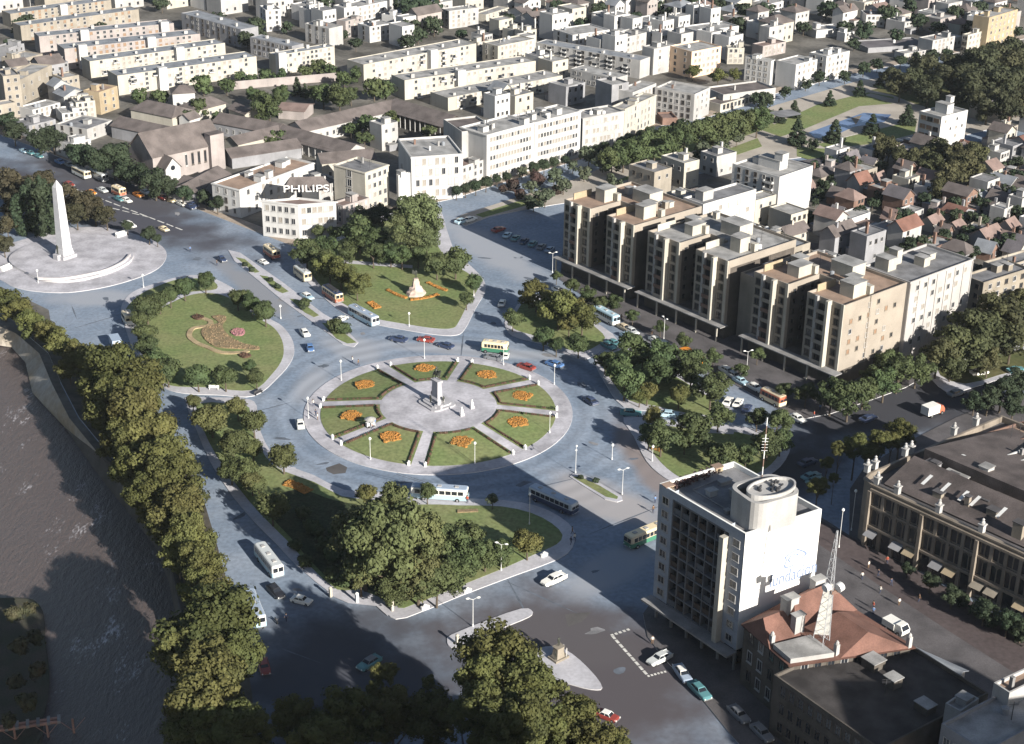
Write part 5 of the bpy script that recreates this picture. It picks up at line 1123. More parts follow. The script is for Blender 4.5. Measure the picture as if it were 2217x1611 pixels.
# rear white slab behind the left houses and the roofs between
rw_ = root_of("white_rear_slab", TQ(22, 27.5, 25.2, 45), "tall white rear slab with faint windows behind the left comb house", "apartment building")
walls(rw_, TQ(20, 27.4, 25.1, 46), .1, TH + .6, WHITE, FLATROOF, .6); facade(rw_, TP(27.4, 25.1)[:2], TP(27.4, 46)[:2], 3, TH - .4, 5, 6, 1.2, 1.4, "ccds", prob=.75)
hut(rw_, *TP(23, 30)[:2], TH, 3, 4, 2.6, trz, OFFW)
for nm_, s0, s1, t0, t1, h2, w_, rf_, lb in (("rear_annexe", 38, 58, 25.2, 33, 17.5, BEIGE, ASBROOF, "grey-roofed rear annexe behind the middle comb house"), ("rear_annexe", 62, 80, 23.5, 34, 16.5, OFFW, ASBROOF, "grey-roofed rear annexe behind the right-hand comb house"), ("rear_annexe", 2, 17, 25.5, 44, 15.5, CREAM, FLATROOF, "cream rear annexe with roof huts behind the left comb house"), ("rear_annexe", 60.5, 67.6, 4, 30, 17.0, BEIGE, FLATROOF, "recessed grey-roofed link between the middle and right comb houses")):
    r = root_of(nm_, TQ(s0, s1, t0, t1), lb, "building"); inn = walls(r, TQ(s0, s1, t0, t1), .1, h2, w_, rf_, .6); clutter(r, inn, h2 - .6, 6, trz, w_); facade(r, TP(s1, t0)[:2], TP(s1, t1)[:2], 3, h2 - 1, 4, 4, 1.1, 1.3, "dc")

# ---------------------------------------------------------------- street of white blocks behind the triangular park
random.seed(31)
CORN = WHITE
block("corner_building", "white corner building with small arched openings and giant white rooftop letters", (566, 434), (645.5, 443), (727, 436), base=521, wall=WHITE, roof=TILEP, trim=WHITE, ortho=False, f0=(5, 3, 1.3, 1.8, "dddc"), f1=(6, 3, 1.3, 1.8, "dscc"), clut=0)
ph_root = bpy.data.objects["corner_building"]
zt = HS(646, 443, 521); la, lb_ = P(620, 414, zt + .2), P(718, 412, zt + .2); d_ = (lb_ - la); d_.z = 0; ln = d_.length; d_.normalize()
o = text_on(ph_root, "PHILIPS", la + d_ * (ln / 2 - .8), d_, zt - .1, 3.0, METALW, "rooftop_letters", depth=.12, sx=1.0)
wx = max(v.co.x for v in o.data.vertices) - min(v.co.x for v in o.data.vertices)
k_ = ln / wx; o.matrix_basis = o.matrix_basis @ Matrix.Scale(k_, 4, (1, 0, 0))
m = MB()
for i in range(8):
    p = la + d_ * ln * i / 7; nn = Vector((d_.y, -d_.x, 0)); m.tube((p.x - nn.x * .1, p.y - nn.y * .1, zt - .6), (p.x - nn.x * .15, p.y - nn.y * .15, zt + 2.3), .07, n=4); m.tube((p.x - nn.x * 1.5, p.y - nn.y * 1.5, zt - .6), (p.x - nn.x * .15, p.y - nn.y * .15, zt + 2.1), .05, n=4)
m.build("letter_frame", DARKM, ph_root)
nb_ = Vector((-d_.y, d_.x, 0)); q0 = la + nb_ * 2.2 - d_ * 1.0; q1 = la + d_ * (ln - .5) + nb_ * 2.2
m = MB(); Zv = Vector((0, 0, 1)); zt_ = Zv * (zt - .6 - la.z)
A0, B0, C0, D0 = q0 + zt_, q1 + zt_, q1 + nb_ * 6 + zt_, q0 + nb_ * 6 + zt_; r0_, r1_ = (A0 + D0) / 2 + Zv * 3.4 + d_ * 2, (B0 + C0) / 2 + Zv * 3.4 - d_ * 2
for f in ((A0, B0, r1_, r0_), (C0, D0, r0_, r1_), (D0, A0, r0_), (B0, C0, r1_)): m.poly(f)
m.build("hip_roof", TILEG, ph_root)
block("terrace_building", "white building with a terracotta roof terrace left of the corner building", (466, 393), (518, 411), (680, 352), base=474, wall=WHITE, roof=TERRA, trim=WHITE, f0=(3, 3, 1.1, 1.7, "dk"), f1=(9, 3, 1.2, 1.7, "dsc"), clut=8)
block("rear_house", "plain pale house joining the terrace building to the corner building", (652, 388), (690, 404), (738, 390), base=450, wall=OFFW, roof=TILEG, f1=(4, 2, 1.1, 1.5, "dc"), clut=3)
block("stepped_building", "low rusty-roofed house between the corner building and the cream block", (725, 436), (742, 446), (800, 428), base=488, wall=PINK, roof=TILEP, f0=(2, 3, 1, 1.5, "d"), f1=(5, 3, 1.1, 1.5, "dsc"), clut=3)
block("cream_block", "cream four-storey block with a dark light shaft on its side", (722, 356), (790, 374), (856, 360), base=463, wall=CREAM, roof=FLATROOF, f0=(1, 4, 2.0, 2.6, "d", {'prob': .6}), f1=(4, 4, 1.3, 1.6, "csdd"), clut=3, trim=CREAM)
block("narrow_house", "narrow lower white house between the cream block and the classical block", (840, 385), (858, 378), (884, 372), base=455, wall=WHITE, roof=FLATROOF, f1=(3, 3, 1.1, 1.5, "dcs"), clut=1)
block("classical_block", "tall white classical block with pilasters and deep cornice", (862, 300), (890, 340), (992, 320), base=437, wall=WHITE, roof=LTROOF, trim=WHITE, f0=(2, 3, 1.2, 1.6, "c", {'prob': .5}), f1=(7, 4, 1.2, 2.2, "cssd"), clut=4)
block("low_link_house", "lower house with a rusty mansard between two white blocks", (985, 350), (996, 362), (1050, 345), base=412, wall=OFFW, roof=TILEP, f1=(4, 3, 1.0, 1.4, "cds"), clut=1)
block("end_gable_house", "white gabled end house with one tall dark opening", (960, 258), (1000, 285), (1050, 262), h=15.5, wall=OFFW, roof=TILEG, f1=(1, 1, 2.6, 5.5, "d", {'z0': 7, 'z1': 14.6, 'sill': .1}), clut=0)
r, q, hw, rz = block("long_white_block", "first part of the long white terrace with rows of small windows", (1020, 268), (1054, 292), (1157, 265), base=398, wall=WHITE, roof=LTROOF, trim=WHITE, f1=(14, 5, 1.0, 1.5, "ccddc"), clut=9)
block("long_white_block", "middle part of the long white terrace with a glazed roof strip", (1125, 245), (1158, 265), (1258, 240), base=368, wall=WHITE, roof=LTROOF, trim=WHITE, f1=(14, 5, 1.0, 1.5, "ccddc"), clut=10)
block("long_white_block", "right part of the long white terrace with tall light windows", (1240, 240), (1262, 256), (1352, 240), base=340, wall=OFFW, roof=LTROOF, trim=OFFW, f1=(10, 4, 1.0, 1.7, "cssc"), clut=4)
block("long_white_block", "last taller part of the white terrace before the red garage", (1335, 225), (1353, 236), (1421, 205), base=302, wall=CREAM, roof=LTROOF, trim=CREAM, f1=(8, 4, 1.0, 1.6, "cssd"), clut=2)
block("grey_tower_block", "pair of grey blank stair towers rising behind the white terrace", (1290, 172), (1325, 184), (1363, 178), base=262, wall=GREYW, roof=LTROOF, f1=(1, 5, 1.6, 1.8, "d"), clut=1)
block("pale_upper_block", "pale attic block above the last part of the white terrace", (1360, 184), (1370, 200), (1421, 180), base=265, wall=OFFW, roof=LTROOF, f1=(6, 3, 1.1, 1.8, "cs"), clut=1)
block("pale_apartment_house", "pale corner apartment house with shaded balconies on its left face", (1418, 189), (1504, 204), (1545, 190), base=264, wall=OFFW, roof=LTROOF, f0=(6, 4, 1.3, 1.5, "dk"), f1=(3, 4, .9, 1.2, "cd", {'prob': .6}), clut=2)
block("red_garage", "low brick-red shed at the foot of the pale corner apartment house", (1422, 243), (1435, 256), (1462, 250), base=272, wall=BRICK, roof=TILEP, clut=0)
block("low_shop_row", "low cream shops along the park street", (1548, 210), (1560, 226), (1625, 208), base=245, wall=CREAM, roof=TILEG, f1=(7, 1, 1.4, 1.8, "dk"), clut=2)
block("brown_roof_hall", "long brown-roofed hall behind the low cream shops", (1545, 186), (1566, 205), (1680, 190), h=5, wall=OFFW, roof=TILEG, clut=1)

# ---------------------------------------------------------------- church
random.seed(41)
he = 8.5
cq = quad((292, 300), (330, 340), (482, 308), he)
ch = root_of("church", cq, "plain pinkish church with a steep brown tiled roof and small round-windowed porch", "church")
cpl = [Vector((*p, 0)) for p in cq]; uE = (cpl[2] - cpl[1]).normalized(); uS = (cpl[0] - cpl[1]).normalized()
Wc = (cpl[0] - cpl[1]).length; Lc = (cpl[2] - cpl[1]).length
Wc = min(Wc, 15); n0 = cpl[1]; cq = [(v.x, v.y) for v in (n0, n0 + uE * Lc, n0 + uE * Lc + uS * Wc, n0 + uS * Wc)]
gable(ch, cq, .1, he, he + 6.0, PINK, TILEG)
facade(ch, (n0 + uE * Lc * .38).xy, (n0 + uE * Lc).xy, 1, he, 6, 1, .9, 4.0, "dk", sill=.3)
pp = n0 + uE * Lc * .16; nS = -uS
pq = [(v.x, v.y) for v in (pp + nS * 5.0 - uE * 2.6, pp + nS * 5.0 + uE * 2.6, pp + uE * 2.6 + uS * .3, pp - uE * 2.6 + uS * .3)]
gable(ch, pq, .1, 5.6, 8.6, WHITE, TILEG, axis=1, rn="porch_roof")
c = pp + nS * 5.04; m = MB(); m.loft([[(c.x + uE.x * .8 * k * math.cos(a) + nS.x * dd, c.y + uE.y * .8 * k * math.cos(a) + nS.y * dd, 5.4 + .8 * k * math.sin(a)) for a in [2 * PI * i / 14 for i in range(14)]] for k, dd in ((1, 0), (1, .05))]); m.build("round_window", GLASSD, ch)
tq = n0 + uE * (Lc - 3); hut(ch, tq.x, tq.y, .1, 5, 3.5, 12, math.atan2(uE.y, uE.x), PINK, "buttress_tower", TILEG)

# ---------------------------------------------------------------- tiled wings of the convent
def wing(lab, a, b, w, he=4.2, rise=1.9, wall=OFFW, roof=TILEG, ver=0, z=None, hip=0, name="tiled_wing", wins=0, kinds="d"):
    """gabled wing whose ridge runs between the photo points a and b"""
    zr = he + rise; p, q = P(*a, zr), P(*b, zr); d = (q - p); d.z = 0; L = d.length; d.normalize(); n = Vector((-d.y, d.x, 0))
    if n.y < 0: d = -d; n = -n; p, q = q, p
    poly = [(v.x, v.y) for v in (p - n * w / 2, q - n * w / 2, q + n * w / 2, p + n * w / 2)]
    r = root_of(name, poly, lab, "building"); gable(r, poly, .1, he, zr, wall, roof, hip=hip)
    if wins: facade(r, poly[0], poly[1], .5, he, wins, 1, 1.0, 1.5, kinds, sill=.25)
    if ver:
        for i in range(ver):
            t = (i + .5) / ver; v = p.lerp(q, t) - n * (w / 2 + 1.2); m = MB(); m.tube((v.x, v.y, .1), (v.x, v.y, he - .5), .16, n=6); m.build("veranda_post", OFFW, r)
        m = MB(); a0, a1 = p - n * (w / 2 + 1.6), q - n * (w / 2 + 1.6); b0, b1 = p - n * w / 2, q - n * w / 2
        m.poly([(a0.x, a0.y, he - .55), (a1.x, a1.y, he - .55), (b1.x, b1.y, he + .02), (b0.x, b0.y, he + .02)]); m.poly([(a0.x, a0.y, he - .65), (b0.x, b0.y, he - .08), (b1.x, b1.y, he - .08), (a1.x, a1.y, he - .65)]); m.build("veranda_roof", roof, r)
    return r
wing("long tiled wing with white wall running up to the far corner of the court", (640, 263), (858, 214), 9.5, 5.0, 2.4, wins=14, kinds="dc", ver=0)
wing("tiled wing with a dark columned veranda on the right of the court", (856, 214), (985, 250), 9.5, 5.4, 2.4, wall=DKWALL, ver=12)
wing("tiled wing with a shaded veranda on the left of the court", (605, 268), (770, 312), 8.5, 4.6, 2.0, ver=12)
wing("brown tiled wing ending behind the church", (478, 244), (610, 268), 9, 4.6, 2.2, wall=GREYW, wins=8)
wing("front tiled wing with white wall along the church court", (500, 296), (600, 272), 7.5, 4.6, 1.8, wall=CREAM, wins=7)
wing("grey tiled wing in front of the court near the cream block", (690, 332), (805, 322), 8.5, 6.5, 2.0, wall=CREAM, wins=5)
wing("low brown roof between the church and the terrace building", (490, 322), (640, 300), 9, 4.0, 1.8, wall=GREYW)
wing("low brown roof below the church porch", (395, 400), (470, 360), 9, 4.0, 2.0, wall=GREYW)
wing("small brown roof at the foot of the church wall", (400, 380), (455, 395), 8, 3.8, 1.8, wall=GREYW)
wing("flat-pitched grey roof left of the church", (262, 252), (372, 275), 10, 4.6, 2.0, wall=GREYW)
wing("tiled house roof in the upper convent garden", (305, 214), (395, 232), 11, 4.4, 2.4, wall=CREAM, hip=3)
wing("tiled annexe behind the white two-storey house", (402, 222), (470, 205), 9, 4.4, 2.2, wall=CREAM, hip=3, wins=3)
wing("small white gabled house in the convent garden", (398, 247), (420, 240), 5, 4.2, 1.6, wall=WHITE)
r = wing("white two-storey house with hip roof in the convent grounds", (370, 186), (418, 183), 8, 7.0, 1.8, wall=WHITE, hip=3, wins=3, name="white_house")
wing("rust-red low roof among the garden trees", (612, 222), (668, 226), 10, 3.6, 1.2, wall=PINK, roof=TILEP)
wing("low tiled shed roof in the upper garden", (510, 222), (545, 235), 6, 3.6, 1.6, wall=CREAM)
gw = MB(); a, b = P(505, 195), P(735, 175); d = (b - a).normalized(); 
gw.box(((a.x + b.x) / 2, (a.y + b.y) / 2, .1), ((b - a).length, .4, 3.2), math.atan2(d.y, d.x)); tag(gw.build("garden_wall", PINK), "long pinkish garden wall below the estate blocks", "wall")
gw = MB(); a, b = P(686, 282), P(835, 240); d = (b - a).normalized(); gw.box(((a.x + b.x) / 2, (a.y + b.y) / 2 - 1.5, .1), ((b - a).length, .35, 2.4), math.atan2(d.y, d.x)); tag(gw.build("garden_wall", WHITE), "white court wall under the long tiled wing", "wall")
c = PR(P(700, 320, 0)); 

# ---------------------------------------------------------------- estate slabs at the upper left and centre
random.seed(51)
def slab(lab, Lp, Np, Rp, base, wall, roof=ASBROOF, nz=4, nx=12, kinds="cds", stairs=(), group="estate slabs", end="d", f1=True, balc=0.0):
    h = HS(Np[0], Np[1], base); poly = quad(Lp, Np, Rp, h)
    r = root_of("slab_block", poly, lab, "apartment building", group); inn = walls(r, poly, .1, h, wall, roof, .25, .2)
    e = Vector(poly[2]) - Vector(poly[1]); rz = math.atan2(e.y, e.x); L = e.length; e.normalize(); n = Vector((e.y, -e.x))
    longi = 1 if L > (Vector(poly[1]) - Vector(poly[0])).length else 0
    p, q = Vector(poly[longi]), Vector(poly[longi + 1])
    facade(r, p, q, .3, h - .2, nx, nz, 1.25, 1.25, kinds, prob=.9)
    if balc:
        facade(r, p, q, .3, h - .2, int(nx * .5), nz, 2.3, 2.2, nm="balcony", mesh=BALC, sill=0.0, prob=balc, off=.01)
    d = (q - p).normalized(); n = Vector((d.y, -d.x))
    for s in stairs:
        c = p + (q - p) * s + n * 1.2; m = MB(); m.box((c.x, c.y, .1), (3.4, 2.6, h + 1.2), math.atan2(d.y, d.x)); m.build("stair_tower", WHITE, r)
    for i in range(max(2, nx // 3)):
        c = p + (q - p) * ((i + .5) / max(2, nx // 3)) - n * random.uniform(2, 6); m = MB(); m.box((c.x, c.y, h - .25), (random.uniform(.8, 1.6), 1.0, random.uniform(.8, 1.5)), rz); m.build("chimney", OFFW, r)
    return r
slab("nearest grey-roofed cream slab in the upper left estate", (230, 152), (254, 164), (555, 122), 208, CREAM, stairs=(.30,), nx=22, balc=.25)
slab("second grey-roofed cream slab in the upper left estate", (173, 123), (194, 133), (487, 93), 176, CREAM, stairs=(.64,), nx=22, balc=.2)
slab("third pale slab with reddish windows in the upper left estate", (119, 95), (139, 106), (433, 73), 152, PINK, stairs=(.12, .62), nx=20, kinds="dbc")
slab("fourth slab with white stair towers in the upper left estate", (70, 70), (84, 79), (376, 50), 122, PINK, stairs=(.32, .92), nx=18, kinds="dbc")
slab("fifth far slab at the top left", (30, 48), (44, 56), (300, 20), 95, BEIGE, nx=16, kinds="bdc")
slab("sixth distant brownish slab at the top left corner", (8, 22), (22, 30), (240, 0), 62, BEIGE, nx=14, kinds="bd", stairs=(.5,))
slab("dark-sided slab set crosswise behind the cream estate", (392, 28), (521, 64), (540, 52), 105, GREYW, nx=10, nz=4, kinds="dk")
slab("second dark-sided slab set crosswise by the trees", (541, 80), (632, 100), (648, 92), 140, GREYW, nx=8, nz=3, kinds="dk")
slab("short cream slab above the convent garden wall", (576, 115), (597, 120), (724, 100), 164, CREAM, stairs=(.06,), nx=12, kinds="cds")
slab("nearest-left cream slab with roof chimneys in the centre estate", (754, 128), (787, 140), (1031, 94), 190, CREAM, roof=LTROOF, nx=18, nz=4, stairs=(.58,), group="centre estate slabs", balc=.3)
slab("middle cream slab with white balconies in the centre estate", (842, 162), (876, 174), (1160, 132), 218, CREAM, roof=LTROOF, nx=20, nz=3, stairs=(.40,), group="centre estate slabs", balc=.3)
slab("front cream slab with coloured balconies in the centre estate", (935, 198), (970, 212), (1218, 163), 242, CREAM, roof=LTROOF, nx=18, nz=3, stairs=(), group="centre estate slabs", balc=.4)
slab("long slab striped with dark balconies facing left", (1160, 92), (1386, 131), (1414, 124), 172, OFFW, roof=ASBROOF, nx=12, nz=4, kinds="dk", group="centre estate slabs", balc=.95)
slab("low slab with shaded undercroft behind the white terrace", (1235, 148), (1330, 170), (1360, 162), 200, OFFW, roof=LTROOF, nx=8, nz=2, kinds="d", group="centre estate slabs")

# ---------------------------------------------------------------- free-standing blocks (upper middle and right)
random.seed(61)
BL = [
 ("white_apartment_block", "white slab-sided block with a grey roof at the top, near the dark crosswise slab", (562, 12), (575, 22), (600, 14), 70, WHITE, LTROOF, (2, 4), (2, 4)),
 ("white_apartment_block", "tall pale block with dark balcony stacks in the upper middle", (660, 50), (712, 62), (744, 56), 104, OFFW, LTROOF, (3, 4), None),
 ("pink_apartment_block", "pinkish balcony block in the upper middle", (738, 40), (748, 46), (786, 36), 84, PINK, LTROOF, None, (3, 4)),
 ("white_cube_house", "blank white cube house in the upper middle", (788, 48), (800, 58), (848, 50), 94, WHITE, LTROOF, (1, 3), (4, 3)),
 ("white_apartment_block", "bright white block right of the cube house", (840, 26), (852, 34), (892, 22), 66, WHITE, LTROOF, None, (4, 3)),
 ("white_apartment_block", "white roofs at the top beside the cube house", (740, 8), (760, 18), (838, 2), 52, WHITE, LTROOF, None, (7, 3)),
 ("white_apartment_block", "small white block at the top between two tall blocks", (640, 6), (655, 14), (700, 6), 48, WHITE, LTROOF, None, (4, 3)),
 ("grey_sided_block", "grey-sided pale block at the top right of the upper trees", (950, 18), (972, 24), (1036, 16), 64, OFFW, LTROOF, (2, 4), (5, 4)),
 ("cream_low_block", "long cream low block at the top, in front of small houses", (1042, 24), (1052, 32), (1102, 16), 48, CREAM, LTROOF, None, (5, 2)),
 ("cream_apartment_block", "cream block left of the dark-striped slab", (1050, 90), (1078, 100), (1158, 84), 150, CREAM, LTROOF, (2, 4), (8, 4)),
 ("white_apartment_block", "white two-stair block above the dark-striped slab", (1215, 60), (1240, 76), (1320, 64), 112, WHITE, LTROOF, (2, 3), (8, 3)),
 ("white_apartment_block", "pale block behind the dark-striped slab's right end", (1320, 72), (1342, 84), (1400, 70), 122, OFFW, LTROOF, (2, 3), (5, 3)),
 ("pale_stair_block", "pale block with twin blank stair towers", (1408, 96), (1416, 106), (1464, 96), 164, OFFW, LTROOF, None, (2, 4)),
 ("peach_apartment_house", "peach-coloured apartment house with small windows", (1464, 96), (1498, 112), (1562, 100), 170, mat("peach_plaster", (.66, .48, .34), var=.05), LTROOF, (2, 4), (6, 4)),
 ("cream_apartment_house", "cream apartment house right of the peach one", (1572, 98), (1576, 104), (1612, 104), 140, CREAM, LTROOF, None, (3, 3)),
 ("white_gable_block", "blue-white blank block with a shaded right side near the pool park", (1606, 116), (1614, 122), (1670, 132), 176, WHITE, LTROOF, (1, 3), (4, 4)),
 ("white_gable_block", "tall blank white block with a pinkish face near the pool park", (1690, 128), (1724, 140), (1770, 128), 196, WHITE, LTROOF, None, (4, 4)),
 ("white_apartment_house", "big white apartment house at the corner of the pool park", (1758, 112), (1790, 122), (1840, 110), 178, WHITE, LTROOF, (2, 4), (5, 4)),
 ("white_apartment_block", "wide white block with roof huts above the peach house", (1480, 56), (1510, 68), (1600, 56), 108, WHITE, LTROOF, (2, 3), (7, 3)),
 ("white_apartment_block", "white block with a tall chimney stack near the upper right", (1360, 40), (1385, 52), (1445, 42), 84, WHITE, LTROOF, None, (5, 3)),
 ("pink_low_house", "pinkish low building above the blank white blocks", (1640, 92), (1652, 100), (1702, 90), 126, PINK, TILEP, None, (5, 2)),
 ("white_hall", "white hall with a rounded roof near the upper right", (1755, 56), (1768, 66), (1830, 60), 84, WHITE, LTROOF, None, (3, 1)),
 ("long_pale_block", "long pale low block along the park at the upper right", (1950, 108), (1958, 116), (2020, 106), 132, OFFW, LTROOF, None, (8, 2)),
 ("long_pale_block", "taller pale block along the park at the upper right", (2012, 76), (2020, 88), (2068, 78), 126, OFFW, LTROOF, None, (5, 4)),
 ("long_pale_block", "cream block with a shaded side along the park at the upper right", (2068, 78), (2096, 76), (2140, 64), 116, CREAM, LTROOF, (2, 3), (5, 3)),
 ("beige_apartment_tower", "tall beige apartment building with bright windows at the upper right corner", (2130, 26), (2142, 38), (2204, 20), 110, YELW, LTROOF, None, (6, 5)),
 ("blue_grey_house", "blue-grey roofed house left of the beige apartment building", (2104, 30), (2112, 36), (2138, 28), 66, WHITE, mat("blue_tin", (.22, .27, .36), var=.1), None, (2, 2)),
 ("long_dark_shed", "long dark-roofed shed with a pale stripe at the upper right", (1845, 88), (1880, 104), (2010, 96), 116, GREYW, TILED, None, None),
 ("white_small_house", "small white house among trees at the upper right", (1822, 66), (1830, 72), (1850, 68), 92, WHITE, LTROOF, None, (2, 2)),
 ("white_small_house", "white house with a chimney near the top right", (1690, 22), (1700, 30), (1730, 24), 50, WHITE, LTROOF, None, (3, 2)),
 ("white_small_house", "blue-white double house near the top right", (1864, 22), (1876, 32), (1912, 28), 60, WHITE, TILEP, None, (4, 2)),
]
for nm, lab, l, n, r_, base, wl2, rf, f0, f1 in BL:
    block(nm, lab, l, n, r_, base=base, wall=wl2, roof=rf, par=.45, f0=(f0[0], f0[1], 1.2, 1.4, "dk") if f0 else None, f1=(f1[0], f1[1], 1.2, 1.4, "ccds") if f1 else None, clut=random.randint(1, 4), cat="apartment building" if "apartment" in nm else "building", ortho=True)

# big individual buildings on the right
r, q, hh, rz = block("white_tower_house", "tall white apartment house with a blank sunlit end wall behind the comb", (1586, 354), (1688, 383), (1737, 352), base=476, wall=WHITE, roof=LTROOF, f0=(5, 6, 1.2, 1.4, "dk"), clut=2)
a, b = Vector(q[0]), Vector(q[1]); d = (b - a).normalized(); rr = (Vector(q[2]) - b)
facade(r, a + (b - a) * .62, b - d * .4, .3, hh - .5, 1, 6, 3.4, 2.3, nm="balcony", mesh=BALC, sill=0, off=.02)
c = (a + b) / 2 + rr * .5; hut(r, c.x, c.y, hh - .6, 8, 4, 2.8, rz, WHITE); hut(r, c.x + d.x * 3, c.y + d.y * 3, hh + 2.2, 3, 3, 2.2, rz, WHITE); hut(r, c.x - d.x * 5, c.y - d.y * 5, hh - .6, 3, 3, 1.8, rz, OFFW)
r, q, hh, rz = block("white_villa_tower", "small white tower block with a dark shaded face beside the pool park", (1988, 241), (2039, 253), (2096, 238), base=332, wall=WHITE, roof=LTROOF, f0=(3, 4, 2.4, 1.6, "bk"), f1=(4, 4, .9, 1.1, "cd", {'prob': .6}), clut=0)
c = Vector((sum(p[0] for p in q) / 4, sum(p[1] for p in q) / 4)); hut(r, c.x, c.y, hh - .6, 5, 3.5, 3.2, rz, WHITE); hut(r, c.x + 2, c.y + 1.5, hh + 2.6, 2, 2, 2, rz, WHITE)
r, q, hh, rz = block("brown_apartment_house", "brownish shaded apartment house at the right edge beside the comb's far end", (2100, 590), (2130, 612), (2230, 580), base=700, wall=STONEC, roof=FLATROOF, f0=(2, 4, 1.3, 1.4, "k"), f1=(5, 4, 1.3, 1.4, "kd"), clut=2)
block("grey_apartment_house", "dull grey apartment house with balconies at the right edge", (2150, 560), (2166, 580), (2260, 552), base=650, wall=BEIGE, roof=FLATROOF, f1=(5, 4, 1.4, 1.5, "kd"), clut=2)

# left-hand cluster by the avenue
LB_ = [
 ("beige_corner_tower", "narrow beige block with dark windows at the left edge", (-10, 150), (6, 165), (30, 150), 258, BEIGE, FLATROOF, None, (2, 5)),
 ("beige_gabled_block", "large blank beige block near the left edge", (26, 155), (36, 176), (112, 140), 232, BEIGE, LTROOF, (1, 3), (4, 2)),
 ("ochre_block", "ochre-topped square block above the white houses by the avenue", (200, 188), (214, 200), (254, 186), 250, YELW, TERRA, (1, 2), (2, 3)),
 ("grey_white_house", "broad grey-white house with blank side wall by the avenue", (120, 268), (188, 280), (256, 262), 308, OFFW, FLATROOF, (3, 2), (2, 2)),
 ("white_house", "low white house with bright parapets by the avenue", (56, 226), (70, 238), (130, 222), 262, WHITE, LTROOF, None, (5, 2)),
 ("white_house", "white stepped house in the middle of the left cluster", (120, 232), (134, 246), (180, 234), 270, WHITE, LTROOF, None, (4, 2)),
 ("grey_house", "grey flat-roofed house with roof plants by the avenue", (40, 258), (62, 272), (120, 258), 300, GREYW, FLATROOF, None, (4, 2)),
 ("pale_house", "pale narrow house next to the big grey-white house", (152, 210), (164, 222), (200, 212), 262, CREAM, FLATROOF, None, (3, 3)),
 ("beige_house", "beige house with a rooftop terrace behind the left cluster", (22, 118), (40, 130), (92, 116), 166, BEIGE, LTROOF, None, (4, 2)),
 ("grey_house", "weathered house at the left edge above the beige block", (6, 95), (18, 104), (52, 94), 140, GREYW, LTROOF, None, (3, 2)),
 ("white_gate_house", "white house facing the avenue with dark openings", (128, 300), (150, 312), (196, 300), 345, WHITE, FLATROOF, (2, 2), (3, 2)),
]
for nm, lab, l, n, r_, base, wl2, rf, f0, f1 in LB_:
    block(nm, lab, l, n, r_, base=base, wall=wl2, roof=rf, par=.5, f0=(f0[0], f0[1], 1.1, 1.5, "dk") if f0 else None, f1=(f1[0], f1[1], 1.1, 1.4, "dcd") if f1 else None, clut=random.randint(2, 5))

# ---------------------------------------------------------------- small houses filling the districts
random.seed(77)
w1, w2 = P(1054, 395), P(1258, 340); SA = math.atan2(w2.y - w1.y, w2.x - w1.x)
def inpoly(x, y, poly):
    c = False
    for i in range(len(poly)):
        (x1, y1), (x2, y2) = poly[i - 1], poly[i]
        if (y1 > y) != (y2 > y) and x < (x2 - x1) * (y - y1) / (y2 - y1) + x1: c = not c
    return c
HOUSEN = {}
def house(x, y, w, d, rz, wall, roof, kind, place, hh):
    wn = {WHITE: "white", OFFW: "pale", CREAM: "cream", BEIGE: "beige", PINK: "pinkish", GREYW: "grey", BRICK: "brick", YELW: "ochre"}[wall]
    rn = {TILEG: "brown tiled", TILED: "dark slate", TILER: "red tiled", TILEP: "rusty tin", ASBROOF: "grey sheet", LTROOF: "pale flat", FLATROOF: "grey flat"}[roof]
    poly = rect((x, y), w, d, rz); r = thing("small_house", (x, y, .1), "%s house with %s roof %s" % (wn, rn, place), "house", "small houses " + place)
    for k in (-.5, 0, .5): FOOT.append((x + math.cos(rz) * w * k, y + math.sin(rz) * w * k, max(w, d) * .40))
    if kind == 'flat':
        inn = walls(r, poly, .05, hh, wall, roof, .4, .22)
        if random.random() < .5: hut(r, x + random.uniform(-1, 1), y + random.uniform(-1, 1), hh - .4, 2.6, 2.2, 1.8, rz, wall)
    else: gable(r, poly, .05, hh, hh + random.uniform(1.5, 2.6), wall, roof, axis=random.choice((0, 1)) if kind == 'gable' else (0 if w > d else 1), hip=(min(w, d) * .45 if kind == 'hip' else 0))
    if random.random() < .55:      # lean-to at the back or the side
        s_ = random.choice((-1, 1)); ew, ed, eh2 = w * random.uniform(.35, .6), random.uniform(2, 3.2), random.uniform(2.2, 3.0); ox, oy = random.uniform(-.2, .2) * w, s_ * (d / 2 + ed / 2 - .02)
        m = MB(); m.box((x + ox * math.cos(rz) - oy * math.sin(rz), y + ox * math.sin(rz) + oy * math.cos(rz), .05), (ew, ed, eh2), rz); m.box((x + ox * math.cos(rz) - oy * math.sin(rz), y + ox * math.sin(rz) + oy * math.cos(rz), .05 + eh2), (ew + .3, ed + .3, .12), rz, 1); m.build("extension", [random.choice((wall, OFFW, GREYW)), random.choice((ASBROOF, LTROOF, TILEP))], r)
    if random.random() < .7:
        m = MB(); cx, cy = x + random.uniform(-2, 2), y + random.uniform(-2, 2); m.box((cx, cy, hh * .8), (.7, .7, hh * .2 + 3.0), rz); m.build("chimney", random.choice((wall, BRICK, OFFW)), r)
    nz = 2 if hh > 5 else 1
    facade(r, poly[0], poly[1], .2, hh, random.randint(2, 3), nz, 1.1, 1.3, "dk", prob=.85)
    facade(r, poly[1], poly[2], .2, hh, 2, nz, 1.0, 1.2, "dc", prob=.7)
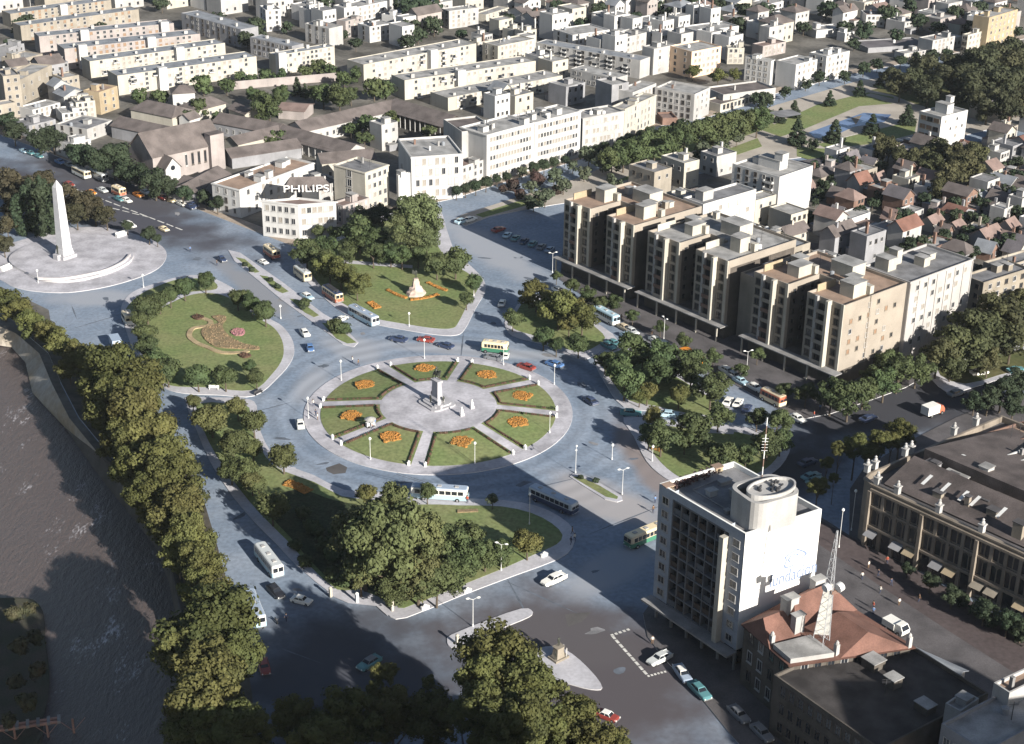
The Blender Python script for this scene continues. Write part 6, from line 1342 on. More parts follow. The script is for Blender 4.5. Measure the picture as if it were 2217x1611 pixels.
def fill(poly_px, place, n, sx, sy, hs, walls_, roofs, kinds, rz, big=1.0, jit=1.5):
    pg = [(p.x, p.y) for p in px(poly_px)]; xs = [p[0] for p in pg]; ys = [p[1] for p in pg]
    c = (sum(xs) / len(xs), sum(ys) / len(ys)); ext = max(max(xs) - min(xs), max(ys) - min(ys)) * .75; k = 0
    cells = []
    i = -int(ext / sx)
    while i <= ext / sx:
        j = -int(ext / sy)
        while j <= ext / sy:
            cells.append((i * sx, j * sy)); j += 1
        i += 1
    cells.sort(key=lambda q: q[0] * math.sin(rz) + q[1] * math.cos(rz))
    for u, v in cells:
        x = c[0] + u * math.cos(rz) - v * math.sin(rz) + random.uniform(-jit, jit); y = c[1] + u * math.sin(rz) + v * math.cos(rz) + random.uniform(-jit, jit)
        if not inpoly(x, y, pg) or random.random() < .06: continue
        w, d = random.uniform(.52, 1.0) * sx * big, random.uniform(.52, .95) * sy * big
        if any((x - a) ** 2 + (y - b) ** 2 < (r + min(w, d) * .5) ** 2 for a, b, r in FOOT): continue
        if any((x - a) ** 2 + (y - b) ** 2 < (r * .7 + min(w, d) * .3) ** 2 for a, b, r in TREES): continue
        rf = random.choice(roofs); kd = 'flat' if rf in (LTROOF, FLATROOF) else random.choice(kinds)
        house(x, y, w, d, rz + random.choice((0, 0, PI / 2)) * 0 + random.uniform(-.04, .04), random.choice(walls_), rf, kd, place, random.uniform(*hs)); k += 1
        if k >= n: break
    return k
W_ = [WHITE, WHITE, OFFW, CREAM, PINK, GREYW, BEIGE]
RF = [TILEG, TILEG, TILED, ASBROOF, TILEP, TILER, FLATROOF]
nh = []
nh.append(fill([(1745, 395), (1760, 350), (1960, 330), (2217, 300), (2300, 420), (2260, 560), (2140, 580), (2010, 560), (1880, 540), (1750, 520), (1660, 470)], "right of the comb", 150, 9.6, 8.8, (3.0, 6.8), [WHITE, OFFW, CREAM, PINK, GREYW, BEIGE, BRICK, OFFW], [TILEG, TILED, TILEG, ASBROOF, FLATROOF, LTROOF, FLATROOF, TILER, TILEP, LTROOF], ['gable', 'gable', 'gable', 'hip'], SA, jit=2.2))
nh.append(fill([(1460, 468), (1500, 440), (1690, 470), (1760, 520), (2010, 560), (2100, 590), (2000, 605), (1850, 560), (1700, 540), (1560, 490)], "just behind the comb", 22, 11, 10, (5, 9), [OFFW, BEIGE, CREAM, GREYW], [ASBROOF, FLATROOF, TILEG, LTROOF], ['gable'], trz + PI / 2))
nh.append(fill([(1300, 425), (1440, 385), (1590, 362), (1580, 400), (1470, 405), (1380, 420)], "between the comb and the long park", 10, 11, 10, (7, 11), [OFFW, CREAM, BEIGE], [FLATROOF, LTROOF], ['gable'], trz))
nh.append(fill([(2100, 240), (2217, 215), (2300, 290), (2120, 330)], "right of the white villa tower", 12, 11, 11, (5, 8), W_, RF, ['hip', 'gable'], SA))
nh.append(fill([(1050, -20), (1380, -40), (1700, -40), (2250, -40), (2250, 40), (2100, 100), (1950, 105), (1850, 90), (1700, 95), (1500, 55), (1210, 60), (1050, 80)], "at the far top", 130, 12, 11, (4.5, 9.5), [WHITE, WHITE, OFFW, WHITE, CREAM, PINK], [TILEG, TILEP, TILEG, LTROOF, LTROOF, ASBROOF], ['gable', 'hip'], SA))
nh.append(fill([(1180, 60), (1640, 50), (1760, 100), (1600, 130), (1400, 120), (1210, 150)], "among upper right blocks", 60, 10, 9, (7, 12), [WHITE, WHITE, OFFW], [LTROOF, LTROOF, FLATROOF], ['hip'], SA, jit=.8))
nh.append(fill([(1000, 90), (1180, 70), (1180, 140), (1240, 160), (1160, 190), (1060, 140)], "among the centre slabs", 20, 9, 9, (6, 10), [WHITE, OFFW, CREAM], [LTROOF, LTROOF, FLATROOF], ['hip'], SA, jit=.8))
nh.append(fill([(540, 0), (930, -10), (940, 60), (850, 110), (700, 70), (600, 60)], "at the upper middle", 40, 11, 10, (8, 14), [WHITE, WHITE, OFFW, WHITE], [LTROOF, LTROOF, FLATROOF], ['hip'], SA, jit=.8))
nh.append(fill([(-20, -30), (560, -40), (1050, -40), (1050, 60), (900, 110), (740, 110), (560, 30), (300, 15), (100, 60), (-20, 120)], "at the upper left", 55, 15, 13, (6, 11), [WHITE, OFFW, BEIGE, PINK, CREAM, WHITE], [LTROOF, LTROOF, TILEG, ASBROOF], ['gable', 'hip'], SA))
nh.append(fill([(1040, 215), (1250, 160), (1290, 185), (1240, 232), (1060, 262)], "behind the white terrace", 24, 11, 10, (6, 10), [WHITE, OFFW, CREAM, GREYW], [LTROOF, LTROOF, ASBROOF, FLATROOF], ['gable'], SA))
nh.append(fill([(-20, 120), (60, 110), (190, 190), (215, 255), (60, 290), (-20, 270)], "left of the church", 18, 10, 9, (5, 9), [WHITE, OFFW, BEIGE, GREYW], [LTROOF, FLATROOF, ASBROOF, TILEG], ['gable'], SA))
nh.append(fill([(680, 350), (840, 300), (960, 270), (1040, 262), (1000, 290), (880, 320), (740, 365)], "behind the classical block", 8, 10, 9, (8, 11), [WHITE, OFFW, CREAM], [LTROOF, FLATROOF, TILEG], ['gable'], SA))
SHP = [(1745, 395), (1760, 350), (1960, 330), (2217, 300), (2300, 420), (2260, 560), (2140, 580), (2010, 560), (1880, 540), (1750, 520), (1560, 470)]
nh.append(fill(SHP, "in a yard right of the comb", 90, 6.2, 5.6, (2.3, 3.4), [OFFW, CREAM, PINK, GREYW, BEIGE, BRICK], [TILEG, TILED, TILEP, ASBROOF, FLATROOF], ['gable'], SA + .1))
print("houses", nh)
flush_left()
# ================================================================== MONUMENTS
random.seed(90)
def skinned(nm, verts, edges, rad, mt, sub=1):
    me = bpy.data.meshes.new(nm); me.from_pydata(verts, edges, []); o = bpy.data.objects.new(nm, me); COL.objects.link(o)
    md = o.modifiers.new("skin", 'SKIN')
    for i, v in enumerate(me.skin_vertices[0].data): v.radius = (rad[i], rad[i]); v.use_root = (i == 0)
    if sub: s = o.modifiers.new("sub", 'SUBSURF'); s.levels = sub; s.render_levels = sub
    bpy.context.view_layer.update()
    me2 = bpy.data.meshes.new_from_object(o.evaluated_get(bpy.context.evaluated_depsgraph_get())); bpy.data.objects.remove(o)
    me2.materials.clear(); me2.materials.append(mt); me2.polygons.foreach_set("use_smooth", [True] * len(me2.polygons)); return me2
def horse_mesh(mt):
    V = [(0, 0, 1.35), (.55, 0, 1.42), (.95, 0, 1.75), (1.2, 0, 2.15), (1.55, 0, 2.0), (-.55, 0, 1.4), (-.85, 0, 1.1), (-.95, 0, .6),
         (.6, .22, 1.0), (.75, .24, .6), (.62, .24, .05), (.62, -.22, 1.05), (.95, -.24, .85), (.8, -.24, .45),
         (-.55, .22, .95), (-.7, .24, .55), (-.6, .24, .05), (-.55, -.22, .95), (-.75, -.24, .55), (-.68, -.24, .05)]
    E = [(0, 1), (1, 2), (2, 3), (3, 4), (0, 5), (5, 6), (6, 7), (1, 8), (8, 9), (9, 10), (1, 11), (11, 12), (12, 13), (5, 14), (14, 15), (15, 16), (5, 17), (17, 18), (18, 19)]
    Rr = [.36, .36, .24, .17, .11, .36, .10, .06, .16, .09, .08, .16, .09, .08, .18, .10, .08, .18, .10, .08]
    return skinned("horse", V, E, Rr, mt)
def figure_mesh(mt, pose="stand", nm="figure"):
    """a person of 1.75 m: one continuous body"""
    if pose == "ride":
        V = [(0, 0, 0), (0, 0, .3), (0, 0, .52), (0, 0, .66), (.02, 0, .80), (.1, .2, -.05), (.22, .36, -.45), (.14, .38, -.85), (.1, -.2, -.05), (.22, -.36, -.45), (.14, -.38, -.85), (0, .24, .5), (.18, .3, .25), (.4, .12, .2), (0, -.24, .5), (.3, -.3, .6), (.6, -.2, .75)]
    elif pose == "walk":
        V = [(0, 0, .95), (0, 0, 1.2), (0, 0, 1.42), (.02, 0, 1.54), (.03, 0, 1.66), (.02, .1, .85), (.16, .1, .48), (.1, .1, .05), (-.02, -.1, .85), (-.1, -.1, .48), (-.3, -.1, .08), (0, .2, 1.4), (-.1, .25, 1.12), (-.02, .26, .88), (0, -.2, 1.4), (.08, -.25, 1.12), (.2, -.25, .92)]
    else:
        V = [(0, 0, .95), (0, 0, 1.2), (0, 0, 1.42), (0, 0, 1.54), (.01, 0, 1.66), (0, .1, .85), (.02, .11, .48), (0, .12, .05), (0, -.1, .85), (.02, -.11, .48), (0, -.12, .05), (0, .2, 1.4), (-.02, .25, 1.12), (.05, .25, .88), (0, -.2, 1.4), (-.02, -.25, 1.12), (.05, -.25, .88)]
    E = [(0, 1), (1, 2), (2, 3), (3, 4), (0, 5), (5, 6), (6, 7), (0, 8), (8, 9), (9, 10), (2, 11), (11, 12), (12, 13), (2, 14), (14, 15), (15, 16)]
    Rr = [.15, .14, .16, .06, .115, .09, .07, .055, .09, .07, .055, .065, .05, .04, .065, .05, .04]
    return skinned(nm, V, E, Rr, mt)
HORSE = horse_mesh(BRONZE); RIDER = figure_mesh(BRONZE, "ride", "rider"); FIG = figure_mesh(BRONZE, "stand")
def heading(x, y, dx, dy):
    a, b = P(x - dx, y - dy), P(x + dx, y + dy); return math.atan2(b.y - a.y, b.x - a.x)
# central equestrian monument
c = P(946, 874, 1.5); r = thing("equestrian_monument", (c.x, c.y, 1.45), "tall pale pedestal with a bronze horseman in the middle of the round plaza", "monument", rz=R(-52))
GRAN = mat("pale_granite", (.36, .355, .375), var=.06, scale=.5)
for i, (w, d, z0, z1) in enumerate(((7.0, 6.4, 0, .35), (5.6, 5.0, .35, .75))):
    m = MB(); m.prism(rrect((0, 0), w, d, 0, 1.2, 2), z0, z1); m.build("step", GRAN, r, world=False)
m = MB(); m.loft([[(sx * w, sy * d, z) for sx, sy in ((-1, -1), (1, -1), (1, 1), (-1, 1))] for w, d, z in ((1.6, 1.0, .75), (1.6, 1.0, 1.5), (1.2, .66, 1.9), (1.05, .52, 5.4), (1.3, .7, 5.5), (1.35, .75, 6.0))]); m.build("pedestal", GRAN, r, world=False)
put("horse", HORSE, r, (-.1, 0, 6.0), 0, (1.25, 1.25, 1.25)); put("rider", RIDER, r, (-.1, 0, 8.25), 0, (1.25, 1.25, 1.25))
for (x, y, z, rz) in ((-1.9, 0, .75, PI), (0, -1.7, .75, -PI / 2), (2.1, .3, .75, 0)):
    put("bronze_figure", FIG, r, (x, y, z), rz, (1.15, 1.15, 1.15))
m = MB(); m.box((2.6, -1.4, .35), (1.6, .9, .9), .4); m.lathe([(.5, 0), (.3, .5), (.1, .8)], (2.6, -1.4, 1.25), 8); m.build("side_plinth", GRAN, r, world=False)
for q, lab in (((1022, 884), "small white sculpture on the plaza right of the horseman"), ((1000, 900), "small white sculpture in front and right of the horseman"), ((802, 925), "white ice-cream cart with shoppers on the lower left path of the plaza")):
    c = P(q[0], q[1], 1.5 if q[0] > 900 else .8); zz = 1.45 if q[0] > 900 else .8
    r = thing("sculpture" if q[0] > 900 else "vendor_cart", (c.x, c.y, zz), lab, "sculpture" if q[0] > 900 else "cart", rz=.5)
    if q[0] > 900:
        m = MB(); m.box((0, 0, 0), (1.0, .8, .7)); m.build("plinth", GRAN, r, world=False)
        m = MB(); m.lathe([(.4, 0), (.28, .5), (.35, .8), (.12, 1.1), (.2, 1.35), (.05, 1.55)], (0, 0, .7), 9); m.build("carved_figure", METALW, r, world=False)
    else:
        m = MB(); m.box((0, 0, .35), (1.9, .9, .9)); m.build("cart_body", METALW, r, world=False)
        m = MB(); m.lathe([(1.3, 0), (.7, .3), (.05, .5)], (0, 0, 2.0), 10); m.tube((0, 0, 1.2), (0, 0, 2.1), .04); m.build("parasol", OFFW, r, world=False)
        for sx in (-.6, .6): m = MB(); m.tube((sx, -.5, .3), (sx, -.42, .3), .3, n=10); m.tube((sx, .42, .3), (sx, .5, .3), .3, n=10); m.build("wheel", RUBBER, r, world=False)
# obelisk
c = P(141, 556, .8); r = thing("obelisk", (c.x, c.y, .75), "tall white stone obelisk standing on the round terrace at the left", "monument", rz=R(-38))
OBH = HS(128.5, 385.4, 556)
m = MB(); m.box((0, 0, 0), (4.6, 4.6, .9)); m.box((0, 0, .9), (3.7, 3.7, .5)); m.build("base", GRAN, r, world=False)
m = MB(); m.loft([[(sx * w, sy * w, z) for sx, sy in ((-1, -1), (1, -1), (1, 1), (-1, 1))] for w, z in ((1.75, 1.4), (1.55, 2.6), (1.45, 2.7), (.95, OBH - 2.6), (.04, OBH - .7))]); m.build("shaft", mat("white_stone", (.46, .46, .48), var=.06, scale=.4), r, world=False)
m = MB(); m.box((0, -2.6, 0), (2.0, 1.2, 1.5)); m.build("front_plinth", GRAN, r, world=False)
put("bronze_figure", FIG, r, (.2, -2.4, 1.5), -PI / 2, (1.7, 1.7, 1.7))
for (x, y, lab, dx) in ((14, 585, "long white stone bench block at the left rim of the obelisk plaza", (26, -10)), (262, 512, "white stone bench block at the far right rim of the obelisk plaza", (20, -6))):
    c = P(x, y); o = MB(); o.box((0, 0, 0), (3.2, 1.0, .95)); o.box((0, .35, .95), (3.2, .3, .35)); o = o.build("stone_bench", METALW); o.location = (c.x, c.y, .15 if x < 100 else .14); o.rotation_euler = (0, 0, heading(x, y, *dx)); tag(o, lab, "bench")
# curved low white wall of the terrace
m = MB(); pts = [P(*q) for q in smooth([(84, 612), (130, 613), (180, 606), (230, 594), (268, 576), (284, 560)], 4, False)]
for i in range(len(pts) - 1):
    a, b = pts[i], pts[i + 1]; d = (b - a).normalized(); n = Vector((-d.y, d.x, 0)) * .45; m.prism([(v.x, v.y) for v in (a, b, b + n, a + n)], .7, 1.5)
tag(m.build("terrace_wall", mat("pinkish_white_stone", (.42, .40, .41), var=.08)), "curved low pale wall on the front of the obelisk terrace", "wall")
# rock monument with a dark figure
c = P(901, 636, .2); r = thing("rock_monument", (c.x, c.y, .19), "pink rock pile monument with a dark winged figure on the triangular lawn", "monument", rz=R(-20))
ROCK = mat("pink_rock", (.50, .40, .35), var=.12, scale=.8)
m = MB(); rings = []
for k, (w, z) in enumerate(((2.7, 0), (2.5, .7), (1.9, 1.1), (1.7, 1.9), (1.1, 2.3), (.95, 3.6), (.75, 3.7), (.7, 4.4))):
    rings.append([(w * math.cos(2 * PI * i / 10) * random.uniform(.85, 1.12), w * math.sin(2 * PI * i / 10) * random.uniform(.85, 1.12), z + (random.uniform(-.12, .12) if k else 0)) for i in range(10)])
m.loft(rings); m.build("rock_base", ROCK, r, world=False)
put("bronze_figure", FIG, r, (0, 0, 4.3), -1.2, (1.45, 1.45, 1.45))
m = MB()
for s in (-1, 1): m.poly([(0, s * .15, 6.1), (-.5, s * .9, 7.1), (-.6, s * 1.0, 6.0), (-.2, s * .3, 5.4)]); m.poly([(-.06, s * .15, 6.1), (-.26, s * .3, 5.4), (-.66, s * 1.0, 6.0), (-.56, s * .9, 7.1)])
m.build("wing", BRONZE, r, world=False)
# statue on the bare island at the bottom
c = P(1209, 1424, .2); r = thing("statue_group", (c.x, c.y, .15), "small pedestal statue with bronze and pale figures on the bare island", "statue", rz=R(40))
m = MB(); m.box((0, 0, 0), (3.0, 2.2, .4)); m.loft([[(sx * w, sy * w * .8, z) for sx, sy in ((-1, -1), (1, -1), (1, 1), (-1, 1))] for w, z in ((1.0, .4), (.85, .8), (.7, 2.2), (.9, 2.4))]); m.build("pedestal", STONEC, r, world=False)
put("bronze_figure", FIG, r, (0, 0, 2.4), -1.6, (1.1, 1.1, 1.1)); put("bronze_figure", FIG, r, (-1.15, -.5, .4), 2.6, (1.05, 1.05, 1.05))
put("pale_figure", FIG, r, (.9, -1.0, .4), -1, (1.1, 1.1, 1.1), [OFFW]); put("pale_figure", FIG, r, (1.3, .2, .4), -1, (1.05, 1.05, 1.05), [OFFW])
# sign pylon on the red roof
pb = P(1779, 1388, 12.5); pt = HS(1843, 1098, 1388)
r = thing("sign_pylon", (pb.x, pb.y, 12.2), "slender steel lattice pylon with white drums rising from the red roof", "pylon", rz=R(25))
Hp = 20.5; tw = 1.5; m = MB(); legs = []
for i in range(3):
    a = 2 * PI * i / 3; p0 = Vector((tw * math.cos(a), tw * math.sin(a), 0)); p1 = Vector((.14 * math.cos(a) + .6, .14 * math.sin(a), Hp)); legs.append((p0, p1)); m.tube(p0, p1, .07, .045, 5)
for k in range(12):
    for i in range(3):
        a0, a1 = legs[i]; b0, b1 = legs[(i + 1) % 3]; t0, t1 = k / 12, (k + 1) / 12
        m.tube(a0.lerp(a1, t0), b0.lerp(b1, t1), .028, n=4); m.tube(a0.lerp(a1, t1), b0.lerp(b1, t1), .028, n=4)
m.build("lattice_mast", mat("grey_mast_paint", (.36, .37, .39), rough=.6), r, world=False)
m = MB(); a0, a1 = legs[0]; b0, b1 = legs[1]
q = [a0.lerp(a1, .05), b0.lerp(b1, .05), b0.lerp(b1, .52), a0.lerp(a1, .52)]; m.poly(q); m.poly([v + Vector((.03, .03, 0)) for v in q[::-1]]); m.build("sign_panel", mat("grey_white_panel", (.46, .45, .42), var=.08), r, world=False)
for (x, z, rad) in ((-.9, 10.6, .65), (1.6, 10.0, .75)):
    m = MB(); m.tube((x, -.4, z), (x + .9, -.2, z + .15), rad, n=12); m.build("lamp_drum", METALW, r, world=False)
m = MB(); m.box((1.4, 0, 8.9), (1.3, .5, .6)); m.build("red_sign_box", BRICK, r, world=False)

# ================================================================== LAMPS, MASTS, STREET FURNITURE
def lamp(x, y, lab, grp="street lamps", hgt=6.5, arms=1, gl=GLOBE, z=.15, rz=0.0):
    c = P(x, y, z); r = thing("street_lamp", (c.x, c.y, z), lab, "street lamp", grp, rz)
    m = MB(); m.tube((0, 0, 0), (0, 0, .5), .16, .12, 8); m.tube((0, 0, .5), (0, 0, hgt), .06, .045, 6); m.build("pole", METALW, r, world=False)
    if arms == 1:
        m = MB(); m.lathe([(.1, 0), (.28, .2), (.31, .38), (.2, .6), (.04, .7)], (0, 0, hgt - .1), 10); m.build("lamp_globe", gl, r, world=False)
    else:
        for s in (-1, 1):
            m = MB(); m.tube((0, 0, hgt - .1), (s * .8, 0, hgt + .25), .04, n=5); m.build("arm", METALW, r, world=False)
            m = MB(); m.lathe([(.08, 0), (.25, .1), (.25, .18), (.08, .28)], (s * .95, 0, hgt + .12), 8, sx=1.5); m.build("lamp_head", gl, r, world=False)
    return r
for x, y in ((739, 823), (919, 776), (802, 994), (1028, 1004), (1190, 937), (1200, 832), (1090, 790), (668, 905)):
    a = math.atan2(P(x, y).y - CY, P(x, y).x - CX); lamp(x, y, "white globe lamp on the rim of the round plaza at %s" % clock(a), "rim lamps of the round plaza", 4.6)
for x, y, lab in ((311, 622, "white lamp post between the obelisk plaza and the oval lawn"), (83, 612, "white lamp on the front rim of the obelisk terrace"), (608, 690, "white lamp beside the avenue at the oval lawn's corner"), (886, 706, "white lamp at the front kerb of the triangular lawn"), (1026, 640, "white lamp by the sharp corner of the triangular lawn"), (1412, 998, "white lamp on the kerb behind the traffic island"), (1325, 995, "white post with a round head standing in the road by the traffic island"), (1108, 715, "white lamp at the tip of the first wooded island")):
    lamp(x, y, lab, hgt=3.2)
for x, y, lab in ((1024, 1356, "twin-armed white lamp on the long bare island"), (1246, 1024, "twin-armed lamp at the upper end of the traffic island"), (1347, 1070, "twin-armed lamp at the lower end of the traffic island"), (1437, 735, "pale lamp post in front of the comb's canopy"), (1085, 1235, "white lamp at the kerb of the shady park facing the square"), (1196, 590, "lamp post at the left corner of the comb"), (1616, 808, "lamp post on the comb's pavement near the right-hand house")):
    lamp(x, y, lab, hgt=5.6, arms=2, rz=random.random() * 3)
for x, y, lab in ((990, 1395, "cream bollard post at the left end of the long bare island"), (849, 1322, "cream post at the corner of the shady park"), (716, 1292, "cream post at the left of the small paved corner"), (773, 1304, "white post with a round cap in the small paved corner"), (1012, 1282, "white parapet block on the park kerb, right"), (920, 1318, "white parapet block on the park kerb, left"), (1178, 1204, "white parapet block at the lower right tip of the shady park")):
    c = P(x, y, .15); m = MB(); m.box((0, 0, 0), (.5, .5, 1.7)) if "post" in lab else m.box((0, 0, 0), (1.6, .5, .6)); m.lathe([(.34, 0), (.36, .2), (.1, .4)], (0, 0, 1.7 if "post" in lab else .6), 8)
    o = m.build("bollard", METALW if "white" in lab else CREAM); o.location = (c.x, c.y, .15); o.rotation_euler = (0, 0, heading(x, y, 20, -8)); tag(o, lab, "bollard")
for x, y, lab, d in ((463, 843, "white bench on the pavement south of the oval lawn", (20, 1)), (560, 853, "dark bench at the corner between oval lawn and plaza road", (8, -4)), (740, 559, "small pale bench on the path of the triangular lawn", (20, 1))):
    c = P(x, y, .2); r = thing("park_bench", (c.x, c.y, .2), lab, "bench", rz=heading(x, y, *d)); mt = DARKM if "dark" in lab else METALW
    m = MB(); m.box((0, 0, .42), (2.4, .5, .07)); m.build("seat", mt, r, world=False); m = MB(); m.box((0, .25, .5), (2.4, .06, .45)); m.build("backrest", mt, r, world=False)
    for s in (-1, 1): m = MB(); m.box((s, 0, 0), (.1, .45, .42)); m.build("leg", mt, r, world=False)
# antenna mast on the office block penthouse
c = P(1650, 1030, 32); r = thing("antenna_mast", (c.x, c.y, 30.7), "thin red and white antenna mast on the office block penthouse", "antenna")
for k in range(8):
    m = MB(); m.tube((0, 0, k * 1.5), (0, 0, (k + 1) * 1.5), .10, n=5); m.build("mast_section", METALW if k % 2 else BRICK, r, world=False)
m = MB()
for k in range(5): m.tube((-.5, 0, 6 + k * .55), (.5, 0, 6 + k * .55), .05, n=4)
m.build("aerial", METALW, r, world=False)
# posts beside the ornate building
for x, y, hgt, lab in ((1843, 1148, 8.5, "white-headed lamp mast at the corner of the ornate building"), (1816, 1185, 8.0, "lamp mast in the street before the ornate building"), (2105, 1290, 8.5, "pale post against the front of the ornate building"), (1146, 1135, 6.5, "tall pale post by the curved corner of the shady park")):
    lamp(x, y, lab, "masts", hgt=hgt)
# pool
pc_ = [(1756, 292), (1800, 265), (1905, 240), (1935, 248), (1925, 262), (1840, 282), (1830, 290), (1795, 292), (1780, 300)]
island([(1735, 283), (1860, 232), (1885, 236), (1960, 228), (1965, 245), (1950, 262), (1880, 285), (1800, 305), (1760, 302)], 0, "pale paved surround of the reflecting pool", top=PATHM, h=.2)
pw = mat("pool_water", (.125, .18, .31), rough=.15, var=.1, scale=.2, spec=.5)
m = MB(); m.poly([(v.x, v.y, .24) for v in px([(1750, 287), (1870, 244), (1930, 248), (1915, 264), (1848, 275), (1792, 300), (1764, 298)], .24)]); struct("pool_water", m, pw, "long blue reflecting pool in the park", "pool")
m = MB(); m.poly([(v.x, v.y, .25) for v in px([(1843, 256), (1866, 249), (1853, 270)], .25)]); struct("pool_island", m, SOIL, "small brown triangular islet in the reflecting pool", "islet")
sheet("lawn", [(1650, 282), (1770, 226), (1880, 200), (1935, 210), (1935, 224), (1860, 230), (1740, 280), (1690, 296)], .165, GRASS, "lawn sloping along the far side of the reflecting pool", 0, "lawn")
sheet("lawn", [(1860, 290), (1950, 268), (1985, 262), (1980, 290), (1900, 310), (1790, 322), (1770, 312)], .165, GRASS, "lawn on the near side of the reflecting pool", 0, "lawn")
sheet("lawn", [(1725, 318), (1790, 322), (1800, 338), (1750, 345), (1725, 338)], .165, GRASS, "small lawn left of the low houses", 0, "lawn")
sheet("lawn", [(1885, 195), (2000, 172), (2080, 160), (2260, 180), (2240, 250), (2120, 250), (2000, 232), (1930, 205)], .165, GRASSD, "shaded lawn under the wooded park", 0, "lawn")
sheet("path", [(1872, 206), (1885, 202), (1985, 226), (2020, 236), (2010, 244), (1960, 232)], .175, PATHM, "pale path leading past the pool to the white villa tower", 0, "path")
# pipe bridge at the bottom left corner
a, b = P(8, 1580, -1.0), P(128, 1562, -1.0); r = thing("pipe_bridge", (a.x, a.y, -1.0), "rusty truss pipe bridge over the river at the bottom left corner", "bridge", rz=math.atan2(b.y - a.y, b.x - a.x)); Lb = (b - a).length
RUST = mat("rusty_pink_steel", (.36, .22, .18), var=.15)
m = MB(); m.tube((-6, 0, 0), (Lb, 0, 0), .28, n=8); m.tube((-6, .9, 0), (Lb, .9, 0), .28, n=8); m.build("pipe", RUST, r, world=False)
m = MB()
for k in range(10): x = -6 + (Lb + 6) * k / 9; m.box((x, .45, -.1), (.5, 1.8, .5))
m.build("saddle", CONC, r, world=False)
for x in (1.5, 6.5, 10.5):
    m = MB(); m.tube((x, .45, -3.2), (x, .45, -.2), .2, n=6); m.tube((x - 2, .45, -.3), (x, .45, -2.6), .06, n=4); m.tube((x + 2, .45, -.3), (x, .45, -2.6), .06, n=4); m.build("trestle", RUST, r, world=False)

# ================================================================== VEHICLES
def paint(nm, c, r=.35): return mat(nm, c, rough=r, var=.03, spec=.5, fine=.04)
PC = {'white': paint("white_car_paint", (.72, .71, .67)), 'cream': paint("cream_paint", (.70, .58, .38)), 'black': paint("black_car_paint", (.02, .02, .024)), 'red': paint("red_car_paint", (.24, .045, .035)), 'blue': paint("blue_car_paint", (.08, .16, .33)), 'teal': paint("teal_car_paint", (.09, .22, .24)), 'grey': paint("grey_car_paint", (.17, .18, .20)), 'orange': paint("orange_paint", (.62, .23, .04)), 'pale_blue': paint("pale_blue_paint", (.36, .50, .58)), 'green': paint("green_bus_paint", (.05, .17, .11)), 'silver': paint("silver_paint", (.5, .52, .52)), 'navy': paint("navy_paint", (.035, .05, .10)), 'yellow': paint("yellow_paint", (.65, .45, .08)), 'beige': paint("beige_paint", (.5, .42, .3)), 'rust': paint("brick_red_paint", (.38, .12, .07)), 'bluegrey': paint("blue_grey_paint", (.30, .36, .45))}
def car_meshes():
    # saloon of the early sixties, 4.8 m long, nose towards +x
    def ring(x, w, z0, z1, c=.12): return [(x, -w, z0), (x, w, z0), (x, w, z1 - c), (x, w - c, z1), (x, -w + c, z1), (x, -w, z1 - c)]
    m = MB(); m.loft([ring(-2.4, .78, .42, .74), ring(-2.3, .86, .30, .92), ring(-1.4, .90, .26, .98), ring(-.2, .91, .24, .96), ring(1.0, .90, .26, .98), ring(2.1, .86, .30, .90), ring(2.38, .76, .42, .74)])
    for s in (-1, 1): m.loft([[(x, s * .84 + a, z) for a, z in ((-.05, 0 + zz), (.05, 0 + zz), (.02, .1 + zz), (-.02, .1 + zz))] for x, zz in ((-2.38, .90), (-1.2, .96), (-.6, .92))])
    body = m.mesh("body", [PC['white']])
    m = MB(); m.loft([[(-1.62, -.74, .94), (.95, -.74, .94), (.95, .74, .94), (-1.62, .74, .94)], [(-1.15, -.60, 1.38), (.42, -.60, 1.38), (.42, .60, 1.38), (-1.15, .60, 1.38)]]); glass = m.mesh("window_glass", [GLASSD])
    m = MB(); m.loft([[(-1.22, -.64, 1.36), (.48, -.64, 1.36), (.48, .64, 1.36), (-1.22, .64, 1.36)], [(-1.1, -.58, 1.46), (.36, -.58, 1.46), (.36, .58, 1.46), (-1.1, .58, 1.46)]])
    for x0, x1 in ((-1.60, -1.16), (.93, .43)):
        for s in (-1, 1): m.tube((x0, s * .735, .95), (x1, s * .61, 1.38), .045, n=4)
    for s in (-1, 1): m.tube((-.3, s * .75, .95), (-.35, s * .62, 1.38), .04, n=4)
    roof = m.mesh("roof", [PC['white']])
    m = MB(); m.tube((0, -.1, 0), (0, .1, 0), .33, n=12); m.tube((0, -.115, 0), (0, .115, 0), .17, n=8, mi=1); wheel = m.mesh("wheel", [RUBBER, CHROME])
    m = MB(); m.box((0, 0, 0), (.12, 1.72, .16)); bump = m.mesh("bumper", [CHROME])
    m = MB(); m.lathe([(.11, 0), (.09, .04), (.01, .05)], n=8); hl = m.mesh("headlight", [GLOBE])
    return body, glass, roof, wheel, bump, hl
CM = car_meshes()
